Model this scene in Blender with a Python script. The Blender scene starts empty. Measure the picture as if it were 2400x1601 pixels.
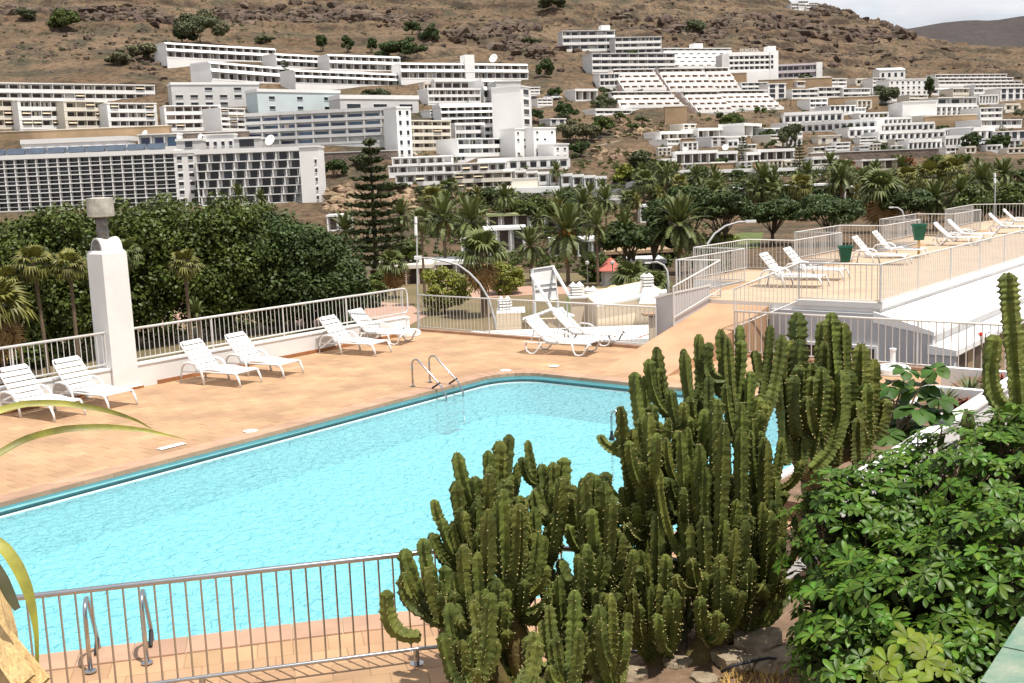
import bpy, bmesh, math, random
import numpy as np
from mathutils import Matrix, Vector, Euler

# ------------------------------------------------------------------ camera, sky, sun, exposure
F = 2538.0; PITCH = math.radians(8.658); ROLL = math.radians(-2.209); YU = math.radians(38.767); H = 4.4
_fw = np.array([0, math.cos(PITCH), -math.sin(PITCH)]); _r0 = np.array([1., 0, 0]); _u0 = np.cross(_r0, _fw)
_c, _s = math.cos(ROLL), math.sin(ROLL); _rt = _c*_r0 + _s*_u0; _up = _c*_u0 - _s*_r0
UD = np.array([math.sin(YU), math.cos(YU), 0]); VD = np.array([-math.cos(YU), math.sin(YU), 0]); CAM = np.array([0, 0, H])
sc = bpy.context.scene; col = sc.collection
cam_d = bpy.data.cameras.new("camera"); cam = bpy.data.objects.new("camera", cam_d); col.objects.link(cam)
cam_d.sensor_width = 36.0; cam_d.lens = 36.0*F/2400.0; cam_d.clip_start = 0.05; cam_d.clip_end = 12000
M = Matrix.Identity(4)
for i in range(3):
    M[i][0] = _rt[i]; M[i][1] = _up[i]; M[i][2] = -_fw[i]; M[i][3] = CAM[i]
cam.matrix_world = M; sc.camera = cam

SUN_EL = math.radians(70.0); SUN_AZ = math.atan2(.73, -.68)
sdir = Vector((math.sin(SUN_AZ)*math.cos(SUN_EL), math.cos(SUN_AZ)*math.cos(SUN_EL), math.sin(SUN_EL)))
w = bpy.data.worlds.new("World"); sc.world = w; w.use_nodes = True
nt = w.node_tree; nt.nodes.clear()
o_ = nt.nodes.new("ShaderNodeOutputWorld"); bg = nt.nodes.new("ShaderNodeBackground"); sky = nt.nodes.new("ShaderNodeTexSky")
sky.sky_type = 'NISHITA'; sky.sun_disc = False; sky.sun_elevation = SUN_EL; sky.sun_rotation = SUN_AZ; sky.dust_density = 2.0; sky.air_density = 1.0
tc = nt.nodes.new("ShaderNodeTexCoord"); mp = nt.nodes.new("ShaderNodeMapping"); mp.inputs['Scale'].default_value = (1.6, 1.6, 6.0)
nz = nt.nodes.new("ShaderNodeTexNoise"); nz.inputs['Scale'].default_value = 2.6; nz.inputs['Detail'].default_value = 7; nz.inputs['Roughness'].default_value = .55
rp = nt.nodes.new("ShaderNodeValToRGB"); rp.color_ramp.elements[0].position = .28; rp.color_ramp.elements[1].position = .48
cl = nt.nodes.new("ShaderNodeValToRGB"); cl.color_ramp.elements[0].color = (3.6, 3.75, 4.1, 1); cl.color_ramp.elements[1].color = (5.6, 5.65, 5.8, 1)
cl.color_ramp.elements[0].position = .3; cl.color_ramp.elements[1].position = .75
nz2 = nt.nodes.new("ShaderNodeTexNoise"); nz2.inputs['Scale'].default_value = 5.0; nz2.inputs['Detail'].default_value = 5
mx = nt.nodes.new("ShaderNodeMixRGB")
L = nt.links
L.new(tc.outputs['Generated'], mp.inputs['Vector']); L.new(mp.outputs['Vector'], nz.inputs['Vector']); L.new(mp.outputs['Vector'], nz2.inputs['Vector'])
L.new(nz.outputs['Fac'], rp.inputs['Fac']); L.new(nz2.outputs['Fac'], cl.inputs['Fac'])
L.new(rp.outputs['Color'], mx.inputs['Fac']); L.new(sky.outputs['Color'], mx.inputs['Color1']); L.new(cl.outputs['Color'], mx.inputs['Color2'])
L.new(mx.outputs['Color'], bg.inputs['Color']); L.new(bg.outputs['Background'], o_.inputs['Surface'])
bg.inputs['Strength'].default_value = 0.14
sl = bpy.data.lights.new("sun", 'SUN'); sl.energy = 4.6; sl.angle = math.radians(.53); sl.color = (1.0, .955, .88)
so = bpy.data.objects.new("sun", sl); col.objects.link(so); so.rotation_euler = sdir.to_track_quat('Z', 'Y').to_euler()
sc.view_settings.view_transform = 'Standard'; sc.view_settings.look = 'None'; sc.view_settings.exposure = 0.32; sc.view_settings.gamma = 1.0
sc.view_settings.use_curve_mapping = False
sc.render.engine = 'CYCLES'; sc.cycles.max_bounces = 5; sc.cycles.diffuse_bounces = 2; sc.cycles.glossy_bounces = 3; sc.cycles.transparent_max_bounces = 6
sc.cycles.caustics_reflective = False; sc.cycles.caustics_refractive = False; sc.cycles.use_denoising = True

random.seed(7); np.random.seed(7); R = random.random
def xr(a, b): return np.array((a[1]*b[2]-a[2]*b[1], a[2]*b[0]-a[0]*b[2], a[0]*b[1]-a[1]*b[0]))
def ru(a, b): return a + (b-a)*random.random()

# ------------------------------------------------------------------ where things stand
def ray(x, y): return _rt*(x-1200)/F - _up*(y-800.5)/F + _fw
def at(x, y, D): return CAM + ray(x, y)*D
def gz(x, y, z=0.):
    d = ray(x, y); return CAM + d*((z-H)/d[2])
def W(u, v, z=0.): return UD*u + VD*v + np.array([0, 0, z])
def proj(P):
    q = np.asarray(P, float)-CAM; k = q@_fw; return 1200+F*(q@_rt)/k, 800.5-F*(q@_up)/k, k
def inview(P, m=60):
    x, y, k = proj(P); return k > .3 and -m < x < 2400+m and -m < y < 1601+m

# ------------------------------------------------------------------ mesh helpers
def link(o, parent=None):
    col.objects.link(o)
    if parent is not None: o.parent = parent
    return o
def np_mesh(name, V, Fq, mat=None, smooth=False, midx=None):
    V = np.asarray(V, np.float32).reshape(-1, 3); me = bpy.data.meshes.new(name)
    if isinstance(Fq, np.ndarray):
        n, k = Fq.shape; li = Fq.astype(np.int32).ravel(); ls = np.arange(0, n*k, k, dtype=np.int32); lt = np.full(n, k, np.int32)
    else:
        li = np.array([i for f in Fq for i in f], np.int32); lt = np.array([len(f) for f in Fq], np.int32)
        ls = np.concatenate(([0], np.cumsum(lt)[:-1])).astype(np.int32)
    me.vertices.add(len(V)); me.vertices.foreach_set("co", V.ravel())
    me.loops.add(len(li)); me.loops.foreach_set("vertex_index", li)
    me.polygons.add(len(lt)); me.polygons.foreach_set("loop_start", ls); me.polygons.foreach_set("loop_total", lt)
    for m in (mat if isinstance(mat, (list, tuple)) else [mat]):
        if m is not None: me.materials.append(m)
    if midx is not None: me.polygons.foreach_set("material_index", np.asarray(midx, np.int32))
    me.polygons.foreach_set("use_smooth", np.full(len(lt), bool(smooth)))
    me.update(calc_edges=True); me.validate(); return me
class MB:
    def __init__(s): s.v = []; s.f = []; s.m = []; s.cm = 0
    def add(s, vs, fs):
        b = len(s.v); s.v += [tuple(p) for p in vs]; s.f += [tuple(b+i for i in f) for f in fs]; s.m += [s.cm]*len(fs); return s
    def box(s, c, d, ax=None):
        c = np.asarray(c, float); ax = np.eye(3) if ax is None else ax
        vs = [c + ax[0]*d[0]*i/2 + ax[1]*d[1]*j/2 + ax[2]*d[2]*k/2 for k in (-1, 1) for j in (-1, 1) for i in (-1, 1)]
        return s.add(vs, [(0, 2, 3, 1), (4, 5, 7, 6), (0, 1, 5, 4), (2, 6, 7, 3), (0, 4, 6, 2), (1, 3, 7, 5)])
    def tube(s, pts, r, n=8, cap=True, up=(0, 0, 1)):
        pts = [np.asarray(p, float) for p in pts]; rs = r if isinstance(r, (list, tuple, np.ndarray)) else [r]*len(pts)
        rings = []; ref = np.asarray(up, float)
        for i, p in enumerate(pts):
            t = pts[min(i+1, len(pts)-1)] - pts[max(i-1, 0)]; t = t/(math.sqrt(t@t)+1e-9)
            a = xr(t, ref)
            if math.sqrt(a@a) < .15: a = xr(t, (1., .03, 0)) if abs(t[0]) < .9 else xr(t, (0, 1., 0))
            a /= math.sqrt(a@a); b = xr(t, a)
            rings.append([p + rs[i]*(a*math.cos(2*math.pi*k/n) + b*math.sin(2*math.pi*k/n)) for k in range(n)])
        vs = [q for g in rings for q in g]; fs = []
        for i in range(len(pts)-1):
            for k in range(n): fs.append((i*n+k, i*n+(k+1) % n, (i+1)*n+(k+1) % n, (i+1)*n+k))
        if cap: fs += [tuple(range(n-1, -1, -1)), tuple(range((len(pts)-1)*n, len(pts)*n))]
        return s.add(vs, fs)
    def lathe(s, prof, n=16, c=(0, 0, 0)):
        vs = [(c[0]+r*math.cos(2*math.pi*k/n), c[1]+r*math.sin(2*math.pi*k/n), c[2]+z) for r, z in prof for k in range(n)]; fs = []
        for i in range(len(prof)-1):
            for k in range(n): fs.append((i*n+k, i*n+(k+1) % n, (i+1)*n+(k+1) % n, (i+1)*n+k))
        fs += [tuple(range(n-1, -1, -1)), tuple(range((len(prof)-1)*n, len(prof)*n))]
        return s.add(vs, fs)
    def prism(s, poly, z0, z1):
        n = len(poly); vs = [(p[0], p[1], z0) for p in poly] + [(p[0], p[1], z1) for p in poly]
        fs = [tuple(range(n-1, -1, -1)), tuple(range(n, 2*n))] + [(i, (i+1) % n, n+(i+1) % n, n+i) for i in range(n)]
        return s.add(vs, fs)
    def extr(s, poly, o, ax, ay, az, ln):
        o, ax, ay, az = [np.asarray(q, float) for q in (o, ax, ay, az)]; n = len(poly)
        vs = [o+ax*p[0]+ay*p[1] for p in poly] + [o+ax*p[0]+ay*p[1]+az*ln for p in poly]
        fs = [tuple(range(n-1, -1, -1)), tuple(range(n, 2*n))] + [(i, (i+1) % n, n+(i+1) % n, n+i) for i in range(n)]
        return s.add(vs, fs)
    def mesh(s, name, mat, smooth=False):
        me = np_mesh(name, s.v, s.f, mat, smooth, s.m if isinstance(mat, (list, tuple)) else None)
        bm = bmesh.new(); bm.from_mesh(me); bmesh.ops.recalc_face_normals(bm, faces=bm.faces); bm.to_mesh(me); bm.free(); return me
    def obj(s, name, mat, parent=None, loc=(0, 0, 0), smooth=False):
        o = bpy.data.objects.new(name, s.mesh(name, mat, smooth)); o.location = loc; return link(o, parent)
def empty(name, loc=(0, 0, 0), rz=0):
    o = bpy.data.objects.new(name, None); o.empty_display_size = .2; o.location = loc; o.rotation_euler = (0, 0, rz); return link(o)
def tag(o, label=None, cat=None, group=None, kind=None):
    if label: o["label"] = label
    if cat: o["category"] = cat
    if group: o["group"] = group
    if kind: o["kind"] = kind
    return o
def thing(name, label, cat, loc=(0, 0, 0), rz=0, group=None): return tag(empty(name, tuple(loc), rz), label, cat, group)
def inst(name, me, parent=None, loc=(0, 0, 0), rot=None, scale=None):
    o = bpy.data.objects.new(name, me); o.location = tuple(loc)
    if rot is not None: o.rotation_euler = rot
    if scale is not None: o.scale = scale if isinstance(scale, (tuple, list)) else (scale,)*3
    return link(o, parent)
def copy_tree(o, parent=None):
    c = o.copy(); col.objects.link(c); c.parent = parent
    for ch in list(o.children): copy_tree(ch, c)
    return c
_unit = {}
def unit(kind, mat):
    k = (kind, mat.name)
    if k not in _unit:
        m = MB()
        if kind == 'box': m.box((.5, .5, .5), (1, 1, 1))
        elif kind == 'wedge': m.extr([(0, 0), (1, 0), (1, 1)], (0, 0, 0), (0, 1, 0), (0, 0, 1), (1, 0, 0), 1)
        elif kind == 'bar': m.tube([(0, 0, 0), (0, 0, 1)], .5, 6)
        elif kind == 'cyl': m.tube([(0, 0, 0), (0, 0, 1)], .5, 14)
        _unit[k] = m.mesh(kind+'_'+mat.name, mat)
    return _unit[k]
def cube(name, parent, mat, p0, size): return inst(name, unit('box', mat), parent, p0, None, tuple(size))
ORD = "zeroth first second third fourth fifth sixth seventh eighth ninth tenth eleventh twelfth thirteenth fourteenth fifteenth sixteenth seventeenth eighteenth nineteenth".split()
def ordw(n):
    if n < 20: return ORD[n]
    t = ["twent", "thirt", "fort", "fift", "sixt", "sevent", "eight", "ninet"][n//10-2]
    return t+"ieth" if n % 10 == 0 else t+"y-"+ORD[n % 10]

# ------------------------------------------------------------------ materials
MT = {}
def mat(name, c, rough=.7, var=.15, scale=3., bump=0., bscale=20., c2=None, island=0., spec=.4, metal=0., trans=0., coord='pos', stretch=None, thr=None):
    m = bpy.data.materials.new(name); m.use_nodes = True; t = m.node_tree; n = t.nodes; l = t.links; p = n['Principled BSDF']
    p.inputs['Roughness'].default_value = rough; p.inputs['Specular IOR Level'].default_value = spec; p.inputs['Metallic'].default_value = metal
    g = n.new("ShaderNodeNewGeometry"); vec = g.outputs['Position']
    if coord == 'obj': vec = n.new("ShaderNodeTexCoord").outputs['Object']
    if stretch:
        mpn = n.new("ShaderNodeMapping"); mpn.inputs['Scale'].default_value = stretch; l.new(vec, mpn.inputs['Vector']); vec = mpn.outputs['Vector']
    no = n.new("ShaderNodeTexNoise"); no.inputs['Scale'].default_value = scale; no.inputs['Detail'].default_value = 5; no.inputs['Roughness'].default_value = .6; l.new(vec, no.inputs['Vector'])
    ra = n.new("ShaderNodeValToRGB"); a, b = thr or (.3, .7)
    ra.color_ramp.elements[0].position = a; ra.color_ramp.elements[1].position = b
    cc = np.array(c); d = np.array(c2) if c2 is not None else cc*(1-var)
    ra.color_ramp.elements[0].color = (*d, 1); ra.color_ramp.elements[1].color = (*(cc if c2 is not None else np.minimum(cc*(1+var), .9)), 1)
    l.new(no.outputs['Fac'], ra.inputs['Fac']); out = ra.outputs['Color']
    if island:
        oi = n.new("ShaderNodeObjectInfo"); ad = n.new("ShaderNodeMath"); ad.operation = 'ADD'; fr = n.new("ShaderNodeMath"); fr.operation = 'FRACT'
        l.new(oi.outputs['Random'], ad.inputs[0]); l.new(g.outputs['Random Per Island'], ad.inputs[1]); l.new(ad.outputs[0], fr.inputs[0])
        mr = n.new("ShaderNodeMapRange"); mr.inputs['To Min'].default_value = 1-island; mr.inputs['To Max'].default_value = 1+island; l.new(fr.outputs[0], mr.inputs['Value'])
        hs = n.new("ShaderNodeHueSaturation"); l.new(mr.outputs[0], hs.inputs['Value']); l.new(out, hs.inputs['Color'])
        m2 = n.new("ShaderNodeMapRange"); m2.inputs['To Min'].default_value = .5+island*.05; m2.inputs['To Max'].default_value = .5-island*.05
        f2 = n.new("ShaderNodeMath"); f2.operation = 'MULTIPLY'; f2.inputs[1].default_value = 7.31; f3 = n.new("ShaderNodeMath"); f3.operation = 'FRACT'
        l.new(fr.outputs[0], f2.inputs[0]); l.new(f2.outputs[0], f3.inputs[0]); l.new(f3.outputs[0], m2.inputs['Value']); l.new(m2.outputs[0], hs.inputs['Hue']); out = hs.outputs['Color']
    l.new(out, p.inputs['Base Color'])
    if bump:
        nb = n.new("ShaderNodeTexNoise"); nb.inputs['Scale'].default_value = bscale; nb.inputs['Detail'].default_value = 6; l.new(vec, nb.inputs['Vector'])
        bu = n.new("ShaderNodeBump"); bu.inputs['Strength'].default_value = bump; bu.inputs['Distance'].default_value = 1.0/bscale; l.new(nb.outputs['Fac'], bu.inputs['Height']); l.new(bu.outputs['Normal'], p.inputs['Normal'])
    if trans:
        tr = n.new("ShaderNodeBsdfTranslucent"); mxs = n.new("ShaderNodeMixShader"); mxs.inputs[0].default_value = trans
        h2 = n.new("ShaderNodeHueSaturation"); h2.inputs['Value'].default_value = 1.6; l.new(out, h2.inputs['Color']); l.new(h2.outputs['Color'], tr.inputs['Color'])
        l.new(p.outputs[0], mxs.inputs[1]); l.new(tr.outputs[0], mxs.inputs[2]); l.new(mxs.outputs[0], n['Material Output'].inputs['Surface'])
    MT[name] = m; return m
mat('tile', (.42, .258, .145), .75, .20, .8, .15, 30, island=.11)
mat('grout', (.37, .235, .135), .9, .15, 4)
mat('coping', (.41, .255, .17), .7, .14, 2.0, .1, 30, island=.10)
mat('joint', (.55, .42, .30), .9, .1, 6)
mat('terracotta', (.36, .15, .06), .7, .15, 4, island=.1)
mat('white_wall', (.75, .735, .715), .85, .09, .9, .15, 40)
mat('white_paint', (.80, .79, .77), .55, .03, 3)
mat('rail_paint', (.64, .62, .59), .45, .05, 5)
mat('lounger', (.74, .74, .73), .4, .02, 3)
mat('roof_white', (.80, .79, .77), .8, .04, .6, .08, 20)
mat('shaded_wall', (.50, .49, .50), .85, .05, 1.0, .1, 30)  # walls turned from the sun, their shade painted in as grey
mat('hood', (.42, .39, .34), .6, .35, 6, .2, 30, spec=.5)
mat('pipe', (.17, .16, .15), .55, .4, 8, spec=.5)
mat('steel', (.46, .46, .47), .2, .06, 8, metal=1.0)
mat('rubber', (.012, .012, .014), .5, .2, 4)
mat('pool_wall', (.34, .64, .66), .4, .08, 3)
mat('pool_floor', (.19, .62, .70), .5, .05, 2.5)
mat('gutter', (.20, .45, .48), .4, .1, 3)
mat('green_pot', (.012, .115, .07), .45, .2, 6)
mat('green_wood', (.11, .21, .15), .6, .3, 5, .2, 40, c2=(.27, .30, .22), stretch=(3, 3, 20))
mat('soil', (.19, .12, .075), .95, .35, 3, .6, 12)
mat('rock', (.40, .32, .22), .9, .35, 5, .6, 14, c2=(.20, .15, .10))
mat('hose', (.02, .02, .025), .5, .2, 5)
mat('cactus', (.150, .170, .034), .6, .35, 7, .3, 30, c2=(.048, .062, .014), island=.3, spec=.25)
mat('cactus_old', (.16, .115, .03), .8, .4, 5, .4, 16, c2=(.075, .058, .025))
mat('spine', (.36, .29, .13), .8, .3, 8)
mat('leaf_sch', (.070, .135, .014), .42, .35, 3, island=.42, spec=.25, trans=.14)
mat('leaf_fig', (.045, .095, .016), .5, .3, 4, island=.3, spec=.2, trans=.1)
mat('aloe', (.12, .15, .055), .55, .3, 5, island=.2)
mat('aloe_red', (.22, .07, .05), .55, .3, 5, island=.2)
mat('flower', (.62, .07, .025), .6, .2, 9)
mat('twig', (.14, .10, .06), .9, .3, 8)
mat('strap', (.33, .31, .045), .5, .3, 6, c2=(.13, .12, .02), thr=(.35, .6))
mat('strap_dark', (.06, .055, .02), .6, .3, 6)
mat('dry', (.62, .42, .19), .8, .25, 8, .3, 20, stretch=(6, 6, 1))
mat('leaf_ficus', (.066, .088, .014), .5, .3, .35, island=.38, spec=.3, trans=.08)
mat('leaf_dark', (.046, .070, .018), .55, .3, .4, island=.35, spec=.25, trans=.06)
mat('leaf_bright', (.17, .185, .02), .5, .3, .5, island=.3, trans=.1)
mat('leaf_dry', (.12, .115, .055), .7, .3, .3, island=.3)
mat('leaf_olive', (.075, .085, .035), .7, .3, .3, island=.35)
mat('leaf_red', (.20, .07, .025), .6, .3, .5, island=.3)
mat('palm', (.115, .135, .04), .5, .25, .6, island=.3, spec=.35, trans=.08)
mat('palm_yel', (.15, .145, .03), .5, .3, .6, island=.3, trans=.08)
mat('palm_dead', (.30, .185, .075), .8, .3, .8, island=.3)
mat('palm_fruit', (.42, .19, .03), .7, .3, 2, island=.2)
mat('palm_trunk', (.16, .115, .075), .9, .3, 5, .5, 10)
mat('bark', (.12, .095, .07), .9, .3, 3, .5, 8)
mat('pine', (.055, .070, .028), .6, .3, .4, island=.3, spec=.2)
mat('bldg_white', (.82, .805, .78), .8, .05, .15)
mat('bldg_cream', (.70, .64, .54), .85, .06, .15)
mat('bldg_grey', (.60, .59, .575), .85, .08, .2)
mat('bldg_pink', (.66, .52, .44), .85, .06, .2)
mat('bldg_blue', (.58, .65, .66), .85, .06, .2)
mat('bldg_tan', (.36, .25, .15), .95, .2, .15, .2, 3)
mat('bldg_lilac', (.58, .52, .55), .85, .06, .2)
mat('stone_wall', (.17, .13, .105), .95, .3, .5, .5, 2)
mat('glass', (.020, .024, .032), .18, .5, .15, island=.5, spec=.6)
mat('glass_blue', (.05, .085, .16), .2, .5, .2, island=.5, spec=.6)
mat('glass_brown', (.075, .05, .04), .4, .5, .15, island=.5, spec=.5)
mat('solar', (.05, .07, .10), .15, .2, .5, spec=.7)
mat('awning', (.62, .50, .36), .8, .2, .3)
mat('dust', (.22, .165, .115), .95, .2, .3)
mat('asphalt', (.085, .082, .08), .95, .15, .4)
mat('path', (.42, .26, .19), .95, .12, .4)
mat('lawn', (.20, .145, .078), .95, .3, .12, .4, 3, c2=(.115, .098, .04))
mat('lawn_green', (.095, .12, .03), .95, .3, .4, .4, 3)
mat('cream_wall', (.74, .60, .43), .85, .05, .8, .1, 30)
mat('red_roof', (.46, .13, .10), .8, .15, 2)
mat('green_roof', (.36, .38, .19), .9, .1, .3)
mat('dish', (.66, .50, .27), .6, .12, 3)
mat('car_white', (.75, .75, .75), .25, .02, 1, spec=.6)
mat('car_dark', (.03, .03, .035), .25, .1, 1, spec=.6)
mat('lamp_grey', (.48, .48, .47), .5, .1, 4)
mat('cliff', (.062, .045, .036), .95, .4, .25, .8, 1.2, c2=(.15, .105, .072), island=.3)
# hillside: dry grass, bare earth and bare rock where it is steep
def hill_mat(name, tan, earth, rock, scrub):
    m = bpy.data.materials.new(name); m.use_nodes = True; t = m.node_tree; n = t.nodes; l = t.links; p = n['Principled BSDF']; p.inputs['Roughness'].default_value = .95; p.inputs['Specular IOR Level'].default_value = .1
    g = n.new("ShaderNodeNewGeometry")
    def noise(s, d=6, st=None):
        v = g.outputs['Position']
        if st:
            q = n.new("ShaderNodeMapping"); q.inputs['Scale'].default_value = st; l.new(v, q.inputs['Vector']); v = q.outputs['Vector']
        k = n.new("ShaderNodeTexNoise"); k.inputs['Scale'].default_value = s; k.inputs['Detail'].default_value = d; k.inputs['Roughness'].default_value = .65; l.new(v, k.inputs['Vector']); return k.outputs['Fac']
    def ramp(f, a, b):
        k = n.new("ShaderNodeMapRange"); k.inputs['From Min'].default_value = a; k.inputs['From Max'].default_value = b; l.new(f, k.inputs['Value']); return k.outputs[0]
    def mix(f, a, b):
        k = n.new("ShaderNodeMixRGB"); l.new(f, k.inputs[0])
        for i, q in ((1, a), (2, b)):
            if isinstance(q, tuple): k.inputs[i].default_value = (*q, 1)
            else: l.new(q, k.inputs[i])
        return k.outputs[0]
    c = mix(ramp(noise(.018), .38, .62), tan, earth)
    c = mix(ramp(noise(.055, 8), .46, .62), c, scrub)
    c = mix(ramp(noise(.5, 8), .46, .72), c, tuple(x*.55 for x in rock))
    sp = n.new("ShaderNodeSeparateXYZ"); l.new(g.outputs['Normal'], sp.inputs[0])
    ad = n.new("ShaderNodeMath"); ad.operation = 'ADD'; l.new(sp.outputs['Z'], ad.inputs[0])
    ms = n.new("ShaderNodeMath"); ms.operation = 'MULTIPLY_ADD'; ms.inputs[1].default_value = .5; ms.inputs[2].default_value = -.25; l.new(noise(.12, 6, (1, 1, 3)), ms.inputs[0]); l.new(ms.outputs[0], ad.inputs[1])
    c = mix(ramp(ad.outputs[0], .86, .70), c, rock)
    l.new(c, p.inputs['Base Color'])
    bu = n.new("ShaderNodeBump"); bu.inputs['Strength'].default_value = .9; bu.inputs['Distance'].default_value = 2.2; l.new(noise(.35, 9), bu.inputs['Height']); l.new(bu.outputs['Normal'], p.inputs['Normal'])
    MT[name] = m
hill_mat('hill', (.225, .158, .100), (.150, .098, .060), (.055, .040, .031), (.090, .078, .052))
hill_mat('far_hill', (.092, .078, .074), (.076, .064, .062), (.055, .047, .05), (.07, .062, .06))
def water_mat():
    m = bpy.data.materials.new('water'); m.use_nodes = True; t = m.node_tree; n = t.nodes; l = t.links; n.remove(n['Principled BSDF'])
    g = n.new("ShaderNodeNewGeometry")
    def nb(s, d, st=(1, 1, 1)):
        q = n.new("ShaderNodeMapping"); q.inputs['Scale'].default_value = st; l.new(g.outputs['Position'], q.inputs['Vector'])
        k = n.new("ShaderNodeTexNoise"); k.inputs['Scale'].default_value = s; k.inputs['Detail'].default_value = d; k.inputs['Distortion'].default_value = .8; l.new(q.outputs['Vector'], k.inputs['Vector']); return k.outputs['Fac']
    a = n.new("ShaderNodeMath"); a.operation = 'MULTIPLY_ADD'; a.inputs[1].default_value = .35; l.new(nb(15., 2), a.inputs[0]); l.new(nb(6.5, 3), a.inputs[2])
    b = n.new("ShaderNodeBump"); b.inputs['Strength'].default_value = .55; b.inputs['Distance'].default_value = .05; l.new(a.outputs[0], b.inputs['Height'])
    b2 = n.new("ShaderNodeBump"); b2.inputs['Strength'].default_value = .16; b2.inputs['Distance'].default_value = .05; l.new(a.outputs[0], b2.inputs['Height'])
    tr = n.new("ShaderNodeBsdfTransparent"); tr.inputs['Color'].default_value = (.80, .985, 1, 1)
    gl = n.new("ShaderNodeBsdfGlossy"); gl.inputs['Roughness'].default_value = .06; l.new(b.outputs['Normal'], gl.inputs['Normal'])
    fr = n.new("ShaderNodeFresnel"); fr.inputs['IOR'].default_value = 1.22; l.new(b2.outputs['Normal'], fr.inputs['Normal'])
    mxs = n.new("ShaderNodeMixShader"); l.new(fr.outputs[0], mxs.inputs[0]); l.new(tr.outputs[0], mxs.inputs[1]); l.new(gl.outputs[0], mxs.inputs[2])
    df = n.new("ShaderNodeBsdfDiffuse"); df.inputs['Color'].default_value = (.42, .80, .85, 1); b3 = n.new("ShaderNodeBump"); b3.inputs['Strength'].default_value = 1.0; b3.inputs['Distance'].default_value = .22; l.new(a.outputs[0], b3.inputs['Height']); l.new(b3.outputs['Normal'], df.inputs['Normal'])
    m3 = n.new("ShaderNodeMixShader"); m3.inputs[0].default_value = .42; l.new(mxs.outputs[0], m3.inputs[1]); l.new(df.outputs[0], m3.inputs[2])
    l.new(m3.outputs[0], n['Material Output'].inputs['Surface']); MT['water'] = m
water_mat()

# ------------------------------------------------------------------ terrain
ZV = -8.0
V_ = None
TCOL = {
 -700: [(240, V_), (300, 515), (345, 350), (385, 265), (420, 205), (480, 130), (600, 20), (800, -110), (1300, -200)],
 0: [(255, V_), (300, 490), (338, 352), (348, 325), (356, 303), (385, 236), (402, 192), (440, 142), (500, 66), (560, 5), (700, -110), (1300, -200)],
 300: [(255, V_), (300, 480), (336, 348), (348, 322), (356, 303), (385, 240), (402, 196), (440, 145), (500, 70), (560, 15), (700, -100), (1300, -190)],
 500: [(255, V_), (300, 472), (335, 345), (348, 318), (372, 270), (390, 240), (420, 190), (448, 146), (480, 118), (520, 80), (600, 18), (720, -70), (1300, -180)],
 900: [(250, V_), (285, 446), (310, 405), (335, 352), (365, 300), (395, 252), (425, 208), (455, 168), (490, 136), (540, 92), (640, 18), (760, -60), (1300, -150)],
 1250: [(240, V_), (280, 448), (310, 404), (340, 352), (370, 302), (410, 245), (450, 196), (500, 142), (560, 98), (680, 22), (800, -45), (1300, -130)],
 1500: [(240, V_), (285, 436), (320, 398), (350, 348), (400, 272), (440, 217), (490, 160), (530, 120), (600, 78), (760, 8), (900, -40), (1300, -100)],
 1750: [(240, V_), (285, 428), (320, 392), (350, 346), (390, 292), (430, 256), (490, 203), (530, 167), (620, 108), (780, 40), (950, -18), (1300, -20)],
 1900: [(240, V_), (285, 420), (330, 374), (380, 312), (430, 252), (490, 207), (540, 181), (640, 126), (800, 62), (950, 8), (1050, 25), (1300, 80)],
 2050: [(240, V_), (285, 412), (330, 367), (380, 312), (430, 256), (490, 212), (560, 173), (660, 131), (800, 86), (930, 47), (1050, 75), (1300, 130)],
 2140: [(240, V_), (285, 407), (330, 364), (380, 309), (430, 256), (490, 212), (560, 176), (660, 142), (800, 106), (900, 84), (1000, 95), (1300, 140)],
 2250: [(240, V_), (285, 404), (330, 361), (380, 306), (430, 255), (490, 213), (560, 180), (660, 151), (800, 124), (1000, 108), (1150, 116), (1300, 130)],
 2400: [(240, V_), (285, 400), (330, 358), (380, 304), (430, 254), (490, 213), (560, 182), (660, 156), (800, 136), (1000, 113), (1150, 118), (1300, 130)],
 3200: [(240, V_), (285, 380), (330, 338), (380, 290), (430, 240), (490, 200), (560, 172), (660, 146), (800, 126), (1000, 100), (1150, 105), (1300, 120)]}
_ca = []; _cz = []
for px in sorted(TCOL):
    ys = []; zs = []
    for Yd, py in TCOL[px]:
        ys.append(Yd)
        if py is None: zs.append(ZV)
        else:
            d = ray(px, py); zs.append(H + d[2]/d[1]*Yd)
    d = ray(px, 350); _ca.append(d[0]/d[1]); _cz.append((ys, zs))
CARVE = []; _cv = []
_rng = np.random.RandomState(3); _lat = _rng.rand(256, 256)
def vnoise(x, y):
    xi = np.floor(x).astype(int); yi = np.floor(y).astype(int); fx = x-xi; fy = y-yi; fx = fx*fx*(3-2*fx); fy = fy*fy*(3-2*fy)
    g = lambda a, b: _lat[a % 256, b % 256]
    return (g(xi, yi)*(1-fx)+g(xi+1, yi)*fx)*(1-fy) + (g(xi, yi+1)*(1-fx)+g(xi+1, yi+1)*fx)*fy
def fbm(x, y, o=5):
    s = 0; a = .5
    for k in range(o): s = s + a*(vnoise(x*2**k+k*17.3, y*2**k+k*9.1)-.5); a *= .5
    return s
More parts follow.
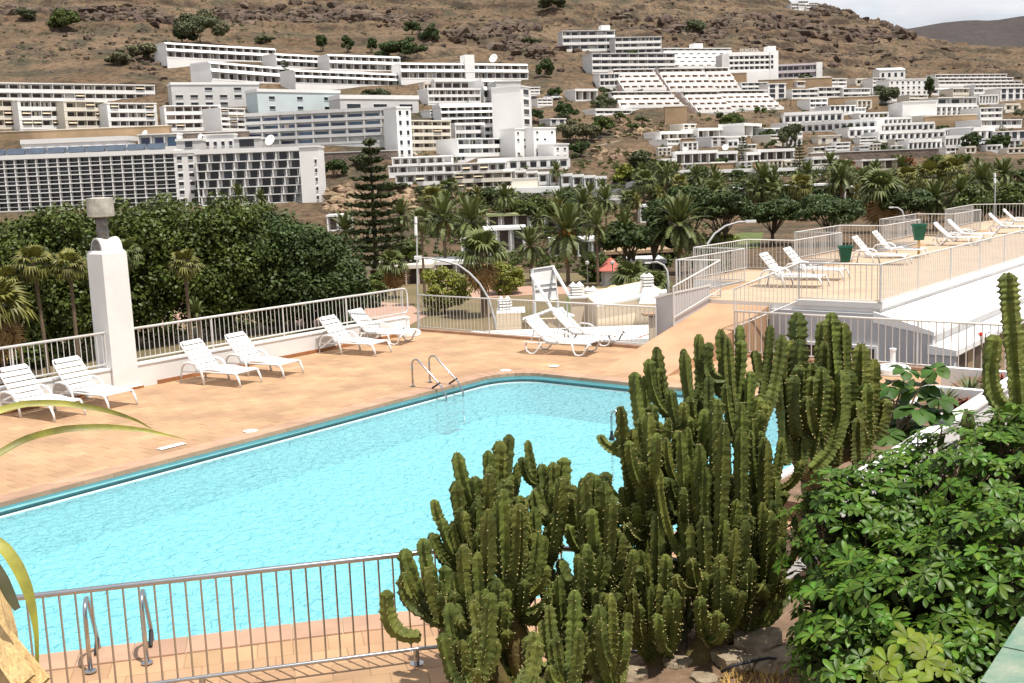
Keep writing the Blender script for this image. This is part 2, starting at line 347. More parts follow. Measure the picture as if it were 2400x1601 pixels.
def terr(X, Y, rough=True):
    X = np.asarray(X, float); Y = np.asarray(Y, float); sh = np.broadcast(X, Y).shape; X = np.broadcast_to(X, sh).ravel(); Y = np.broadcast_to(Y, sh).ravel()
    a = np.clip(X/np.maximum(Y, 60), _ca[0], _ca[-1]-1e-6); zc = np.array([np.interp(Y, ys, zs) for ys, zs in _cz])
    i = np.clip(np.searchsorted(_ca, a, side='right')-1, 0, len(_ca)-2); ca = np.array(_ca); t = (a-ca[i])/(ca[i+1]-ca[i]); t = t*t*(3-2*t)
    k = np.arange(len(X)); z = zc[i, k]*(1-t) + zc[i+1, k]*t
    if rough:
        m = np.clip((Y-255)/200, 0, 1)
        am = 1.6+9*np.clip((Y-470)/130, 0, 1); z = z + m*(am*fbm(X/42, Y/42, 5) + 5*np.clip((Y-430)/150, 0, 1)*np.abs(fbm(X/18+9, Y/26, 4))*2) - m*.8
        # stepped lava ledges on the open slope above the houses
        q = z/13.0 + 1.6*fbm(X/90+4, Y/90, 3); fr = q-np.floor(q); lm = np.clip((Y-455)/80, 0, 1)
        z = z + lm*3.4*(np.clip((fr-.72)/.10, 0, 1) - fr)
        if CARVE and len(X) < 40:
            if len(_cv) != len(CARVE): _cv[:] = [np.array([(*c[0][:2], *c[1][:2], *c[2][:2], c[3], c[4], c[5]) for c in CARVE]).T]*len(CARVE)
            ax, ay, ex, ey, qx, qy, ln_, dp_, zb_ = _cv[0]
            for i_ in range(len(X)):
                s_ = (X[i_]-ax)*ex+(Y[i_]-ay)*ey; t_ = (X[i_]-ax)*qx+(Y[i_]-ay)*qy; k = (s_ > -2.5) & (s_ < ln_+2.5) & (t_ > -7) & (t_ < dp_)
                if k.any(): z[i_] = min(z[i_], float(np.min(zb_[k]))-.15)
        else:
            for (A, e, n, Ln, dp, zb) in CARVE:      # building plots are cut level into the slope
                c = A[:2]+e[:2]*Ln/2+n[:2]*dp/2; k = np.nonzero((np.abs(X-c[0]) < Ln/2+dp+14) & (np.abs(Y-c[1]) < Ln/2+dp+14))[0]
                if not len(k): continue
                s_ = (X[k]-A[0])*e[0]+(Y[k]-A[1])*e[1]; t_ = (X[k]-A[0])*n[0]+(Y[k]-A[1])*n[1]; ins = (s_ > -2.5) & (s_ < Ln+2.5) & (t_ > -7) & (t_ < dp)
                z[k] = np.where(ins, np.minimum(z[k], zb-.15), z[k])
    return z.reshape(sh)
_gx0, _gy0, _gs = -780., 200., 4.
GRID = [None]
def regrid():
    gx, gy = np.meshgrid(np.arange(-780, 1120, _gs), np.arange(200, 1300, _gs)); GRID[0] = terr(gx, gy)
def tz(x, y):
    x = float(x); y = float(y)
    if y < 206: return ZV
    g = GRID[0]; fx = min(max((x-_gx0)/_gs, 0), g.shape[1]-1.01); fy = min((y-_gy0)/_gs, g.shape[0]-1.01); i, j = int(fx), int(fy); fx -= i; fy -= j
    return float((g[j, i]*(1-fx)+g[j, i+1]*fx)*(1-fy)+(g[j+1, i]*(1-fx)+g[j+1, i+1]*fx)*fy)
def hit(x, y, lo=62., hi=1290.):
    d = ray(x, y); Y = np.arange(lo, hi, 1.5); P = CAM[None]+d[None]*(Y/d[1])[:, None]; z = terr(P[:, 0], P[:, 1], False)
    b = np.nonzero(z >= P[:, 2])[0]; i = b[0] if len(b) else len(Y)-1; return P[i]
regrid()
m = MB(); m.add([(-9000, -3000, -9.5), (9000, -3000, -9.5), (9000, 12000, -9.5), (-9000, 12000, -9.5)], [(0, 1, 2, 3)])
tag(m.obj('ground', MT['hill']), 'dry ground reaching the horizon', kind='structure')
# distant mountain
rx = [-2500, 1500, 1900, 2060, 2140, 2200, 2270, 2320, 2400, 2600, 3000, 4500]; ry = [120, 95, 80, 74, 66, 54, 47, 49, 36, 22, 40, 70]
XX, YY = np.meshgrid(np.arange(-2500, 4200, 30.), np.arange(1500, 3900, 60.)); pxx = 1200+F*XX/3000
pk = np.array([H + ray(a, b)[2]/ray(a, b)[1]*3000 for a, b in zip(rx, ry)]); top = np.interp(pxx, rx, pk)
prof = np.clip(1-np.abs(YY-3000)/1400, 0, 1)
spur = .5+.5*np.sin(XX/170.+3*fbm(XX/400, YY/900, 3)*2)
ZZ = -20 + (top+20)*np.where(YY > 3000, prof, prof**1.2*(1-.22*spur*np.sin(np.pi*np.clip(prof, 0, 1)))) + 40*fbm(XX/200, YY/200, 5)*np.sin(np.pi*prof)
nx = XX.shape[1]; ii = (np.arange(XX.shape[0]-1)[:, None]*nx + np.arange(nx-1)[None]).ravel()
tag(link(bpy.data.objects.new('far_mountain', np_mesh('far_mountain', np.stack((XX, YY, ZZ), -1).reshape(-1, 3), np.stack((ii, ii+1, ii+1+nx, ii+nx), -1), MT['far_hill'], True))), 'bare far mountain ridge under the clouds', kind='structure')
# rock outcrops: broken boulders along the ledges
def rocks(name, pts, lab, matn='cliff'):
    base = np.array([(0, 0, 1), (.9, 0, .45), (.28, .85, .45), (-.72, .53, .45), (-.72, -.53, .45), (.28, -.85, .45), (.72, .53, -.45), (-.28, .85, -.45), (-.9, 0, -.45), (-.28, -.85, -.45), (.72, -.53, -.45), (0, 0, -1)])
    fs = [(0, 1, 2), (0, 2, 3), (0, 3, 4), (0, 4, 5), (0, 5, 1), (1, 6, 2), (2, 6, 7), (2, 7, 3), (3, 7, 8), (3, 8, 4), (4, 8, 9), (4, 9, 5), (5, 9, 10), (5, 10, 1), (1, 10, 6), (11, 7, 6), (11, 8, 7), (11, 9, 8), (11, 10, 9), (11, 6, 10)]
    Vs = []; Fs = []
    for k, (P, s) in enumerate(pts):
        j = base*np.random.uniform(.6, 1.25, (12, 1))*np.array([s*ru(.8, 1.7), s*ru(.7, 1.2), s*ru(.55, 1.0)]); a = ru(0, 6.28)
        j = j@np.array([[math.cos(a), math.sin(a), 0], [-math.sin(a), math.cos(a), 0], [0, 0, 1]]); Vs.append(j+P); Fs.append(np.array(fs)+12*k)
    o = link(bpy.data.objects.new(name, np_mesh(name, np.concatenate(Vs), np.concatenate(Fs), MT[matn]))); return tag(o, lab, None, None, 'stuff')
def band(poly, n, spread, s0, s1):
    out = []
    for _ in range(n):
        t = R()*(len(poly)-1); i = int(t); f = t-i; x = poly[i][0]*(1-f)+poly[i+1][0]*f + random.gauss(0, 8); y = poly[i][1]*(1-f)+poly[i+1][1]*f+random.gauss(0, spread)
        P = hit(x, y, 400); z = tz(P[0], P[1]); s = ru(s0, s1)*(.5+R()**2); out.append((np.array([P[0], P[1], z+s*.1]), s))
    return out
rk = band([(0, 22), (130, 28), (300, 36), (420, 48)], 442, 6, 1.0, 3.4) + band([(510, 28), (640, 32), (800, 36), (960, 42)], 510, 8, 1.0, 3.4)
rk += band([(800, 28), (900, 34), (1000, 30)], 153, 6, .8, 2.6) + band([(1060, 82), (1130, 80), (1200, 66), (1240, 60)], 272, 5, 1.6, 4.2) + band([(1160, 105), (1230, 105), (1290, 122)], 238, 8, 1.0, 3.2)
rk += band([(1450, 40), (1540, 60), (1620, 72), (1700, 60)], 323, 9, 1.0, 3.4) + band([(1700, 40), (1820, 60), (1950, 72), (2060, 84), (2135, 78)], 442, 7, 1.4, 4.5) + band([(1880, 25), (1960, 30), (2040, 45), (2120, 66)], 272, 4, 1.4, 3.6)
rk += band([(1560, 90), (1700, 90), (1850, 110), (2000, 130), (2150, 140), (2390, 160)], 442, 14, .8, 2.6) + band([(0, 100), (300, 110), (380, 150)], 187, 25, .5, 1.6) + band([(900, 60), (1300, 110), (1500, 20), (1700, 10)], 272, 30, .6, 2.2)
rocks('rock_outcrop', rk, 'dark broken lava rocks in ledges along the dry hillside')
rk = []
for (x0, x1, y0, y1, n, s0, s1) in [(760, 980, 440, 500, 200, .5, 1.6), (1060, 1180, 440, 480, 60, .4, 1.2), (1440, 1560, 280, 320, 120, .4, 1.3), (1390, 1500, 345, 375, 50, .4, 1.2), (1900, 2100, 340, 380, 40, .3, .9)]:
    for _ in range(n):
        P = hit(ru(x0, x1), ru(y0, y1), 200); z = tz(P[0], P[1]); s = ru(s0, s1)*(.4+R()); rk.append((np.array([P[0], P[1], z+s*.1]), s))
mat('rock_tan', (.34, .24, .15), .95, .3, .4, .6, 2, c2=(.18, .125, .08), island=.25)
rocks('rock_bank', rk, 'pale tan rocks strewn over the bank below the terraces', 'rock_tan')

# ------------------------------------------------------------------ pool deck
DECK_U = 23.05; PAR_V = 21.75
NE = [np.array(q) for q in ((-2.6, 15.4), (4.69, 9.91), (7.04, 8.02), (8.7, 6.5))]          # near edge of the pool, in deck coordinates
pool = [(-2.6, 15.4)] + [(4.69, 9.91), (7.04, 8.02), (8.7, 6.5), (18.95, 6.5)]
pool += [(19.05, 6.6), (19.05, 14.4)] + [(18.05+1.0*math.cos(a), 14.4+1.0*math.sin(a)) for a in np.linspace(.15, 1.45, 8)] + [(18.0, 15.4)]
PO = np.array(pool)
def off_poly(P, d):
    n = len(P); out = []
    for i in range(n):
        a = P[i]-P[i-1]; b = P[(i+1) % n]-P[i]; a = a/np.linalg.norm(a); b = b/np.linalg.norm(b)
        na = np.array([a[1], -a[0]]); nb = np.array([b[1], -b[0]]); k = na+nb; k = k/max(1e-6, k@k)*2; out.append(P[i]+k*d)
    return np.array(out)
CW = .36; PC = off_poly(PO, CW)
if abs(np.sum(PC[:, 0]*np.roll(PC[:, 1], -1)-PC[:, 1]*np.roll(PC[:, 0], -1))) < abs(np.sum(PO[:, 0]*np.roll(PO[:, 1], -1)-PO[:, 1]*np.roll(PO[:, 0], -1))): PC = off_poly(PO, -CW); SG = -1
else: SG = 1
def inside(p, P):
    x, y = p; r = False; n = len(P); j = n-1
    for i in range(n):
        if (P[i][1] > y) != (P[j][1] > y) and x < (P[j][0]-P[i][0])*(y-P[i][1])/(P[j][1]-P[i][1])+P[i][0]: r = not r
        j = i
    return r
def sheet(name, outer, hole, z, mt):
    """flat sheet with an optional hole, in deck coordinates"""
    bm = bmesh.new(); ed = []
    for ring in ([outer] + ([hole] if hole is not None else [])):
        vs = [bm.verts.new(tuple(W(p[0], p[1], z))) for p in ring]; ed += [bm.edges.new((vs[i], vs[(i+1) % len(vs)])) for i in range(len(vs))]
    bmesh.ops.triangle_fill(bm, use_beauty=True, use_dissolve=False, edges=ed, normal=(0, 0, 1)); bm.normal_update()
    for f in bm.faces:
        if f.normal.z < 0: f.normal_flip()
    me = bpy.data.meshes.new(name); bm.to_mesh(me); bm.free(); me.materials.append(mt); return bpy.data.objects.new(name, me)
deckO = np.array([(-8, PAR_V+.25), (DECK_U, PAR_V+.25), (DECK_U, 4.9), (9.2, 4.9), (9.2, 2.0), (4.0, 2.0), (-8, 8.0)])
deck = link(sheet('pool_deck', deckO, PC, -.006, MT['grout'])); tag(deck, 'peach tiled deck around the pool', kind='structure')
body = MB(); body.prism([tuple(W(*p)[:2]) for p in deckO], -8.2, -1.6); tag(body.obj('deck_foundation', MT['white_wall']), 'wall carrying the pool deck', kind='structure')
m = MB()
for a, b in zip(deckO, np.roll(deckO, -1, 0)):
    A = W(*a, -.006); B = W(*b, -.006); m.add([A, B, B-(0, 0, 1.6), A-(0, 0, 1.6)], [(0, 1, 2, 3)])
m.obj('deck_edge', MT['white_wall'], deck)
TS = .335
def tile_mesh(s, g=.0035, h=.02):
    a = s/2-g; b = a-.004; m = MB()
    m.add([(-a, -a, -h), (a, -a, -h), (a, a, -h), (-a, a, -h), (-a, -a, -.004), (a, -a, -.004), (a, a, -.004), (-a, a, -.004), (-b, -b, 0), (b, -b, 0), (b, b, 0), (-b, b, 0)],
          [(0, 1, 5, 4), (1, 2, 6, 5), (2, 3, 7, 6), (3, 0, 4, 7), (4, 5, 9, 8), (5, 6, 10, 9), (6, 7, 11, 10), (7, 4, 8, 11), (8, 9, 10, 11)]); return m
tmesh = tile_mesh(TS).mesh('tile', MT['tile'])
def near_side(p):
    # on the camera's side of the angled pool edge
    a, b = NE[1], NE[2]; d = b-a; return (d[0]*(p[1]-a[1])-d[1]*(p[0]-a[0])) < 0
tiles = []
for i in range(-10, 75):
    for j in range(8, 68):
        c = np.array([i*TS + (.5*TS if j % 2 else 0), PAR_V-.1-TS/2-(67-j)*TS])
        if c[0] > DECK_U-.2 or c[0] < -5 or c[1] < 5.0: continue
        if near_side(c) and c[0] < 9.5: continue
        if inside(c, PC) or any(inside(c+np.array(q)*TS*.5, PO) for q in ((1, 1), (1, -1), (-1, 1), (-1, -1))): continue
        tiles.append((W(*c, 0), -YU+math.pi/2))
nd = (NE[2]-NE[1])/np.linalg.norm(NE[2]-NE[1]); nn = np.array([nd[1], -nd[0]]); nn = nn if nn[0] < 0 else -nn
na = math.atan2(float((UD*nd[0]+VD*nd[1])[1]), float((UD*nd[0]+VD*nd[1])[0]))
for i in range(-16, 20):
    for j in range(0, 9):
        c = NE[1]+nd*((i+.5*(j % 2))*TS) + nn*(CW+TS*(j+.5)+.003)
        if inside(c, PC) or c[1] < 2.3 or c[0] > 9.0: continue
        tiles.append((W(*c, 0), na))
vis = sorted([t for t in tiles if inview(t[0], 30)], key=lambda t: np.linalg.norm(t[0]-CAM))
for P, a in vis[:300]: inst('tile', tmesh, deck, P+np.array([0, 0, ru(-.0015, .0015)]), (0, 0, a))
tb = np.array(tile_mesh(TS).v); tf = tile_mesh(TS).f; Vs = []; Fs = []
for k, (P, a) in enumerate(vis[300:]):
    ca, sa = math.cos(a), math.sin(a); q = tb@np.array([[ca, sa, 0], [-sa, ca, 0], [0, 0, 1]]); Vs.append(q+P+np.array([0, 0, ru(-.0015, .0015)])); Fs += [tuple(i+12*k for i in f) for f in tf]
tag(link(bpy.data.objects.new('tiles', np_mesh('tiles', np.concatenate(Vs), Fs, MT['tile'])), deck), kind='stuff')
# coping stones
cop = tag(link(sheet('pool_coping', PC, PO+0, -.004, MT['joint'])), 'pinkish stone coping round the pool', kind='structure')
nP = len(PO)
for i in range(nP):
    a, b = PO[i], PO[(i+1) % nP]; A, B = PC[i], PC[(i+1) % nP]; ln = np.linalg.norm(b-a); k = max(1, int(round(ln/.5)))
    for q in range(k):
        t0, t1 = q/k, (q+1)/k; g = .004/max(ln, .05)
        ring = [a+(b-a)*(t0+g), a+(b-a)*(t1-g), A+(B-A)*(t1-g), A+(B-A)*(t0+g)]; cpt = W(*(sum(ring)/4), 0)
        if not inview(cpt, 80): continue
        n0 = (ring[0]-ring[3]); n0 = n0/np.linalg.norm(n0)*.03; n1 = (ring[1]-ring[2]); n1 = n1/np.linalg.norm(n1)*.03
        ring[0] = ring[0]+n0; ring[1] = ring[1]+n1
        m = MB(); h = .012+ru(-.001, .001); m.prism([tuple((W(*r)-cpt)[:2]) for r in ring], -.06, h-.005)
        cen = sum(ring)/4; rin = [cen+(r-cen)*.985 for r in ring]; m.prism([tuple((W(*r)-cpt)[:2]) for r in rin], h-.005, h)
        m.obj('coping_stone', MT['coping'], cop, tuple(cpt))
# pool shell
WZ = -.215; FZ = -.95
basin = MB()
for i in range(nP):
    a, b = W(*PO[i]), W(*PO[(i+1) % nP]); z = lambda P, h: (P[0], P[1], h)
    basin.add([z(a, -.05), z(b, -.05), z(b, -.135), z(a, -.135)], [(0, 1, 2, 3)])
sh = tag(basin.obj('pool_basin', MT['pool_wall']), 'pale blue pool basin', kind='structure')
PG = off_poly(PO, SG*.07); g = MB(); lip = MB(); low = MB()
for i in range(nP):
    j = (i+1) % nP; a, b, A, B = W(*PO[i]), W(*PO[j]), W(*PG[i]), W(*PG[j]); z = lambda P, h: (P[0], P[1], h)
    g.add([z(a, -.135), z(b, -.135), z(B, -.135), z(A, -.135), z(A, -.2), z(B, -.2), z(a, -.2), z(b, -.2)], [(0, 1, 2, 3), (3, 2, 5, 4), (4, 5, 7, 6)])
    PI = off_poly(PO, -SG*.03); c, d = W(*PI[i]), W(*PI[j])
    lip.add([z(a, -.196), z(b, -.196), z(d, -.196), z(c, -.196), z(c, -.225), z(d, -.225)], [(0, 1, 2, 3), (3, 2, 5, 4)])
    low.add([z(a, -.2), z(b, -.2), z(b, FZ), z(a, FZ)], [(0, 1, 2, 3)])
g.obj('overflow_gutter', MT['gutter'], sh); lip.obj('gutter_lip', MT['white_paint'], sh); low.obj('pool_wall', MT['pool_floor'], sh)
link(sheet('pool_floor', PO, None, FZ, MT['pool_floor']), sh)
tag(link(sheet('water', PO, None, WZ, MT['water'])), 'rippled turquoise pool water', kind='structure')
# depth marks on the coping
for (x, y, shp) in [(402, 1046, 'plate'), (587, 1010, 'disc'), (1185, 868, 'disc'), (1298, 858, 'disc')]:
    P = gz(x, y, .013)
    if shp == 'plate':
        o = thing('depth_plate', 'small white depth plate set in the coping', 'pool sign', P, math.pi/2-YU)
        m = MB(); m.box((0, 0, .003), (.5, .16, .006)); m.obj('plate', MT['white_paint'], o)
        m = MB()
        for q in (-.12, -.07, -.03, .09): m.box((q, 0, .007), (.028, .05, .002))
        m.obj('faded_mark', MT['lamp_grey'], o)
    else:
        o = thing('depth_disc', {587: 'round white depth mark on the coping left of the pool steps', 1185: 'pale round depth mark at the rounded pool corner', 1298: 'pale round mark on the deck before the two end loungers'}[x], 'pool sign', P, math.pi/2-YU)
        m = MB(); m.lathe([(.13, 0), (.13, .005)], 20); m.obj('disc', MT['white_wall'], o)
        if x == 587:
            m = MB(); [m.box((math.cos(a)*.09, math.sin(a)*.09, .006), (.03, .03, .002)) for a in np.linspace(.2, 3.0, 5)]; m.obj('faded_mark', MT['pipe'], o)

# ------------------------------------------------------------------ railings
def railing(name, label, pts, h, spacing=.13, rr=.024, br=.009, bot=.1, mt='rail_paint', post=2.0, group=None, tops=None, bend=None, post_r=.02, feet=False):
    """pts: base points on the ground; h: top rail height above each base point"""
    pts = [np.asarray(p, float) for p in pts]; o = thing(name, label, 'railing', pts[0], 0, group); O = pts[0]; mm = MT[mt]; hz = np.array([0, 0, h])
    m = MB(); tp = [p+hz-O for p in pts]
    m.tube(tp, rr, 8); m.obj('top_rail', mm, o, smooth=True)
    if bot is not None:
        m = MB(); m.tube([p-O+np.array([0, 0, bot]) for p in pts], rr*.7, 8); m.obj('bottom_rail', mm, o, smooth=True)
    seg = [np.linalg.norm(b-a) for a, b in zip(pts, pts[1:])]; Ltot = sum(seg); n = int(Ltot/spacing); cum = np.concatenate(([0], np.cumsum(seg))); bar = unit('bar', mm); pol = []
    b0 = bot if bot is not None else 0
    for k in range(n):
        s = (k+.5)*Ltot/n; i = min(np.searchsorted(cum, s, side='right')-1, len(seg)-1); f = (s-cum[i])/seg[i]; P = pts[i]+(pts[i+1]-pts[i])*f
        if not inview(P+hz*.6, 40): continue
        inst('baluster', bar, o, P-O+np.array([0, 0, b0]), None, (br*2, br*2, h-b0-rr*.5))
    ss = [0]
    for i, sg in enumerate(seg):
        k = max(1, int(round(sg/post))); ss += [cum[i]+sg*(q+1)/k for q in range(k)]
    if len(pts) > 8: ss = list(np.arange(.45, Ltot, post))
    for s in ss:
        i = min(max(np.searchsorted(cum, s, side='right')-1, 0), len(seg)-1); f = (s-cum[i])/seg[i]; P = pts[i]+(pts[i+1]-pts[i])*f
        if not inview(P+hz*.5, 60): continue
        if feet:
            inst('foot', unit('cyl', mm), o, P-O, None, (.055, .055, (bot or 0))); inst('foot_plate', unit('cyl', mm), o, P-O, None, (.13, .13, .012))
        else: inst('post', unit('bar', mm), o, P-O, None, (post_r*2, post_r*2, h))
    return o

# ------------------------------------------------------------------ parapet, chimney, railings of the pool deck
AXU = np.array([UD, VD, [0, 0, 1.]])
def ubox(m, u0, u1, v0, v1, z0, z1): return m.box(W((u0+u1)/2, (v0+v1)/2, (z0+z1)/2), (u1-u0, v1-v0, z1-z0), AXU)
def uthing(name, label, cat, mt, boxes, group=None, part=None):
    o = thing(name, label, cat, W((boxes[0][0]+boxes[0][1])/2, (boxes[0][2]+boxes[0][3])/2, boxes[0][4]), 0, group); return o
par = thing('parapet_wall', 'low white parapet along the left edge of the deck', 'wall', W(8, PAR_V+.12, 0)); O = np.array(par.location)
m = MB(); ubox(m, -7, 12.86, PAR_V, PAR_V+.22, -.3, .50); m.v = [tuple(np.array(q)-O) for q in m.v]; m.obj('wall_panel', MT['white_wall'], par)
m = MB(); ubox(m, 13.5, 22.3, PAR_V, PAR_V+.22, -.3, .50); m.v = [tuple(np.array(q)-O) for q in m.v]; m.obj('wall_panel', MT['white_wall'], par)
m = MB(); ubox(m, -7, 12.86, PAR_V-.02, PAR_V+.24, .50, .54); ubox(m, 13.5, 22.32, PAR_V-.02, PAR_V+.24, .50, .54); m.v = [tuple(np.array(q)-O) for q in m.v]; m.obj('wall_cap', MT['white_paint'], par)
for i in range(60):
    u0 = -4+i*.45
    if 12.3 < u0+.45 and u0 < 13.7 or u0 > 22.2: continue
    m = MB(); ubox(m, u0+.004, u0+.446, PAR_V-.018, PAR_V, .0, .085); m.v = [tuple(np.array(q)-O) for q in m.v]; m.obj('skirting_tile', MT['terracotta'], par)
ZP = np.array([0, 0, .54])
bp = [W(u, PAR_V+.11, .54) for u in (-6, 12.86)]
railing('parapet_railing', 'white railing on the parapet left of the chimney pillar', bp, .79, bot=.09, rr=.03)
bp = [W(13.5, PAR_V+.11, .54), W(22.25, PAR_V+.11, .54)]
rl = railing('parapet_railing', 'white railing on the parapet between chimney pillar and deck corner', bp, .79, bot=.09, rr=.03)
m = MB(); P0 = W(22.25, PAR_V+.11, .54)-bp[0]; m.tube([P0+UD*d+np.array([0, 0, z]) for d, z in ((0, .79), (.1, .78), (.17, .72), (.2, .62), (.2, .2), (.17, .12), (.1, .08), (0, .09))], .028, 8); m.obj('rounded_end', MT['rail_paint'], rl, smooth=True)
# end railing across the far side of the deck
kb = tag(MB().obj('x', None), None) if False else None
ek = thing('deck_kerb', 'low peach kerb along the far edge of the deck', 'kerb', W(DECK_U, 18, 0)); O = np.array(ek.location)
m = MB(); ubox(m, DECK_U-.09, DECK_U+.09, 13.75, 22.0, -.3, .07); m.v = [tuple(np.array(q)-O) for q in m.v]; m.obj('kerb_strip', MT['coping'], ek)
m = MB(); ubox(m, DECK_U-.09, DECK_U+.09, 5.2, 11.75, -.3, .07); m.v = [tuple(np.array(q)-O) for q in m.v]; m.obj('kerb_strip', MT['coping'], ek)
railing('end_railing', 'white railing behind the two end loungers', [W(DECK_U, 22.0, .07), W(DECK_U, 13.9, .07)], .99, rr=.02, bot=.05, post=2.4)
railing('end_railing', 'white railing in front of the shaded wall behind the cactus', [W(DECK_U, 11.75, .07), W(DECK_U, 5.35, .07)], .99, rr=.024, bot=.05, post=2.4, spacing=.152, br=.012)
# chimney pillar
ch = thing('chimney_pillar', 'tall white chimney pillar with arched cap and metal flue hood', 'chimney', W(13.18, 22.0, 0)); O = np.array(ch.location)
def ch_add(name, mt, fn, smooth=False):
    m = MB(); fn(m); m.v = [tuple(np.array(q)-O) for q in m.v]; return m.obj(name, MT[mt], ch, smooth=smooth)
def shaft(m):
    a = [(12.87, 21.68), (13.50, 21.68), (13.50, 22.32), (12.87, 22.32)]; b = [(12.885, 21.69), (13.485, 21.69), (13.485, 22.31), (12.885, 22.31)]; k = [(13.18+(p[0]-13.18)*.88, 22.0+(p[1]-22.0)*.88) for p in b]
    vs = [W(*p, -.2) for p in a]+[W(*p, 3.06) for p in b]+[W(*p, 3.13) for p in k]
    m.add(vs, [(3, 2, 1, 0), (8, 9, 10, 11)]+[(i, (i+1) % 4, 4+(i+1) % 4, 4+i) for i in range(4)]+[(4+i, 4+(i+1) % 4, 8+(i+1) % 4, 8+i) for i in range(4)])
ch_add('shaft', 'white_wall', shaft)
ch_add('plinth', 'white_paint', lambda m: ubox(m, 12.84, 13.55, 21.62, 22.36, -.2, .06))
for i in range(3): ch_add('plinth_tile', 'terracotta', lambda m: ubox(m, 12.83+i*.245, 13.07+i*.245, 21.605, 21.62, .0, .055))
def vault(m):
    n = 12; poly = [(.23*math.cos(a), .30*math.sin(a)) for a in np.linspace(0, math.pi, n)]
    m.extr(poly, W(12.95, 22.0, 3.12), VD, (0, 0, 1), UD, .50)
ch_add('arched_cap', 'white_wall', vault, False)
ch_add('vault_mouth', 'pipe', lambda m: m.extr([(.19*math.cos(a), .24*math.sin(a)) for a in np.linspace(0, math.pi, 12)], W(12.943, 22.0, 3.14), VD, (0, 0, 1), UD, .012))
def flue(m):
    c = W(13.14, 22.0, 0); m.lathe([(.125, 3.35), (.13, 3.52), (.145, 3.53), (.145, 3.57), (.125, 3.58), (.12, 3.70), (.135, 3.71), (.135, 3.74), (.12, 3.75), (.12, 3.92)], 18, c)
ch_add('flue_pipe', 'pipe', flue, True)
ch_add('flue_hood', 'hood', lambda m: m.lathe([(.20, 3.86), (.275, 3.875), (.285, 3.88), (.285, 4.27), (.275, 4.28), (.02, 4.30)], 24, W(13.14, 22.0, 0)))
# near stainless fence
foot = gz(732, 1589); fl = []
for s in np.linspace(-5.2, 1.0, 12): fl.append(foot + (UD*nd[0]+VD*nd[1])*s*1.0)
d0 = UD*nd[0]+VD*nd[1]; pd = np.array([d0[1], -d0[0], 0]); pd = pd if pd[1] < 0 else -pd
P = fl[-1]; a0 = 0
for k in range(14):
    a0 += math.radians(3.6 if k < 10 else 4.5); P = P + (d0*math.cos(a0)+pd*math.sin(a0))*.2; fl.append(P)
railing('pool_fence', 'polished stainless steel fence curving along the near pool edge', fl, 1.06, spacing=.128, rr=.027, br=.0095, bot=.145, mt='steel', post=1.9, feet=True)

# ------------------------------------------------------------------ pool ladders
def ladder(label, foot_l, foot_r, into, h=.62, reach=.75, steps=True):
    """two hooped rails standing on the deck and leaning down into the water"""
    fl_, fr_ = np.asarray(foot_l, float), np.asarray(foot_r, float); into = np.asarray(into, float)/np.linalg.norm(into)
    o = thing('pool_ladder', label, 'pool ladder', (fl_+fr_)/2, 0, 'steel pool ladders'); O = (fl_+fr_)/2
    pts = [(0, 0), (0, h*.75)] + [(.13-.13*math.cos(a), h*.78+.2*h*math.sin(a)) for a in np.linspace(.3, 2.2, 9)] + [(reach*.62, .1), (reach*.72, -.12), (reach*.72, -.85)]
    for f in (fl_, fr_):
        m = MB(); m.tube([f-O+into*p[0]+np.array([0, 0, p[1]]) for p in pts], .021, 10); hr = m.obj('handrail', MT['steel'], o, smooth=True)
        m = MB(); m.lathe([(.055, 0), (.055, .01), (.03, .022)], 16, f-O+np.array([0, 0, .014])); m.obj('flange', MT['steel'], hr)
        m = MB(); m.tube([f-O+into*reach*.60+np.array([0, 0, .16]), f-O+into*reach*.43+np.array([0, 0, .03])], .02, 8); m.obj('rubber_stop', MT['rubber'], hr)
    if steps:
        for z in (-.3, -.52, -.74):
            a, b = [f-O+into*reach*.72+np.array([0, 0, z]) for f in (fl_, fr_)]; m = MB(); m.box((a+b)/2, (np.linalg.norm(b-a), .09, .025), np.array([(b-a)/np.linalg.norm(b-a), into, [0, 0, 1]])); m.obj('tread', MT['steel'], o)
ladder('steel pool ladder on the far left pool edge in front of loungers', gz(968, 907), gz(1008, 897), -VD, .62, 1.32)
npx = np.array([nd[1], -nd[0]]); npx = npx if npx[0] > 0 else -npx
ladder('steel pool ladder at the near edge behind the steel fence', gz(213, 1577), gz(345, 1557), UD*npx[0]+VD*npx[1], .68, .80)
# single grab rail standing in the pool
P = gz(1434, 1031, WZ); o = thing('grab_rail', 'single hooped steel grab rail with black sleeve rising from the water', 'pool rail', (P[0], P[1], FZ)); dz = WZ-FZ
m = MB(); m.tube([np.array([0, 0, 0])] + [np.array([0, 0, dz+.35])] + [np.array([.07-.07*math.cos(a), 0, dz+.42+.09*math.sin(a)]) for a in np.linspace(0, 2.3, 8)] + [np.array([.32, 0, dz-.02]), np.array([.36, 0, 0])], .021, 10); m.obj('rail', MT['steel'], o, smooth=True)
m = MB(); m.lathe([(.045, dz-.02), (.05, dz+.02), (.026, dz+.1), (.026, dz+.16)], 12); m.obj('black_sleeve', MT['rubber'], o)

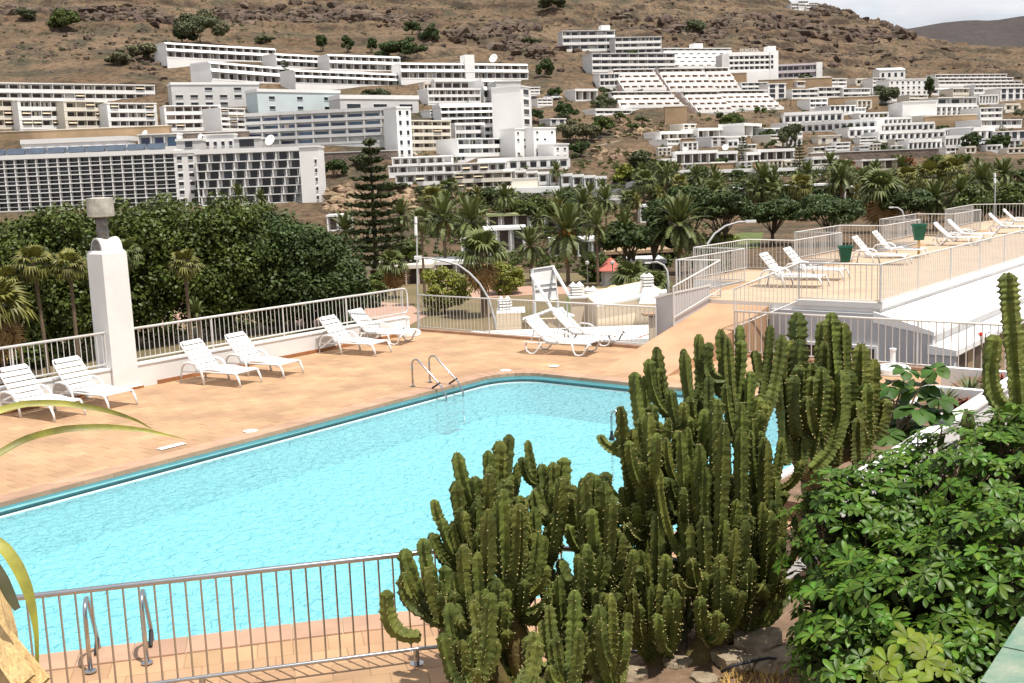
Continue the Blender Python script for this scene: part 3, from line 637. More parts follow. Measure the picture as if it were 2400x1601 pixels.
# ------------------------------------------------------------------ sun loungers (x runs from head to foot)
def lounger_parts(root, kind):
    mm = MT['lounger']; ang = math.radians(52 if kind == 'A' else 45); bl = .80; wd = .66; sz = .33
    bx = np.array([-math.cos(ang), 0, math.sin(ang)]); bn = np.array([math.sin(ang), 0, math.cos(ang)])
    def add(name, fn, smooth=False, par=None):
        m = MB(); fn(m); return m.obj(name, mm, par or root, smooth=smooth)
    def slab(m, c, lx, ly, th, ax): m.box(c, (lx, ly, th), ax)
    A0 = np.array([bx, [0, 1, 0], bn]); A1 = np.eye(3)
    if kind == 'A':   # slotted across: solid boards with narrow slots
        n = 6
        for i in range(n):
            l = bl/n; c = np.array([0, 0, sz])+bx*(l*(i+.5)); wdd = wd*(.86 if i == n-1 else .96 if i == n-2 else 1.0)
            add('back_slat', lambda m: slab(m, c, l-.03, wdd, .022, A0))
        for i in range(11):
            l = 1.18/11; zz = sz+.02*math.sin(i*.5); add('seat_slat', lambda m: slab(m, np.array([.03+l*(i+.5), 0, zz]), l-.02, wd, .022, A1))
    else:             # slats lengthwise
        for i in range(6):
            yy = -wd/2+wd/6*(i+.5); add('back_slat', lambda m: slab(m, np.array([0, yy, sz])+bx*(bl*.5-.02), bl*.86, wd/6-.022, .02, A0))
        add('back_end', lambda m: slab(m, np.array([0, 0, sz])+bx*(bl*.96), .10, wd, .03, A0)); add('back_end', lambda m: slab(m, np.array([0, 0, sz])+bx*.03, .06, wd, .03, A0))
        for i in range(13):
            l = 1.16/13; add('seat_slat', lambda m: slab(m, np.array([.04+l*(i+.5), 0, sz-.0]), l-.02, wd, .02, A1))
    for s in (-1, 1):
        y = s*(wd/2+.01)
        add('side_rail', lambda m: m.tube([(-.05, y, sz-.03), (.6, y, sz-.03), (1.16, y, sz-.02), (1.22, y, sz-.06)], .022, 6), True)
        add('back_rail', lambda m: m.tube([np.array([0, y*.96, sz-.02])-bn*.012, np.array([0, y*.96, sz-.02])+bx*bl*.9-bn*.012, np.array([0, y*.86, sz-.02])+bx*bl-bn*.012], .018, 6), True)
        if kind == 'A':
            ya = s*(wd/2+.06)
            add('armrest', lambda m: m.tube([(-.50, ya, 0), (-.47, ya, .22), (-.42, ya, .38), (-.33, ya, .475), (-.18, ya, .50), (.02, ya, .47), (.13, ya, .40), (.18, ya, .28), (.25, ya, 0)], [.03, .028, .028, .03, .032, .03, .028, .028, .026], 6), True)
            add('brace', lambda m: m.tube([(-.46, ya*.98, .28), (.16, ya*.98, .29)], .018, 6))
            add('leg', lambda m: m.tube([(1.06, y, sz-.02), (1.19, y, sz-.05), (1.25, y, .16), (1.29, y, 0)], [.03, .03, .026, .022], 6), True)
        else:
            ya = s*(wd/2+.04)
            add('armrest', lambda m: m.tube([(-.18, ya, .30), (-.15, ya, .44), (-.03, ya, .49), (.20, ya, .47), (.30, ya, .42), (.33, ya, .30)], .02, 6), True)
            add('leg', lambda m: m.tube([(-.10, ya, .32), (-.24, ya, .10), (-.33, ya, .02), (-.44, ya, .018), (-.53, ya, .08), (-.56, ya, .2), (-.52, ya, .32)], .024, 6), True)
            add('leg', lambda m: m.tube([(.72, ya, .31), (.74, ya, .14), (.80, ya, .03), (.92, ya, .018), (1.02, ya, .06), (1.08, ya, .18), (1.18, ya, .31)], .024, 6), True)
            add('back_prop', lambda m: m.tube([np.array([0, ya*.8, sz])+bx*.45, np.array([-.45, ya*.8, .28])], .016, 6))
            add('rear_rail', lambda m: m.tube([(-.62, ya, .30), (0, ya, .30)], .02, 6))
proto = {}
def lounger(kind, label, px, py, z, ang, group, scale=1.0):
    """px,py: picture point of the ground under the middle of the seat; ang: direction from head to foot"""
    P = gz(px, py, z)
    if kind not in proto:
        r = thing('sun_lounger', label, 'sun lounger', P, 0, group); lounger_parts(r, kind); proto[kind] = r
    else: r = copy_tree(proto[kind])
    c, s = math.cos(ang), math.sin(ang); r.location = (P[0]-c*.38, P[1]-s*.38, z); r.rotation_euler = (0, 0, ang); r['label'] = label; r['group'] = group; return r
aV = math.atan2(-VD[1], -VD[0])
GL = 'white plastic sun loungers'
lounger('A', 'white lounger at the far left of the deck, its foot by the strap leaf', 100, 972, 0, aV+.10, GL)
lounger('A', 'white lounger leaning back right in front of the chimney pillar', 224, 948, 0, aV+.10, GL)
lounger('A', 'white lounger with slotted back just right of the chimney pillar', 519, 897, 0, aV+.16, GL)
lounger('A', 'white lounger fourth along the parapet, right of its slotted twin', 620, 876, 0, aV+.16, GL)
lounger('A', 'white slotted lounger fifth along the parapet, beside the lengthwise slatted one', 833, 827, 0, aV+.16, GL)
lounger('B', 'white lounger with lengthwise slats at the far end of the parapet', 903, 803, 0, aV+.22, GL)
lounger('B', 'front lounger of the pair by the end railing', 1327, 828, 0, aV+.18, GL)
lounger('B', 'rear lounger of the pair, closest to the end railing', 1385, 806, 0, aV+.20, GL)
ZT = 1.05
lounger('A', 'lounger nearest the ramp on the upper terrace', 1860, 672, ZT, aV+.12, GL)
lounger('A', 'second lounger on the upper terrace, beside the one nearest the ramp', 1912, 655, ZT, aV+.12, GL)
lounger('A', 'upper terrace lounger just right of the first green planter', 2065, 620, ZT, aV+.12, GL)
lounger('A', 'upper terrace lounger left of the second green planter', 2108, 604, ZT, aV+.12, GL)
lounger('B', 'upper terrace lounger right of the second green planter', 2250, 575, ZT, aV+.12, GL)
lounger('B', 'upper terrace lounger fourth from the right edge', 2280, 566, ZT, aV+.12, GL)
lounger('B', 'far upper terrace lounger second from the right edge', 2372, 547, ZT, aV+.12, GL)
lounger('B', 'last lounger at the far right end of the upper terrace', 2402, 534, ZT, aV+.12, GL)
# umbrella bases
for (x, y, lab) in [(957, 787, 'round white parasol stand in the far corner of the deck'), (2092, 876, 'round white parasol stand before the shaded wall')]:
    o = thing('parasol_stand', lab, 'parasol stand', gz(x, y), 0, 'white parasol stands')
    m = MB(); m.lathe([(.36, 0), (.37, .03), (.36, .13), (.30, .17), (.06, .19)], 24); m.obj('base', MT['white_paint'], o, smooth=False)
    m = MB(); m.lathe([(.055, .17), (.055, .50), (.07, .505), (.07, .54), (.03, .545)], 14); m.obj('sleeve', MT['white_paint'], o)

# ------------------------------------------------------------------ ramp, upper terrace and the building under it
U0 = 25.0; VA, VB = 11.0, 9.0; VL, VLL = 14.6, 16.4
rmp = MB(); vs = [W(19.9, 13.45, .004), W(19.9, 11.8, .004), W(U0+.4, 11.8, ZT-.02), W(U0+.4, 13.45, ZT-.02), W(19.9, 13.45, -1), W(19.9, 11.8, -1), W(U0+.4, 11.8, -1), W(U0+.4, 13.45, -1)]
rmp.add(vs, [(0, 1, 2, 3), (0, 4, 5, 1), (1, 5, 6, 2), (3, 2, 6, 7), (0, 3, 7, 4)])
tag(rmp.obj('ramp', MT['tile']), 'peach ramp climbing to the upper terrace', kind='structure')
zr = lambda u: max(0, (u-19.9)/(U0+.4-19.9)*(ZT-.02))
ZU = [25.3, 29.3, 33.0, 36.8, 41.0, 45.2, 49.6, 53.9, 59.8, 66.]
zig = [(U0+.5, 13.4), (25.3, VL), (29.3, VL), (29.5, VLL), (33.1, VLL), (32.8, VL), (36.7, VL), (36.9, VLL), (41.1, VLL), (40.8, VL), (45.0, VL), (45.4, VLL), (49.9, VLL), (49.4, VL), (53.6, VL), (54.2, VLL), (59.8, VLL+.3), (59.8, 9.2)]
terr_poly = [(U0, VA), (U0, 13.4)] + zig[1:-1] + [(66., VLL), (66., VB-.2), (U0, VB)]
up = link(sheet('upper_terrace', np.array(terr_poly), None, ZT-.004, MT['grout'])); tag(up, 'peach tiled upper terrace', kind='structure')
m = MB(); tp = np.array(terr_poly)
for a, b in zip(tp, np.roll(tp, -1, 0)):
    A = W(*a, ZT-.004); B = W(*b, ZT-.004); m.add([A, B, B-(0, 0, 2.6), A-(0, 0, 2.6)], [(0, 1, 2, 3)])
m.obj('terrace_wall', MT['white_wall'], up)
Vs = []; Fs = []; k = 0; tv = tile_mesh(.5); tb = np.array(tv.v); a = math.pi/2-YU; ca, sa = math.cos(a), math.sin(a); q = tb@np.array([[ca, sa, 0], [-sa, ca, 0], [0, 0, 1]])
for i in range(100):
    for j in range(18):
        c = (U0+.3+i*.5, VB+.35+j*.5)
        if c[0] > 64 or not inside(c, tp) or not all(inside((c[0]+s*.25, c[1]+t*.25), tp) for s in (-1, 1) for t in (-1, 1)) or not inview(W(*c, ZT), 30): continue
        Vs.append(q+W(*c, ZT)); Fs += [tuple(x+12*k for x in f) for f in tv.f]; k += 1
mat('tile_pale', (.47, .345, .235), .8, .08, 1.0, .1, 25, island=.06)
tag(link(bpy.data.objects.new('terrace_tiles', np_mesh('terrace_tiles', np.concatenate(Vs), Fs, MT['tile_pale'])), up), kind='stuff')
# kerbs of the terrace
tk = thing('terrace_kerb', 'cream kerb under the front and right railings of the upper terrace', 'kerb', W(U0, VA, ZT)); O = np.array(tk.location)
for a, b in (((U0, VA), (U0, VB)), ((U0, VB), (64, VB-.15))):
    d = np.array(b)-np.array(a); ln = np.linalg.norm(d); d = d/ln; dw = UD*d[0]+VD*d[1]; m = MB(); m.box(W(*(np.array(a)+np.array(b))/2, ZT+.04)-O, (ln+.16, .14, .13), np.array([dw, np.cross((0, 0, 1), dw), [0, 0, 1]])); m.obj('kerb_strip', MT['white_wall'], tk)
zt = ZT+.11
railing('terrace_railing', 'white railing along the front corner of the upper terrace', [W(U0, VA, zt), W(U0, VB, zt)], .89, rr=.02, bot=.04, post=3)
railing('terrace_railing', 'long white railing along the right side of the upper terrace', [W(U0, VB, zt), W(62, VB-.15, zt)], .89, rr=.02, bot=.04, spacing=.15, post=2.6)
railing('ramp_railing', 'white railing on the right side of the ramp', [W(23.1, 11.78, zr(23.1)), W(U0, VA, ZT+.02)], .98, rr=.022, bot=.06, post=5)
railing('ramp_railing', 'white sloping railing on the left side of the ramp', [W(23.1, 13.42, zr(23.1)), W(U0+.5, 13.40, ZT)], .98, rr=.024, bot=.22, post=5)
zz = [W(u, v, ZT) for u, v in zig]
railing('zigzag_railing', 'first stretch of white zigzag railing, beside the ramp', zz[0:6], .98, rr=.02, bot=.05, post=5, spacing=.15)
railing('zigzag_railing', 'middle stretch of white zigzag railing behind the first green planter', zz[5:10], .98, rr=.02, bot=.05, post=5, spacing=.15)
railing('zigzag_railing', 'third stretch of white zigzag railing behind the second green planter', zz[9:14], .98, rr=.02, bot=.05, post=5, spacing=.16)
railing('zigzag_railing', 'far stretch of white zigzag railing at the end of the upper terrace', zz[13:18], .98, rr=.02, bot=.05, post=5, spacing=.16)
# building carrying the terrace: gable wall, shade coloured in, and stepped white roofs
bl = thing('lower_building', 'white building with stepped roofs and shaded end wall below the upper terrace', 'building', W(24.9, 9, -1)); O = np.array(bl.location)
sec = [(11.7, -1.6), (11.7, .93), (9.02, .93), (8.6, .80), (7.76, .54), (7.76, .24), (7.28, .16), (7.28, -1.6)]
def bl_add(name, mt, fn):
    m = MB(); fn(m); m.v = [tuple(np.array(q)-O) for q in m.v]; return m.obj(name, MT[mt], bl)
bl_add('end_wall', 'shaded_wall', lambda m: m.extr([(p[0]-.02 if p[0] < 11 else p[0], p[1]-.03) for p in sec], W(24.86, 0, 0), VD, (0, 0, 1), UD, .2))
bl_add('roof', 'roof_white', lambda m: m.extr([(9.1, .95), (8.6, .82), (7.70, .56), (7.70, .47), (9.1, .7)], W(24.84, 0, 0), VD, (0, 0, 1), UD, 40))
bl_add('clerestory_wall', 'white_wall', lambda m: ubox(m, 25.1, 64, 7.80, 9.0, -1.5, .5))
bl_add('lower_roof', 'roof_white', lambda m: m.extr([(7.84, .26), (7.2, .17), (7.2, .04), (7.84, .04)], W(24.82, 0, 0), VD, (0, 0, 1), UD, 40))
bl_add('side_wall', 'bldg_tan', lambda m: ubox(m, 24.9, 64, 7.34, 7.8, -1.6, .04))
for i in range(3): bl_add('window', 'glass_brown', lambda m: ubox(m, 25.3+i*1.4, 26.1+i*1.4, 7.31, 7.36, -.55, -.08))
for v0, v1 in ((10.5, 11.2), (9.05, 9.75)):
    wn = bl_add('window', 'glass_brown', lambda m: ubox(m, 24.84, 24.87, v0, v1, -.6, .08))
    for q in ((v0-.06, v1+.06, .08, .15), (v0-.06, v0, -.6, .08), (v1, v1+.06, -.6, .08)):
        m = MB(); ubox(m, 24.80, 24.86, *q); m.v = [tuple(np.array(p)-O) for p in m.v]; m.obj('frame', MT['white_paint'], wn)
# end of the white wall beside the ramp, shade put into its colour
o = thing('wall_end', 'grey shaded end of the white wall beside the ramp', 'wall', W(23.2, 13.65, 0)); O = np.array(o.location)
m = MB(); m.extr([(13.46, -.4), (13.46, 1.40), (13.95, 1.27), (13.95, -.4)], W(23.15, 0, 0)-O, VD, (0, 0, 1), UD, 1.9); m.obj('wall_panel', MT['shaded_wall'], o)
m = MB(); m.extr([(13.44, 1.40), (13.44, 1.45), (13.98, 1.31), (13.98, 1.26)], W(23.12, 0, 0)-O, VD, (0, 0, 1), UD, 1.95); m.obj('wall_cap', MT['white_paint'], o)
# green planters on the terrace
for (x, y, s, lab, post) in [(1981, 614, 1.0, 'square green planter nearer the ramp on the upper terrace', 0), (2153, 604, 1.0, 'green planter raised on a thin stand on the upper terrace', .62)]:
    P = gz(x, y, ZT); o = thing('green_planter', lab, 'planter', P, math.pi/2-YU+.5, 'green planters')
    m = MB(); n = 4; ring = lambda r, z: [(r*math.cos(math.pi/4+k*math.pi/2), r*math.sin(math.pi/4+k*math.pi/2), z+post) for k in range(4)]
    m.add(ring(.20, 0)+ring(.30, .50)+ring(.33, .50)+ring(.33, .56)+ring(.28, .56)+ring(.27, .48), [(3, 2, 1, 0)]+[(q*4+k, q*4+(k+1) % 4, q*4+4+(k+1) % 4, q*4+4+k) for q in range(5) for k in range(4)]+[(20, 21, 22, 23)])
    m.obj('pot', MT['green_pot'], o)
    if post: m = MB(); m.tube([(0, 0, 0), (0, 0, post)], .045, 8); m.obj('stand', MT['dry'], o); m = MB(); m.lathe([(.16, 0), (.16, .03)], 12); m.obj('foot', MT['dry'], o)

# ------------------------------------------------------------------ neighbour's roofs beyond the end railing
def pbox(m, x0, x1, yt, D, zb, dep, ax=None):
    A = at(x0, yt, D); B = at(x1, yt, D); z = (A[2]+B[2])/2; e = B-A; e[2] = 0; ln = np.linalg.norm(e); e = e/ln; n = np.array([-e[1], e[0], 0])
    c = (A+B)/2; c[2] = (z+zb)/2; c = c+n*dep/2; m.box(c, (ln, dep, z-zb), np.array([e, n, [0, 0, 1.]])); return z, A, B, e, n
nb = thing('neighbour_house', 'cream and white house roofs just beyond the end railing', 'house', at(1350, 760, 36)); O = np.array(nb.location)
def nb_add(name, mt, fn):
    m = MB(); fn(m); m.v = [tuple(np.array(q)-O) for q in m.v]; return m.obj(name, MT[mt], nb)
nb_add('flat_roof', 'roof_white', lambda m: pbox(m, 1000, 1700, 800, 33, -8, 3.0))
nb_add('cream_tower', 'cream_wall', lambda m: pbox(m, 1163, 1220, 733, 36, -8, 1.0)); nb_add('tower_cap', 'white_paint', lambda m: m.box(at(1191, 731, 36)+np.array([.1, .45, 0]), (.95, 1.15, .06)))
nb_add('cream_wall', 'cream_wall', lambda m: pbox(m, 1222, 1340, 748, 37, -8, .3)); nb_add('wall_cap', 'white_paint', lambda m: m.tube([at(1222, 750, 36.9), at(1262, 738, 36.9), at(1297, 724, 36.9), at(1345, 742, 36.9)], .07, 6))
nb_add('cream_tower', 'cream_wall', lambda m: pbox(m, 1338, 1402, 699, 38, -8, 1.1)); nb_add('tower_cap', 'white_paint', lambda m: m.box(at(1370, 697, 38)+np.array([0, .55, 0]), (1.08, 1.25, .06)))
nb_add('cream_wall', 'cream_wall', lambda m: pbox(m, 1290, 1420, 760, 38.5, -8, .4))
def white_slope(m):
    p, q = at(1400, 715, 36), at(1560, 684, 36); dn = np.array([0, 0, -6.]); a = [p, q, q+dn, p+dn]; b = [k+np.array([-.3, 3.0, .1]) for k in a]
    m.add(a+b, [(0, 1, 2, 3), (7, 6, 5, 4), (0, 4, 5, 1), (1, 5, 6, 2), (2, 6, 7, 3), (3, 7, 4, 0)])
nb_add('sloped_white_wall', 'cream_wall', white_slope); nb_add('wall_cap', 'white_paint', lambda m: m.tube([at(1398, 714, 35.95), at(1562, 683, 35.95)], .09, 6))
nb_add('vent_pedestal', 'white_wall', lambda m: m.add([at(1498, 712, 35.8), at(1547, 712, 35.8), at(1541, 676, 35.8), at(1507, 676, 35.8)]+[p+np.array([0, .6, 0]) for p in (at(1498, 712, 35.8), at(1547, 712, 35.8), at(1541, 676, 35.8), at(1507, 676, 35.8))], [(0, 1, 2, 3), (7, 6, 5, 4), (0, 4, 5, 1), (1, 5, 6, 2), (2, 6, 7, 3), (3, 7, 4, 0)]))
nb_add('red_hose', 'red_roof', lambda m: m.tube([at(1440, 812, 33), at(1500, 790, 33.2), at(1545, 775, 33.4)], .018, 6))
nb_add('meter_box', 'cream_wall', lambda m: pbox(m, 1522, 1543, 742, 31, -2.3, .3)); nb_add('box_lid', 'coping', lambda m: pbox(m, 1508, 1543, 736, 30.9, float(at(1520, 740, 31)[2]), .45))
for (x, y, D, wpx, lab) in [(1186, 732, 36.2, 15, 'louvred roof vent with twin pyramid caps behind the fence, left of billboard'), (1355, 697, 38.2, 15, 'louvred roof vent with pyramid caps on the cream tower right of the billboard'), (1388, 706, 38.6, 13, 'lower louvred roof vent just left of the satellite dish'), (1521, 676, 36.0, 12, 'louvred roof vent on the white pedestal by the ramp')]:
    P = at(x, y, D); o = thing('roof_vent', lab, 'roof vent', P, .2, 'louvred roof vents'); s = wpx*D/F
    for q in range(4): m = MB(); m.box((0, .2, .02+q*.10), (s*2, .42, .05)); m.obj('louvre', MT['white_paint'], o)
    m = MB(); m.box((0, .2, .17), (s*1.5, .30, .36)); m.obj('core', MT['bldg_cream'], o)
    for sx in (-.5, .5):
        m = MB(); h = s*.52; m.add([(sx*s*1.04-h, .0, .38), (sx*s*1.04+h, 0, .38), (sx*s*1.04+h, .42, .38), (sx*s*1.04-h, .42, .38), (sx*s*1.04, .2, .38+s*.75)], [(3, 2, 1, 0), (0, 1, 4), (1, 2, 4), (2, 3, 4), (3, 0, 4)]); m.obj('pyramid_cap', MT['white_paint'], o)
# billboard seen from behind
A, B, Cc, Dd = at(1245, 630, 46), at(1297, 622, 47), at(1306, 702, 47), at(1252, 708, 46); o = thing('billboard', 'white billboard seen from behind with two long struts', 'billboard', (Cc+Dd)/2); O = np.array(o.location)
e = B-A; nrm = np.cross(e, Dd-A); nrm = nrm/np.linalg.norm(nrm)*.05
def quad(m, p, t): m.add([q-O for q in p]+[q+t-O for q in p], [(0, 1, 2, 3), (7, 6, 5, 4), (0, 4, 5, 1), (1, 5, 6, 2), (2, 6, 7, 3), (3, 7, 4, 0)])
m = MB(); quad(m, [A, B, Cc, Dd], nrm); m.obj('panel', MT['white_wall'], o)
lerp = lambda a, b, t: a+(b-a)*t
for t in (0, .48, .62, .97): m = MB(); quad(m, [lerp(A, Dd, t)-nrm*1.5, lerp(B, Cc, t)-nrm*1.5, lerp(B, Cc, t+.035)-nrm*1.5, lerp(A, Dd, t+.035)-nrm*1.5], nrm*1.5); m.obj('batten', MT['white_paint'], o)
for t in (0, .97): m = MB(); quad(m, [lerp(A, B, t)-nrm*1.5, lerp(A, B, t+.03)-nrm*1.5, lerp(Dd, Cc, t+.03)-nrm*1.5, lerp(Dd, Cc, t)-nrm*1.5], nrm*1.5); m.obj('frame_side', MT['white_paint'], o)
for p, q in ((at(1246, 645, 46), at(1306, 745, 38)), (at(1297, 628, 47), at(1358, 735, 38.8))): m = MB(); m.tube([p-O, q-O], .07, 6); m.obj('strut', MT['white_paint'], o)
for p in (lerp(A, Dd, 1), lerp(B, Cc, 1)): m = MB(); m.tube([p-O, p-O+np.array([0, 0, -8.5-(p[2]-0)])*1.0 if p[2] > 0 else np.array([p[0]-O[0], p[1]-O[1], -8.0-O[2]])], .08, 6); m.obj('leg', MT['white_paint'], o)
def dish(x, y, D, dia, label, aim=(-.35, -.8, .45), mt='bldg_white', group='satellite dishes', pole=.6):
    P = at(x, y, D); o = thing('satellite_dish', label, 'satellite dish', P, 0, group); a = Vector(aim).normalized(); q = a.to_track_quat('Z', 'Y').to_matrix(); m = MB(); r = dia/2
    pr = [(r*t, .22*r*t*t) for t in (.02, .35, .65, .88, 1.0)]+[(r*1.0, .22*r+.02), (r*.86, .185*r+.02), (r*.6, .08*r+.02), (r*.02, .025)]
    m.lathe(pr, 18); m.v = [tuple(q@Vector(p)) for p in m.v]; m.obj('reflector', MT[mt], o, smooth=True)
    m = MB(); m.tube([(0, .05, -.02), (0, .1, -r-pole)], max(.03, r*.06), 6); m.obj('mast', MT['lamp_grey'], o)
    m = MB(); f = np.array(a)*r*.75; lo_ = np.array(q@Vector((0, -r*.9, .2*r))); m.tube([lo_, f], r*.03, 5); m.tube([f, f*1.08], r*.08, 6); m.obj('feed_arm', MT['lamp_grey'], o)
dish(1438, 688, 40, .60, 'beige satellite dish on the white roof beyond the end railing', (-.15, -.93, .5), 'dish', 'satellite dishes', .3)

# ------------------------------------------------------------------ planter bed on the right with aloes
pl = thing('planter_wall', 'low white planter wall at the right of the pool', 'wall', W(16, 5.2, 0)); O = np.array(pl.location)
def pl_add(name, mt, fn):
    m = MB(); fn(m); m.v = [tuple(np.array(q)-O) for q in m.v]; return m.obj(name, MT[mt], pl)
pl_add('outer_wall', 'white_wall', lambda m: ubox(m, 12.2, 21.6, 4.86, 5.06, -.9, .42)); pl_add('wall_cap', 'white_paint', lambda m: ubox(m, 12.2, 21.62, 4.83, 5.10, .42, .46))
pl_add('inner_kerb', 'white_wall', lambda m: ubox(m, 12.3, 19.2, 6.02, 6.14, -.1, .30)); pl_add('inner_kerb', 'white_wall', lambda m: ubox(m, 19.2, 19.35, 5.06, 6.14, -.1, .46)); pl_add('end_kerb', 'white_wall', lambda m: ubox(m, 21.45, 21.6, 5.06, 6.5, -.1, .40)); pl_add('inner_kerb', 'white_wall', lambda m: ubox(m, 17.3, 17.45, 5.06, 6.02, -.1, .40))
pl_add('bed_soil', 'soil', lambda m: ubox(m, 12.3, 21.45, 5.06, 6.02, -.1, .26))
# planting bed in front, where the cactus and shrub stand
bedp = [gz(1080, 1760), gz(1330, 1640), gz(1480, 1530), gz(1640, 1490), gz(1850, 1440), gz(2000, 1330), W(10.2, 4.7), W(14.5, 4.6), W(24, 4.2), (16, 8, 0), (9, 2.5, 0), (3, 2.2, 0), (.5, 5, 0)]
m = MB(); n = len(bedp); cx = np.mean(np.array(bedp), 0); rings = []
for t in (1, .93, .8, .6, .35, .1):
    rings += [tuple(cx+(np.asarray(p)-cx)*t + np.array([0, 0, .02+.28*min(1, (1-t)*5)+.12*fbm(np.array(p[0]*t*2+7.), np.array(p[1]*t*2+3.), 3)*(t < .95)])) for p in bedp]
m.add(rings, [(k*n+i, k*n+(i+1) % n, k*n+n+(i+1) % n, k*n+n+i) for k in range(5) for i in range(n)]+[tuple(range(5*n, 6*n))])
tag(m.obj('planting_bed', MT['soil'], smooth=True), 'brown soil bed under the cactus', kind='structure')

# ------------------------------------------------------------------ candelabra cacti
def bez(a, b, c, n): return [a*(1-t)**2+b*2*t*(1-t)+c*t*t for t in np.linspace(0, 1, n)]
def stem_mesh(base, tip, rad, bendy=.8, ribs=5, tooth=.055, side=None):
    base, tip = np.asarray(base, float), np.asarray(tip, float); ctl = base.copy(); ctl[:2] = base[:2]+(tip[:2]-base[:2])*bendy; ctl[2] = base[2]+(tip[2]-base[2])*(.22 if bendy > .5 else .5)
    if side is not None: ctl = ctl+np.asarray(side, float)
    fine = bez(base, ctl, tip, 40); ln = sum(np.linalg.norm(b-a) for a, b in zip(fine, fine[1:])); n = max(8, int(ln/tooth*2)); P = bez(base, ctl, tip, n+1)
    V = []; Fc = []; Mi = []; tw = ru(0, 6.28); ph = ru(-.25, .25); k2 = ribs*2; ref = None; nub = []
    j = [np.random.uniform(.9, 1.1) for _ in range(n+1)]
    for i, p in enumerate(P):
        t = P[min(i+1, n)]-P[max(i-1, 0)]; t = t/math.sqrt(t@t)
        if ref is None: ref = xr(t, (.3, 1, .2)); ref /= math.sqrt(ref@ref)
        ref = ref-t*(ref@t); ref /= math.sqrt(ref@ref); b = xr(t, ref); s = i/n
        tap = min(1, .72+s*2.2)*(1 if s < .93 else math.sqrt(max(.12, 1-((s-.93)/.07)**2*.85)))
        sw = 1+.07*math.sin(i*.35+tw)
        for k in range(k2):
            a = tw+2*math.pi*k/k2+ph*s
            r = rad*tap*sw*j[i]*((1.0+(.13 if i % 2 else -.05)) if k % 2 == 0 else .47)
            q = p+(ref*math.cos(a)+b*math.sin(a))*r; V.append(q)
            if k % 2 == 0 and i % 2 and s > .12 and R() < .7: nub.append((q, ref*math.cos(a)+b*math.sin(a), t))
    for i in range(n):
        for k in range(k2): Fc.append((i*k2+k, i*k2+(k+1) % k2, (i+1)*k2+(k+1) % k2, (i+1)*k2+k)); Mi.append(0)
    Fc.append(tuple(range(n*k2, n*k2+k2))); Mi.append(0)
    for q, o, t in nub:
        s = .0052*ru(.6, 1.4)*(rad/.07); c = xr(o, t); q = q-o*.004; b0 = len(V)
        V += [q+c*s*1.2+t*s, q-c*s*1.2+t*s, q-t*s*1.6, q+o*s*2.6+t*s*.3]; Fc += [(b0, b0+1, b0+3), (b0+1, b0+2, b0+3), (b0+2, b0, b0+3)]; Mi += [1]*3
    return V, Fc, Mi
def cactus(label, trunk, stems, group='candelabra cacti'):
    base = np.asarray(trunk[0][0][0], float); o = thing('candelabra_cactus', label, 'cactus', base, 0, group)
    for pts, r0, r1 in trunk:
        m = MB(); n = len(pts); fine = []
        for i in range(n-1):
            for t in np.linspace(0, 1, 6, endpoint=(i == n-2)): fine.append(np.asarray(pts[i], float)*(1-t)+np.asarray(pts[i+1], float)*t)
        rr = [(r0+(r1-r0)*i/(len(fine)-1))*ru(.9, 1.1) for i in range(len(fine))]; m.tube([p-base for p in fine], rr, 9); m.obj('trunk', MT['cactus_old'], o, smooth=True)
    for st in stems:
        b, t, r, be, sd = st; V, Fc, Mi = stem_mesh(np.asarray(b)-base, np.asarray(t)-base, r, be, random.choice((4, 5, 5)), .05 if r > .05 else .04, sd)
        link(bpy.data.objects.new('stem', np_mesh('stem', V, Fc, [MT['cactus'], MT['spine']], False, Mi)), o)
    return o
GZB = .12
def stems_from(tips, joints, rad=(.046, .066), be=.8):
    out = []
    for x, y, D in tips:
        T = at(x, y, D); best = min(joints, key=lambda j: np.linalg.norm((j-T)[:2])*1.0+abs(j[2]-T[2])*.35 if j[2] < T[2]-.18 else 99); b = best+np.random.uniform(-.05, .05, 3)
        rr_ = ru(*rad); out.append((b, T, rr_, be, None))
        for _ in range(random.choice((0, 1, 1, 2))):
            f = ru(.25, .6); ctl = np.array([b[0]+(T[0]-b[0])*be, b[1]+(T[1]-b[1])*be, b[2]+(T[2]-b[2])*.22]); q = b*(1-f)**2+ctl*2*f*(1-f)+T*f*f
            t2 = T+np.array([ru(-.20, .20), ru(-.2, .12), -(T[2]-q[2])*ru(.1, .55)])
            if t2[2]-q[2] > .16: out.append((q, t2, rr_*ru(.75, .95), .95, None))
    return out
random.seed(21); np.random.seed(21)
# front left cactus
B0 = gz(1235, 1660, GZB); J = [at(x, y, D) for x, y, D in [(1235, 1600, 8.9), (1130, 1540, 8.7), (1330, 1530, 8.9), (1040, 1470, 8.8), (1200, 1440, 8.9), (1390, 1430, 9.0), (1120, 1350, 9.1), (1270, 1320, 9.2), (1380, 1300, 9.3), (1160, 1240, 9.4), (1290, 1220, 9.4), (1430, 1380, 9.2), (1420, 1230, 9.5), (1100, 1620, 8.2), (1220, 1640, 8.1), (1340, 1640, 8.2), (1440, 1620, 8.3)]]
tr = [([B0, J[0], J[4], J[7]], .13, .09), ([J[5], J[11], J[12]], .08, .06), ([B0, J[13]], .08, .06), ([B0, J[14]], .08, .06), ([B0, J[15]], .08, .06), ([J[15], J[16]], .08, .06), ([B0+np.array([-.1, 0, 0]), J[1], J[3]], .11, .07), ([B0+np.array([.15, .1, 0]), J[2], J[5], J[8]], .12, .07), ([J[4], J[6], J[9]], .08, .06)]
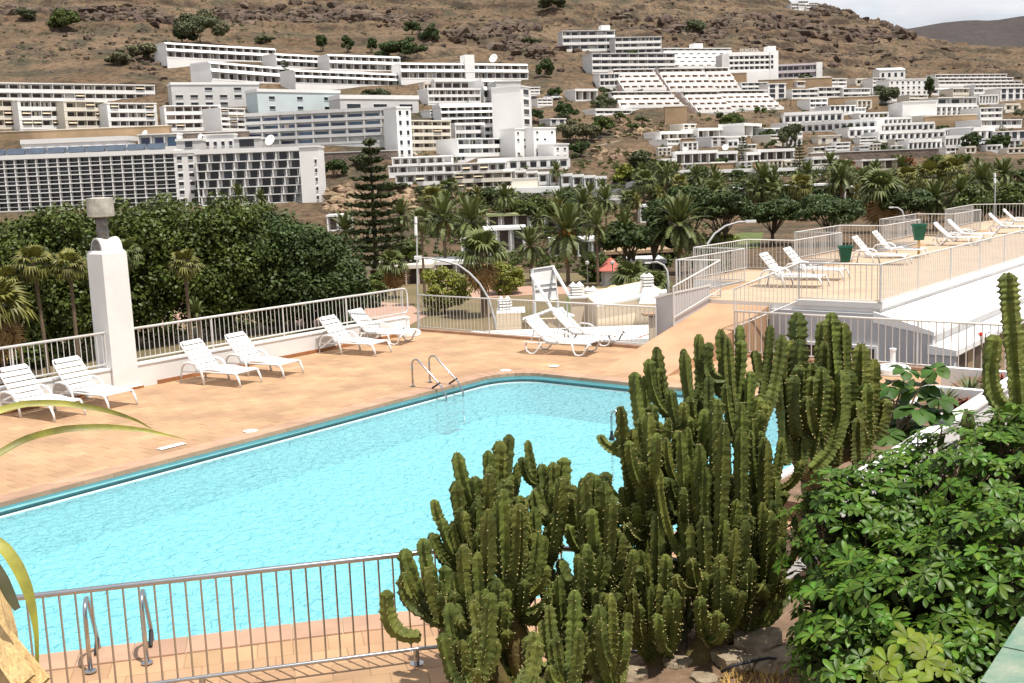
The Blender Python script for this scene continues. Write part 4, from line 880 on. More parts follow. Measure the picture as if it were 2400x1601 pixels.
tips = [(1070, 1061, 9.3), (1193, 1018, 9.5), (1171, 1034, 9.4), (1236, 1032, 9.5), (1144, 1056, 9.3), (1323, 1072, 9.5), (1296, 1083, 9.4), (1270, 1088, 9.5), (1381, 1108, 9.5), (1419, 1106, 9.6), (1343, 1137, 9.4), (1113, 1117, 9.2), (1035, 1217, 9.0), (1010, 1249, 9.0), (990, 1262, 8.9), (1062, 1222, 9.0), (947, 1287, 8.8), (954, 1334, 8.8), (1068, 1128, 9.1), (1064, 1387, 8.5), (1057, 1421, 8.4), (1113, 1481, 8.2), (1180, 1414, 8.4), (1164, 1356, 8.5), (1229, 1360, 8.6), (1287, 1419, 8.4), (1439, 1293, 8.8), (1401, 1217, 9.0), (1000, 1330, 8.7), (1100, 1290, 8.9), (1140, 1210, 9.1), (1215, 1200, 9.2), (1255, 1250, 9.0), (1330, 1230, 9.1), (1360, 1310, 8.8), (1310, 1350, 8.7), (1200, 1290, 8.9), (1030, 1390, 8.5), (1440, 1180, 9.2), (1450, 1390, 8.6), (1390, 1380, 8.6), (1250, 1480, 8.3), (1340, 1470, 8.4), (1160, 1500, 8.2), (1150, 1140, 9.3), (1250, 1150, 9.4), (1360, 1180, 9.2), (1215, 1085, 9.5)]
for _ in range(95):
    x = ru(1040, 1490); y = ru(1110 if x > 1100 else 1260, 1470); tips.append((x, y, ru(8.5, 9.6)))
for _ in range(26): tips.append((ru(1030, 1480), ru(1380, 1560), ru(8.1, 8.6)))
st = stems_from(tips, J)
T = at(907, 1383, 8.6); b = at(985, 1490, 8.6); st.append((b, T, .06, 1.0, (-.05, 0, -.14)))
cactus('sprawling candelabra cactus in front, lower and left, overlapping the steel fence', tr, st)
# tall middle cactus
random.seed(5); np.random.seed(5)
B1 = gz(1590, 1600, GZB); J = [at(x, y, D) for x, y, D in [(1545, 1540, 9.3), (1660, 1500, 9.3), (1740, 1470, 9.4), (1540, 1400, 9.5), (1640, 1370, 9.4), (1740, 1330, 9.5), (1520, 1250, 9.6), (1620, 1220, 9.6), (1720, 1200, 9.7), (1540, 1110, 9.7), (1640, 1070, 9.8), (1740, 1060, 9.9), (1790, 1180, 9.7), (1800, 1400, 9.4)]]
tr = [([B1+np.array([-.2, -.1, 0]), J[0], J[3]], .16, .10), ([B1+np.array([.05, -.1, 0]), J[1], J[2]], .14, .10), ([J[1], J[4], J[7]], .10, .08), ([J[2], J[13], J[5]], .10, .07), ([J[3], J[6], J[9]], .09, .06), ([J[7], J[10]], .08, .06), ([J[5], J[8], J[11]], .08, .06)]
tips = [(1538, 813, 10.), (1604, 825, 10.), (1638, 783, 10.1), (1689, 772, 10.1), (1704, 791, 10.), (1734, 762, 10.2), (1806, 762, 10.3), (1832, 785, 10.2), (1487, 872, 9.9), (1511, 881, 9.9), (1570, 913, 9.8), (1451, 1002, 9.7), (1483, 1006, 9.7), (1660, 880, 9.9), (1700, 900, 9.8), (1760, 870, 10.), (1615, 930, 9.7), (1650, 960, 9.6), (1780, 930, 9.9), (1500, 980, 9.7), (1545, 990, 9.6), (1590, 1010, 9.5), (1700, 1010, 9.6), (1750, 1000, 9.7), (1470, 1090, 9.5), (1520, 1080, 9.4), (1560, 1120, 9.3), (1610, 1100, 9.3), (1660, 1110, 9.3), (1700, 1120, 9.3), (1750, 1110, 9.4), (1800, 1100, 9.6), (1820, 1160, 9.4), (1490, 1180, 9.2), (1540, 1200, 9.1), (1600, 1190, 9.1), (1650, 1210, 9.0), (1700, 1220, 9.0), (1760, 1210, 9.1), (1800, 1240, 9.2), (1830, 1260, 9.3), (1500, 1290, 9.0), (1560, 1300, 8.9), (1620, 1310, 8.9), (1690, 1300, 8.9), (1760, 1310, 8.9), (1820, 1330, 9.1), (1470, 1340, 8.9), (1790, 1370, 9.0), (1720, 1380, 8.9), (1640, 1400, 8.8), (1580, 1380, 8.8)]
for _ in range(110):
    tips.append((ru(1450, 1850), ru(930, 1420), ru(8.9, 9.9)))
st = stems_from(tips, J, (.045, .066))
st.append((at(1700, 890, 10.), at(1664, 803, 10.), .06, 1.0, (-.1, 0, -.1))); st.append((at(1735, 910, 10.1), at(1768, 822, 10.1), .055, 1.0, (.1, 0, -.1)))
cactus('tall bushy candelabra cactus in the middle, its trunk among the rocks', tr, st)
# tall columns behind, right
random.seed(9); np.random.seed(9)
B2 = gz(1915, 1190, .2); J = [at(x, y, D) for x, y, D in [(1900, 1110, 12.0), (1870, 1070, 12.0), (1940, 1080, 12.1), (1990, 1060, 12.1), (2020, 1070, 12.2)]]
tr = [([B2, J[0], J[1]], .16, .10), ([J[0], J[2], J[3], J[4]], .12, .09)]
tips = [(1870, 732, 12.0), (1851, 798, 11.9), (1874, 796, 11.8), (1927, 753, 12.2), (1949, 732, 12.2), (1976, 757, 12.2), (2017, 806, 12.2), (2047, 842, 12.3), (1900, 850, 12.0), (1925, 860, 11.8), (1830, 880, 12.), (1960, 820, 12.4), (1990, 870, 12.0), (2030, 900, 12.1), (1905, 900, 12.3)]
st = stems_from(tips, J, (.085, .105), .85); st.append((at(1900, 1100, 11.8), at(1970, 868, 11.8), .075, .75, (.2, 0, 0)))
for x, y in ((1840, 960), (1880, 990), (1960, 960), (2010, 980), (1925, 1010)): st.append((at(x, 1090, 11.9), at(x, y, 11.9), .075, .8, None))
cactus('tall column cactus behind the bushy one, in front of the shaded wall', tr, st)
# cactus at the right edge
B3 = gz(2400, 1220, .2); st = [(at(2390, 985, 9.0), at(2360, 640, 9.0), .078, .5, None), (at(2375, 960, 8.9), at(2332, 785, 8.9), .07, 1.0, (-.10, 0, -.12)), (at(2400, 985, 9.1), at(2400, 760, 9.1), .07, .6, None)]
cactus('column cactus with red buds beside it, cut by the right edge', [([B3, at(2395, 985, 9.0)], .10, .08)], st)
for k, (x, y, D) in enumerate([(2268, 962, 8.6), (2337, 968, 8.4)]):
    b = gz(x, 1330, .3); V, Fc, Mi = stem_mesh(np.zeros(3), at(x, y, D)-at(x, 1330, D), .055, .5)
    P = at(x, 1330, D); o = thing('young_cactus', ['cactus tip poking out left above the shrub, before the planter wall', 'cactus tip poking out right above the shrub, near the right edge'][k], 'cactus', P, 0, 'candelabra cacti')
    link(bpy.data.objects.new('stem', np_mesh('stem', V, Fc, [MT['cactus'], MT['spine']], False, Mi)), o)

# ------------------------------------------------------------------ umbrella shrub: whorls of glossy leaflets
def whorl_mesh(name, mt, n=8, ln=.112, wd=.037, droop=.35, up=.35):
    m = MB(); mid = []
    for k in range(n):
        a = 2*math.pi*k/n+ru(-.15, .15); l = ln*ru(.75, 1.1); c, s = math.cos(a), math.sin(a); rows = []
        e = up+ru(-.12, .12)
        for t, w_ in ((.12, .14), (.35, .62), (.62, 1.0), (.86, .82), (1.0, .14)):
            r = l*t*math.cos(e); z = l*t*math.sin(e)-droop*l*t*t; h = wd*.5*w_; rows.append([(c*r-s*h, s*r+c*h, z+h*.30), (c*r, s*r, z), (c*r+s*h, s*r-c*h, z+h*.30)])
        vs = [p for q in rows for p in q]; m.add(vs, [(i*3+j, i*3+j+1, i*3+j+4, i*3+j+3) for i in range(4) for j in (0, 1)])
    me = np_mesh(name, m.v, m.f, MT[mt], True); return me
random.seed(31); np.random.seed(31)
WH = [whorl_mesh('whorl', 'leaf_sch', random.choice((7, 8, 9)), droop=d, up=u) for d, u in ((.3, .35), (.45, .5), (.2, .2), (.6, .6), (.35, .1))]
sb = thing('umbrella_shrub', 'dense glossy green shrub with radiating leaflets at lower right', 'shrub', gz(2150, 1640, .3)); SO = np.array(sb.location)
lobes = [(at(1990, 1290, 8.4), .50, .6, .62), (at(2130, 1275, 8.5), .72, .7, .76), (at(2310, 1215, 8.3), .72, .7, .80), (at(2005, 1480, 7.7), .46, .5, .50), (at(2180, 1450, 7.5), .66, .6, .62), (at(2360, 1400, 7.4), .62, .6, .72), (at(2440, 1130, 8.5), .5, .6, .62), (at(1990, 1600, 7.3), .38, .4, .38), (at(2250, 1580, 7.0), .5, .4, .4)]
cand = []
for (c, a, b, h) in lobes:
    for _ in range(int(620*a*h/.6)):
        d = np.random.normal(size=3); d /= np.linalg.norm(d)
        if d[2] < -.75: continue
        rr = ru(.80, 1.05); P = c+d*np.array([a, b, h])*rr
        if d[2] < .2 and R() < .70: continue
        if any(np.sum(((P-c2)/np.array([a2, b2, h2]))**2) < .55 for (c2, a2, b2, h2) in lobes): continue
        if d@(CAM-c)/np.linalg.norm(CAM-c) < -.35: continue
        nrm = d*.75+np.array([0, 0, .55])+np.random.normal(size=3)*.22; cand.append((P, Vector(nrm), ru(.75, 1.2)))
cand = [c for c in cand if inview(c[0], 80)]
def vkey(c): return np.linalg.norm(c[0]-CAM)
random.shuffle(cand); big = sorted(cand, key=vkey)
step = len(big)/300.; pick = set(int(i*step) for i in range(300)) if len(big) > 300 else set(range(len(big)))
Vs = []; Fs = []; nv = 0; wv = [np.array([v.co for v in w_.vertices]) for w_ in WH]; wf = [np.array([list(p.vertices) for p in w_.polygons]) for w_ in WH]
for i, (P, nrm, s) in enumerate(big):
    q = nrm.to_track_quat('Z', 'Y') @ Euler((0, 0, ru(0, 6.28))).to_quaternion(); k = random.randrange(5)
    if i in pick: o = inst('leaf_cluster', WH[k], sb, P-SO, None, s); o.rotation_euler = q.to_euler()
    else: Vs.append((wv[k]*s)@np.array(q.to_matrix()).T+P-SO); Fs.append(wf[k]+nv); nv += len(wv[k])
if Vs: tag(link(bpy.data.objects.new('leaf_mass', np_mesh('leaf_mass', np.concatenate(Vs), np.concatenate(Fs), MT['leaf_sch'], True)), sb), kind='stuff')
m = MB()
for (P, nrm, s) in random.sample(big, min(260, len(big))):
    b = SO+np.array([ru(-.7, .9), ru(-.3, .5), 0]); md = (b+P)/2+np.array([0, 0, .15]); m.tube([p-SO for p in bez(b, md, P, 5)], [.02, .016, .012, .009, .006], 5)
m.obj('branches', MT['twig'], sb)
dk = MB()   # inner foliage, shade between the whorls put into a darker green
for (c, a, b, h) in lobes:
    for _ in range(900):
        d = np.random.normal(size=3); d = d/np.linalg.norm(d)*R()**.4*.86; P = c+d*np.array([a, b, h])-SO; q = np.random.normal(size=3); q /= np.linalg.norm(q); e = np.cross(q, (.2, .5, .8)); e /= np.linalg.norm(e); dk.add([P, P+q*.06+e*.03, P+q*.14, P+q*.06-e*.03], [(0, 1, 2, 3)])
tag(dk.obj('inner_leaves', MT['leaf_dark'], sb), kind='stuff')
# bright clump low in front
random.seed(44); P0 = gz(2120, 1660, .3); o = thing('yellow_green_shrub', 'bright yellow-green leaf clump at the bottom, in front of the dark shrub', 'shrub', P0)
mat('leaf_lime', (.125, .165, .012), .5, .3, 3, island=.3, spec=.2, trans=.15); WL = whorl_mesh('whorl', 'leaf_lime', 8, .125, .045, .3, .4)
for (x, y, D, s) in [(2130, 1500, 6.6, 1.1), (2080, 1555, 6.4, 1.1), (2170, 1545, 6.4, 1.1), (2110, 1595, 6.2, 1.0), (2210, 1570, 6.5, .9), (2050, 1580, 6.5, .9), (2150, 1600, 6.2, .9), (2185, 1510, 6.7, .8)]:
    q = Vector((ru(-.3, .3), -.5, .9)).to_track_quat('Z', 'Y') @ Euler((0, 0, ru(0, 6))).to_quaternion(); P = at(x, y, D); k = inst('leaf_cluster', WL, o, P-P0, None, s); k.rotation_euler = q.to_euler()
    mm_ = MB(); mm_.tube([(P-P0)*.02, (P-P0)*.5+np.array([0, .1, 0]), P-P0], [.014, .01, .006], 5); mm_.obj('stalk', MT['twig'], o)
# fig-like plant with broad lobed leaves
random.seed(12); P0 = W(16.2, 5.55, .26); o = thing('broad_leaf_plant', 'plant with broad lobed leaves on a tall stem in the planter', 'plant', P0)
WF = whorl_mesh('broad_whorl', 'leaf_fig', 7, .38, .25, .5, .25); D = (P0-CAM)@_fw
for (x, y, s) in [(2125, 860, .75), (2190, 858, .8), (2085, 895, .8), (2150, 900, 1.0), (2200, 925, .9), (2095, 935, 1.0), (2150, 950, 1.1), (2205, 960, .8), (2110, 985, 1.1), (2165, 1000, 1.0), (2190, 1020, .9), (2080, 1010, 1.0), (2060, 1040, .9), (2130, 1040, 1.0)]:
    P = at(x, y+10, D+ru(-.4, .4)); q = Vector((ru(-.35, .35), -.25, 1)).to_track_quat('Z', 'Y') @ Euler((0, 0, ru(0, 6))).to_quaternion(); k = inst('leaf_cluster', WF, o, P-P0, None, s); k.rotation_euler = q.to_euler()
    m = MB(); m.tube(bez(np.array([ru(-.15, .15), ru(-.1, .1), 0]), np.array([(P-P0)[0]*.2, (P-P0)[1]*.2, (P-P0)[2]*.6]), P-P0, 6), [.025, .022, .018, .014, .011, .009], 6); m.obj('stem', MT['twig'], o)
# aloes and red rosettes in the planter
def rosette(label, P, n, ln, wd, mt, up=1.0, name='aloe'):
    o = thing(name, label, 'succulent', P, ru(0, 6), 'rosettes in the planter')
    for k in range(n):
        a = 2.399*k; e = up*(1.25-.95*(k/n))+ru(-.1, .1); l = ln*ru(.8, 1.1); c, s = math.cos(a), math.sin(a); m = MB(); rows = []
        for t, w_ in ((0, .8), (.3, 1.), (.65, .6), (1, .03)):
            r = l*t*math.cos(e)+.12*l*t*t; z = l*t*math.sin(e); h = wd*.5*w_; rows += [(c*r-s*h, s*r+c*h, z+h*.5), (c*r, s*r, z-h*.5), (c*r+s*h, s*r-c*h, z+h*.5)]
        m.add(rows, [(i*3+j, i*3+j+1, i*3+j+4, i*3+j+3) for i in range(3) for j in (0, 1)]+[(i*3+2, i*3, i*3+3, i*3+5) for i in range(3)]); m.obj('leaf', MT[mt], o)
    return o
random.seed(15)
for (x, y, n, ln, mt, up, lab) in [(2272, 925, 22, .42, 'aloe', 1.05, 'grey green spiky aloe in the middle of the planter'), (2215, 945, 20, .40, 'aloe', .95, 'olive aloe just right of the broad leaved plant'), (2195, 975, 14, .28, 'aloe', .9, 'small olive aloe low behind the broad leaved plant'), (2318, 903, 18, .26, 'aloe_red', .85, 'red rosette at the far end of the planter'), (2350, 895, 16, .24, 'aloe_red', .8, 'red rosette right of its twin near the right edge'), (2235, 955, 14, .22, 'aloe_red', .7, 'brownish red rosette before the grey green aloe'), (2262, 945, 12, .2, 'aloe_red', .6, 'small reddish rosette at the planter rim'), (2330, 860, 14, .3, 'aloe', 1.0, 'dark aloe under the red flower stalks')]: rosette(lab, gz(x, y, .28), n, ln, .055, mt, up)
o = thing('flower_stalk', 'tall thin aloe stalk with a red flower above the planter', 'flower', gz(2300, 893, .28)); P0 = np.array(o.location); D = (P0-CAM)@_fw
for pth, fl_ in (([(2300, 890), (2306, 850), (2300, 810), (2298, 782)], True), ([(2302, 888), (2306, 840), (2309, 800), (2310, 782), (2318, 779)], False)):
    m = MB(); m.tube([at(x, y, D)-P0 for x, y in pth], .011, 6); s_ = m.obj('stalk', MT['twig'], o)
    if fl_:
        m = MB(); c = at(2298, 786, D)-P0
        for k in range(14): a = ru(0, 6.28); m.tube([c+np.array([0, 0, ru(-.02, .07)]), c+np.array([math.cos(a)*.055, math.sin(a)*.055, ru(-.04, .05)])], [.012, .006], 5)
        m.obj('petals', MT['flower'], s_)
# rocks, dry grass and hose at the foot of the cactus
def boulder(label, P, s, sd):
    random.seed(sd); np.random.seed(sd); bm = bmesh.new(); bmesh.ops.create_icosphere(bm, subdivisions=3, radius=1)
    for v in bm.verts:
        n = fbm(np.array(v.co.x*1.3+sd), np.array(v.co.y*1.3+v.co.z*1.7), 4); v.co *= 1+.9*float(n); v.co.x = max(-.82, min(.85, v.co.x)); v.co.z = min(.62, v.co.z)
        v.co = Vector((v.co.x*s[0], v.co.y*s[1], v.co.z*s[2]))
    me = bpy.data.meshes.new('boulder'); bm.to_mesh(me); bm.free(); me.materials.append(MT['rock']); o = link(bpy.data.objects.new('boulder', me)); o.location = tuple(P); o.rotation_euler = (0, 0, ru(-.5, .5)); tag(o, label, 'rock', 'rocks under the cactus'); return o
for k, (x, y, z, s, lab) in enumerate([(1775, 1505, .18, (.24, .22, .15), 'flat topped tan rock right of the cactus trunk'), (1815, 1545, .12, (.26, .2, .12), 'tan rock with dry grass below the flat topped rock'), (1730, 1550, .12, (.2, .16, .11), 'tan rock beside the black hose'), (1690, 1535, .1, (.12, .12, .12), 'greyish round rock touching the cactus trunk'), (1590, 1560, .06, (.16, .12, .1), 'pale rock between the two cactus trunks'), (1470, 1590, .06, (.2, .15, .12), 'pale rock at the bottom left of the cactus'), (1650, 1600, .05, (.14, .12, .1), 'small pale rock at the bottom edge')]): boulder(lab, gz(x, y, z+.22), s, 60+k)
m = MB(); pts = [gz(x, y, z) for x, y, z in [(1690, 1575, .36), (1720, 1560, .42), (1760, 1550, .45), (1800, 1542, .44), (1850, 1545, .36)]]; m.tube(pts, .013, 8); tag(m.obj('garden_hose', MT['hose'], smooth=True), 'black hose lying over the rocks', 'hose')
m = MB(); random.seed(77)
for _ in range(520):
    P = gz(ru(1690, 1860), ru(1560, 1640), .30); a = ru(0, 6.28); l = ru(.05, .13); d = np.array([math.cos(a)*l*.6, math.sin(a)*l*.6, l*.7]); e = np.array([-math.sin(a), math.cos(a), 0])*.004; m.add([P-e, P+e, P+d], [(0, 1, 2)])
mat('dry_grass', (.48, .30, .08), .8, .3, 6, island=.3); tag(m.obj('dry_grass', MT['dry_grass']), 'tuft of orange dry grass by the rocks', kind='stuff')
# strap leaved plant entering from the left
random.seed(4); P0 = at(-40, 1640, 3.0); o = thing('strap_leaf_plant', 'strap leaved plant with long yellowing leaves entering from the left', 'plant', P0)
def blade(pts, wds, mt, side):
    m = MB(); P = [at(*p)-P0 for p in pts]; n = len(P); rows = []
    tt = np.linspace(0, n-1, 22); Q = [np.array([np.interp(t, range(n), [p[k] for p in P]) for k in range(3)]) for t in tt]; Q = [Q[0]]+[(Q[i-1]+Q[i]*2+Q[i+1])/4 for i in range(1, len(Q)-1)]+[Q[-1]]; ww = np.interp(tt, range(n), wds)
    for i, q in enumerate(Q):
        t = Q[min(i+1, 21)]-Q[max(i-1, 0)]; t /= np.linalg.norm(t); e = np.cross(t, side); e /= np.linalg.norm(e); nr = np.cross(e, t); rows += [q+e*ww[i]/2+nr*ww[i]*.18, q, q-e*ww[i]/2+nr*ww[i]*.18]
    m.add(rows, [(i*3+j, i*3+j+1, i*3+j+4, i*3+j+3) for i in range(21) for j in (0, 1)]); m.obj('strap_leaf', MT[mt], o, smooth=True)
blade([(-160, 1120, 2.9), (-60, 990, 3.0), (0, 962, 3.05), (60, 946, 3.1), (150, 945, 3.15), (250, 962, 3.2), (320, 985, 3.25), (355, 1005, 3.3)], [.02, .02, .021, .02, .019, .015, .008, .002], 'strap', (.2, -.9, .5))
blade([(-160, 1200, 2.8), (-50, 1095, 2.9), (0, 1062, 2.95), (60, 1028, 3.0), (150, 1005, 3.0), (250, 1001, 3.05), (340, 1008, 3.1), (440, 1031, 3.1)], [.02, .02, .02, .02, .02, .018, .012, .001], 'strap', (.2, -.9, .5))
blade([(-120, 1240, 2.6), (-30, 1258, 2.6), (10, 1285, 2.6), (40, 1330, 2.6), (62, 1380, 2.6), (76, 1430, 2.6), (85, 1490, 2.6), (87, 1580, 2.6)], [.02, .026, .03, .032, .028, .02, .012, .008], 'strap', (.8, -.6, .2))
blade([(-80, 1290, 2.5), (-20, 1325, 2.5), (5, 1362, 2.5), (22, 1398, 2.5), (40, 1429, 2.5)], [.03, .032, .03, .026, .016], 'strap_dark', (.8, -.6, .2))
for k, (x0, y0, x1, y1, wd) in enumerate([(-30, 1470, 60, 1600, .05), (5, 1500, 95, 1610, .055), (-40, 1540, 60, 1640, .05), (40, 1555, 105, 1625, .04), (-20, 1590, 80, 1660, .05), (-60, 1500, 10, 1620, .05)]):
    m = MB(); A, B = at(x0, y0, 2.55+.03*k)-P0, at(x1, y1, 2.5+.03*k)-P0; t = (B-A)/np.linalg.norm(B-A); e = np.cross(t, (.1, -.9, .3)); e /= np.linalg.norm(e); nr = np.cross(e, t)
    m.box((A+B)/2, (np.linalg.norm(B-A), wd, .012), np.array([t, e, nr])); m.box((A*.7+B*.3), (np.linalg.norm(B-A)*.5, wd*.9, .011), np.array([t, e, nr])+0); m.obj('dry_leaf_base', MT['dry'], o)
m = MB(); m.tube([at(-60, 1760, 2.7)-P0, at(-70, 1500, 2.75)-P0, at(-120, 1150, 2.8)-P0], [.13, .11, .07], 10); m.obj('trunk', MT['dry'], o)
# green painted planks of a balcony table
zt_ = 3.55; A = gz(2402, 1452, zt_); B = gz(2306, 1603, zt_); e = (A-B)/np.linalg.norm(A-B); n_ = np.array([e[1], -e[0], 0]); n_ = n_ if n_[0] > 0 else -n_
o = thing('green_table', 'green painted wooden table corner at the lower right edge', 'table', B); P0 = np.array(o.location)
for k in range(4):
    m = MB(); m.box(e*(-.28+.155*k*1.0+.02)+n_*.42, (.150, .84, .03), np.array([e, n_, [0, 0, 1.]])); m.obj('plank', MT['green_wood'], o)
for s_ in (-.3, .25): m = MB(); m.box(e*s_+n_*.5+np.array([0, 0, -1.7]), (.06, .06, 3.36), np.array([e, n_, [0, 0, 1.]])); m.obj('leg', MT['green_wood'], o)

# ------------------------------------------------------------------ hillside buildings
random.seed(100)
BL = {}; RECT = []
def building(label, x0, x1, yt0, yt1, yb, floors=2, bays=4, style='L', cat='building', group=None, D=None, wall='bldg_white', glass='glass', wf=.8, hf=.78, ph=.32, rec=1.3, step=0., stag=0., fin=.16, name='apartment_block', depth=9., skip=(), key=None, top=.35, endwall=0., backmat=None, awn=0., roofmat=None, level=False, parmat=None):
    xm = (x0+x1)/2; ytm = (yt0+yt1)/2; RECT.append((x0, x1, min(yt0, yt1), yb))
    if D is None: D = float((hit(xm, yb)-CAM)@_fw)
    hor = lambda x: 460-.0385*x; dl, dr = hor(x0)-yt0, hor(x1)-yt1
    ra = 1.0
    if not level and dl > 70 and dr > 70: ra = min(1.12, max(.9, dl/dr))
    D0, D1 = D*2/(1+ra), D*2*ra/(1+ra)
    back = (floors-1)*step
    A, B = at(x0, yt0, D0+back), at(x1, yt1, D1+back); zt = (A[2]+B[2])/2; zb = float(at(xm, yb, D)[2]); e = B-A; e[2] = 0; Ln = np.linalg.norm(e); e = e/Ln; n = np.array([-e[1], e[0], 0])
    A = A-n*back; CARVE.append((A.copy(), e, n, Ln, min(depth, 6)+back+rec, zb)); o = thing(name, label, cat, (A[0], A[1], zb), math.atan2(e[1], e[0]), group); Ht = zt-zb; fh = (Ht-top)/floors; bw = (Ln-2*endwall)/bays
    WM, GM = MT[wall], MT[glass]; PMt = MT[parmat] if parmat else WM; BM = MT[backmat] if backmat else WM; RM = MT[roofmat] if roofmat else WM
    Z = 5.0
    if style in ('L', 'S'):
        cube('back_wall', o, BM, (.06, rec, -Z), (Ln-.12, depth, Ht+Z-.02)); cube('roof', o, RM, (-.15, -.15 if style == 'L' else .9, Ht-top), (Ln+.3, depth+rec+.2 if style == 'L' else depth+.2, top))
        for s_ in (0, 1): cube('end_wall', o, WM, (0 if s_ == 0 else Ln-max(.3, endwall), 0, -Z), (max(.3, endwall), rec+depth+.05, Ht+Z-top))
        cube('plinth', o, WM, (.09, .05, -Z), (Ln-.18, rec, Z+.1))
        for f in range(floors):
            z0 = f*fh; sx = stag*(floors-1-f)
            if style == 'S': inst('sloped_parapet', unit('wedge', PMt), o, (.02, -.7, z0-.1), None, (Ln-.04, 1.0, fh*.42)) if f > 0 else cube('parapet', o, PMt, (.02, 0, z0), (Ln-.04, .15, fh*.2))
            else:
                if f > 0 or ph > .3: cube('floor_slab', o, WM, (.02, -.06, z0-.12), (Ln-.04, rec+.08, .26))
                if ph > 0: cube('parapet', o, PMt, (.02, -.03, z0+.14), (Ln-.04, .14, fh*ph))
            for b in range(bays):
                if (f, b) in skip: continue
                xx = endwall+b*bw+sx; wz = z0+.3; wh = fh*hf if ph > 0 else fh*.82
                if style == 'L' and ph == 0: wz = z0+.14; wh = fh-.3
                if awn and R() < awn: inst('awning', unit('wedge', MT['awning']), o, (xx+bw*.08, -.5, z0+fh*.62), None, (bw*.84, 1.1, fh*.2))
                if R() < .16 and ph > 0: cube('curtain', o, MT['bldg_cream'], (xx+bw*(.5-wf*ru(.1, .4)), rec-.14, wz), (bw*wf*ru(.25, .5), .06, wh))
                if R() < .93 or ph == 0: cube('window', o, GM, (xx+bw*(1-wf)/2+ru(-.03, .03)*bw, rec-.06, wz), (bw*wf*ru(.9, 1.0), .08, wh))
            if stag:
                for b in range(bays+1): cube('partition', o, WM, (endwall+b*bw+sx-fin/2, .0, z0), (fin, rec, fh)) if 0 <= endwall+b*bw+sx <= Ln else None
        if not stag:
            for b in range(1, bays): cube('partition', o, WM, (endwall+b*bw-fin/2, .02, 0), (fin, rec, Ht-top))
        if style == 'S': inst('sloped_roof', unit('wedge', RM), o, (-.1, -.3, Ht-top-.25), None, (Ln+.2, 1.6, top+.25))
    elif style == 'T':
        for f in range(floors):
            z0 = f*fh; y0 = f*step
            cube('terrace_block', o, BM, (0, y0+step*.72, -Z if f == 0 else z0-.3), (Ln, depth+back-y0, fh+(Z if f == 0 else .3)-.12))
            cube('terrace_floor', o, WM, (.05, y0, -Z if f == 0 else z0-.3), (Ln-.1, step*.75, .3+(Z if f == 0 else 0)))
            cube('parapet', o, PMt, (-.03, y0-.1, z0-.15), (Ln+.06, .3, fh*ph+.15))
            for b in range(bays):
                if (f, b) in skip: continue
                cube('window', o, GM, (b*bw+bw*(1-wf)/2, y0+step*.72-.06, z0+fh*ph*.7), (bw*wf*ru(.85, 1), .1, fh*(.9-ph*.7)))
            for b in range(bays+1): inst('partition', unit('wedge', WM), o, (b*bw-fin/2, y0-.05, z0), None, (fin, step*.78, fh*.97))
        cube('roof', o, RM, (-.1, back+.4, Ht-top), (Ln+.2, depth, top))
    elif style == 'F':
        cube('wall', o, WM, (0, 0, -Z), (Ln, depth, Ht+Z-top)); cube('roof', o, RM, (-.2, -.25, Ht-top), (Ln+.4, depth+.4, top))
        for f in range(floors):
            for b in range(bays):
                if (f, b) in skip: continue
                xx = b*bw+bw*(1-wf)/2; zz = f*fh+fh*.25; wq = cube('window', o, GM, (xx, -.02, zz), (bw*wf, .1, fh*hf))
                cube('sill', o, WM, (xx-.05, -.18, zz-.14), (bw*wf+.1, .2, .12)); cube('lintel', o, WM, (xx-.05, -.22, zz+fh*hf+.02), (bw*wf+.1, .24, .1))
    elif style == 'W':   # row of narrow houses: white piers, deep window reveals
        cube('wall', o, WM, (.05, .9, -Z), (Ln-.1, depth, Ht+Z-.05)); cube('parapet', o, WM, (-.1, -.1, Ht-fh*.34), (Ln+.2, .4, fh*.34)); cube('roof', o, RM, (0, .3, Ht-.35), (Ln, depth+.6, .3)); cube('plinth', o, WM, (0, 0, -Z), (Ln, .9, Z+fh*.12))
        for b in range(bays+1): cube('pier', o, WM, (b*bw-bw*.17, 0, 0), (bw*.34, .92, Ht-fh*.3))
        for b in range(bays):
            for f in range(floors): cube('window', o, GM, (b*bw+bw*.22, .82, f*fh+.2), (bw*.56, .1, fh*.55))
    elif style == 'G':   # plain mass with a pitched roof
        cube('wall', o, WM, (0, 0, -Z), (Ln, depth, Ht*.8+Z)); inst('roof', unit('wedge', RM), o, (-.2, -.3, Ht*.8), None, (Ln+.4, depth*.55, Ht*.28)); r = inst('roof', unit('wedge', RM), o, (Ln+.2, depth+.4, Ht*.8), (0, 0, math.pi), (Ln+.4, depth*.55, Ht*.28))
        for b in range(bays): cube('window', o, GM, (b*bw+bw*(1-wf)/2, -.03, .4), (bw*wf, .08, Ht*.42))
    if key: BL[key] = (o, Ln, Ht, e, n)
    return o
def bx(o, name, mt, p, s): return cube(name, o, MT[mt], p, s)
GA = 'white apartment blocks on the hillside'
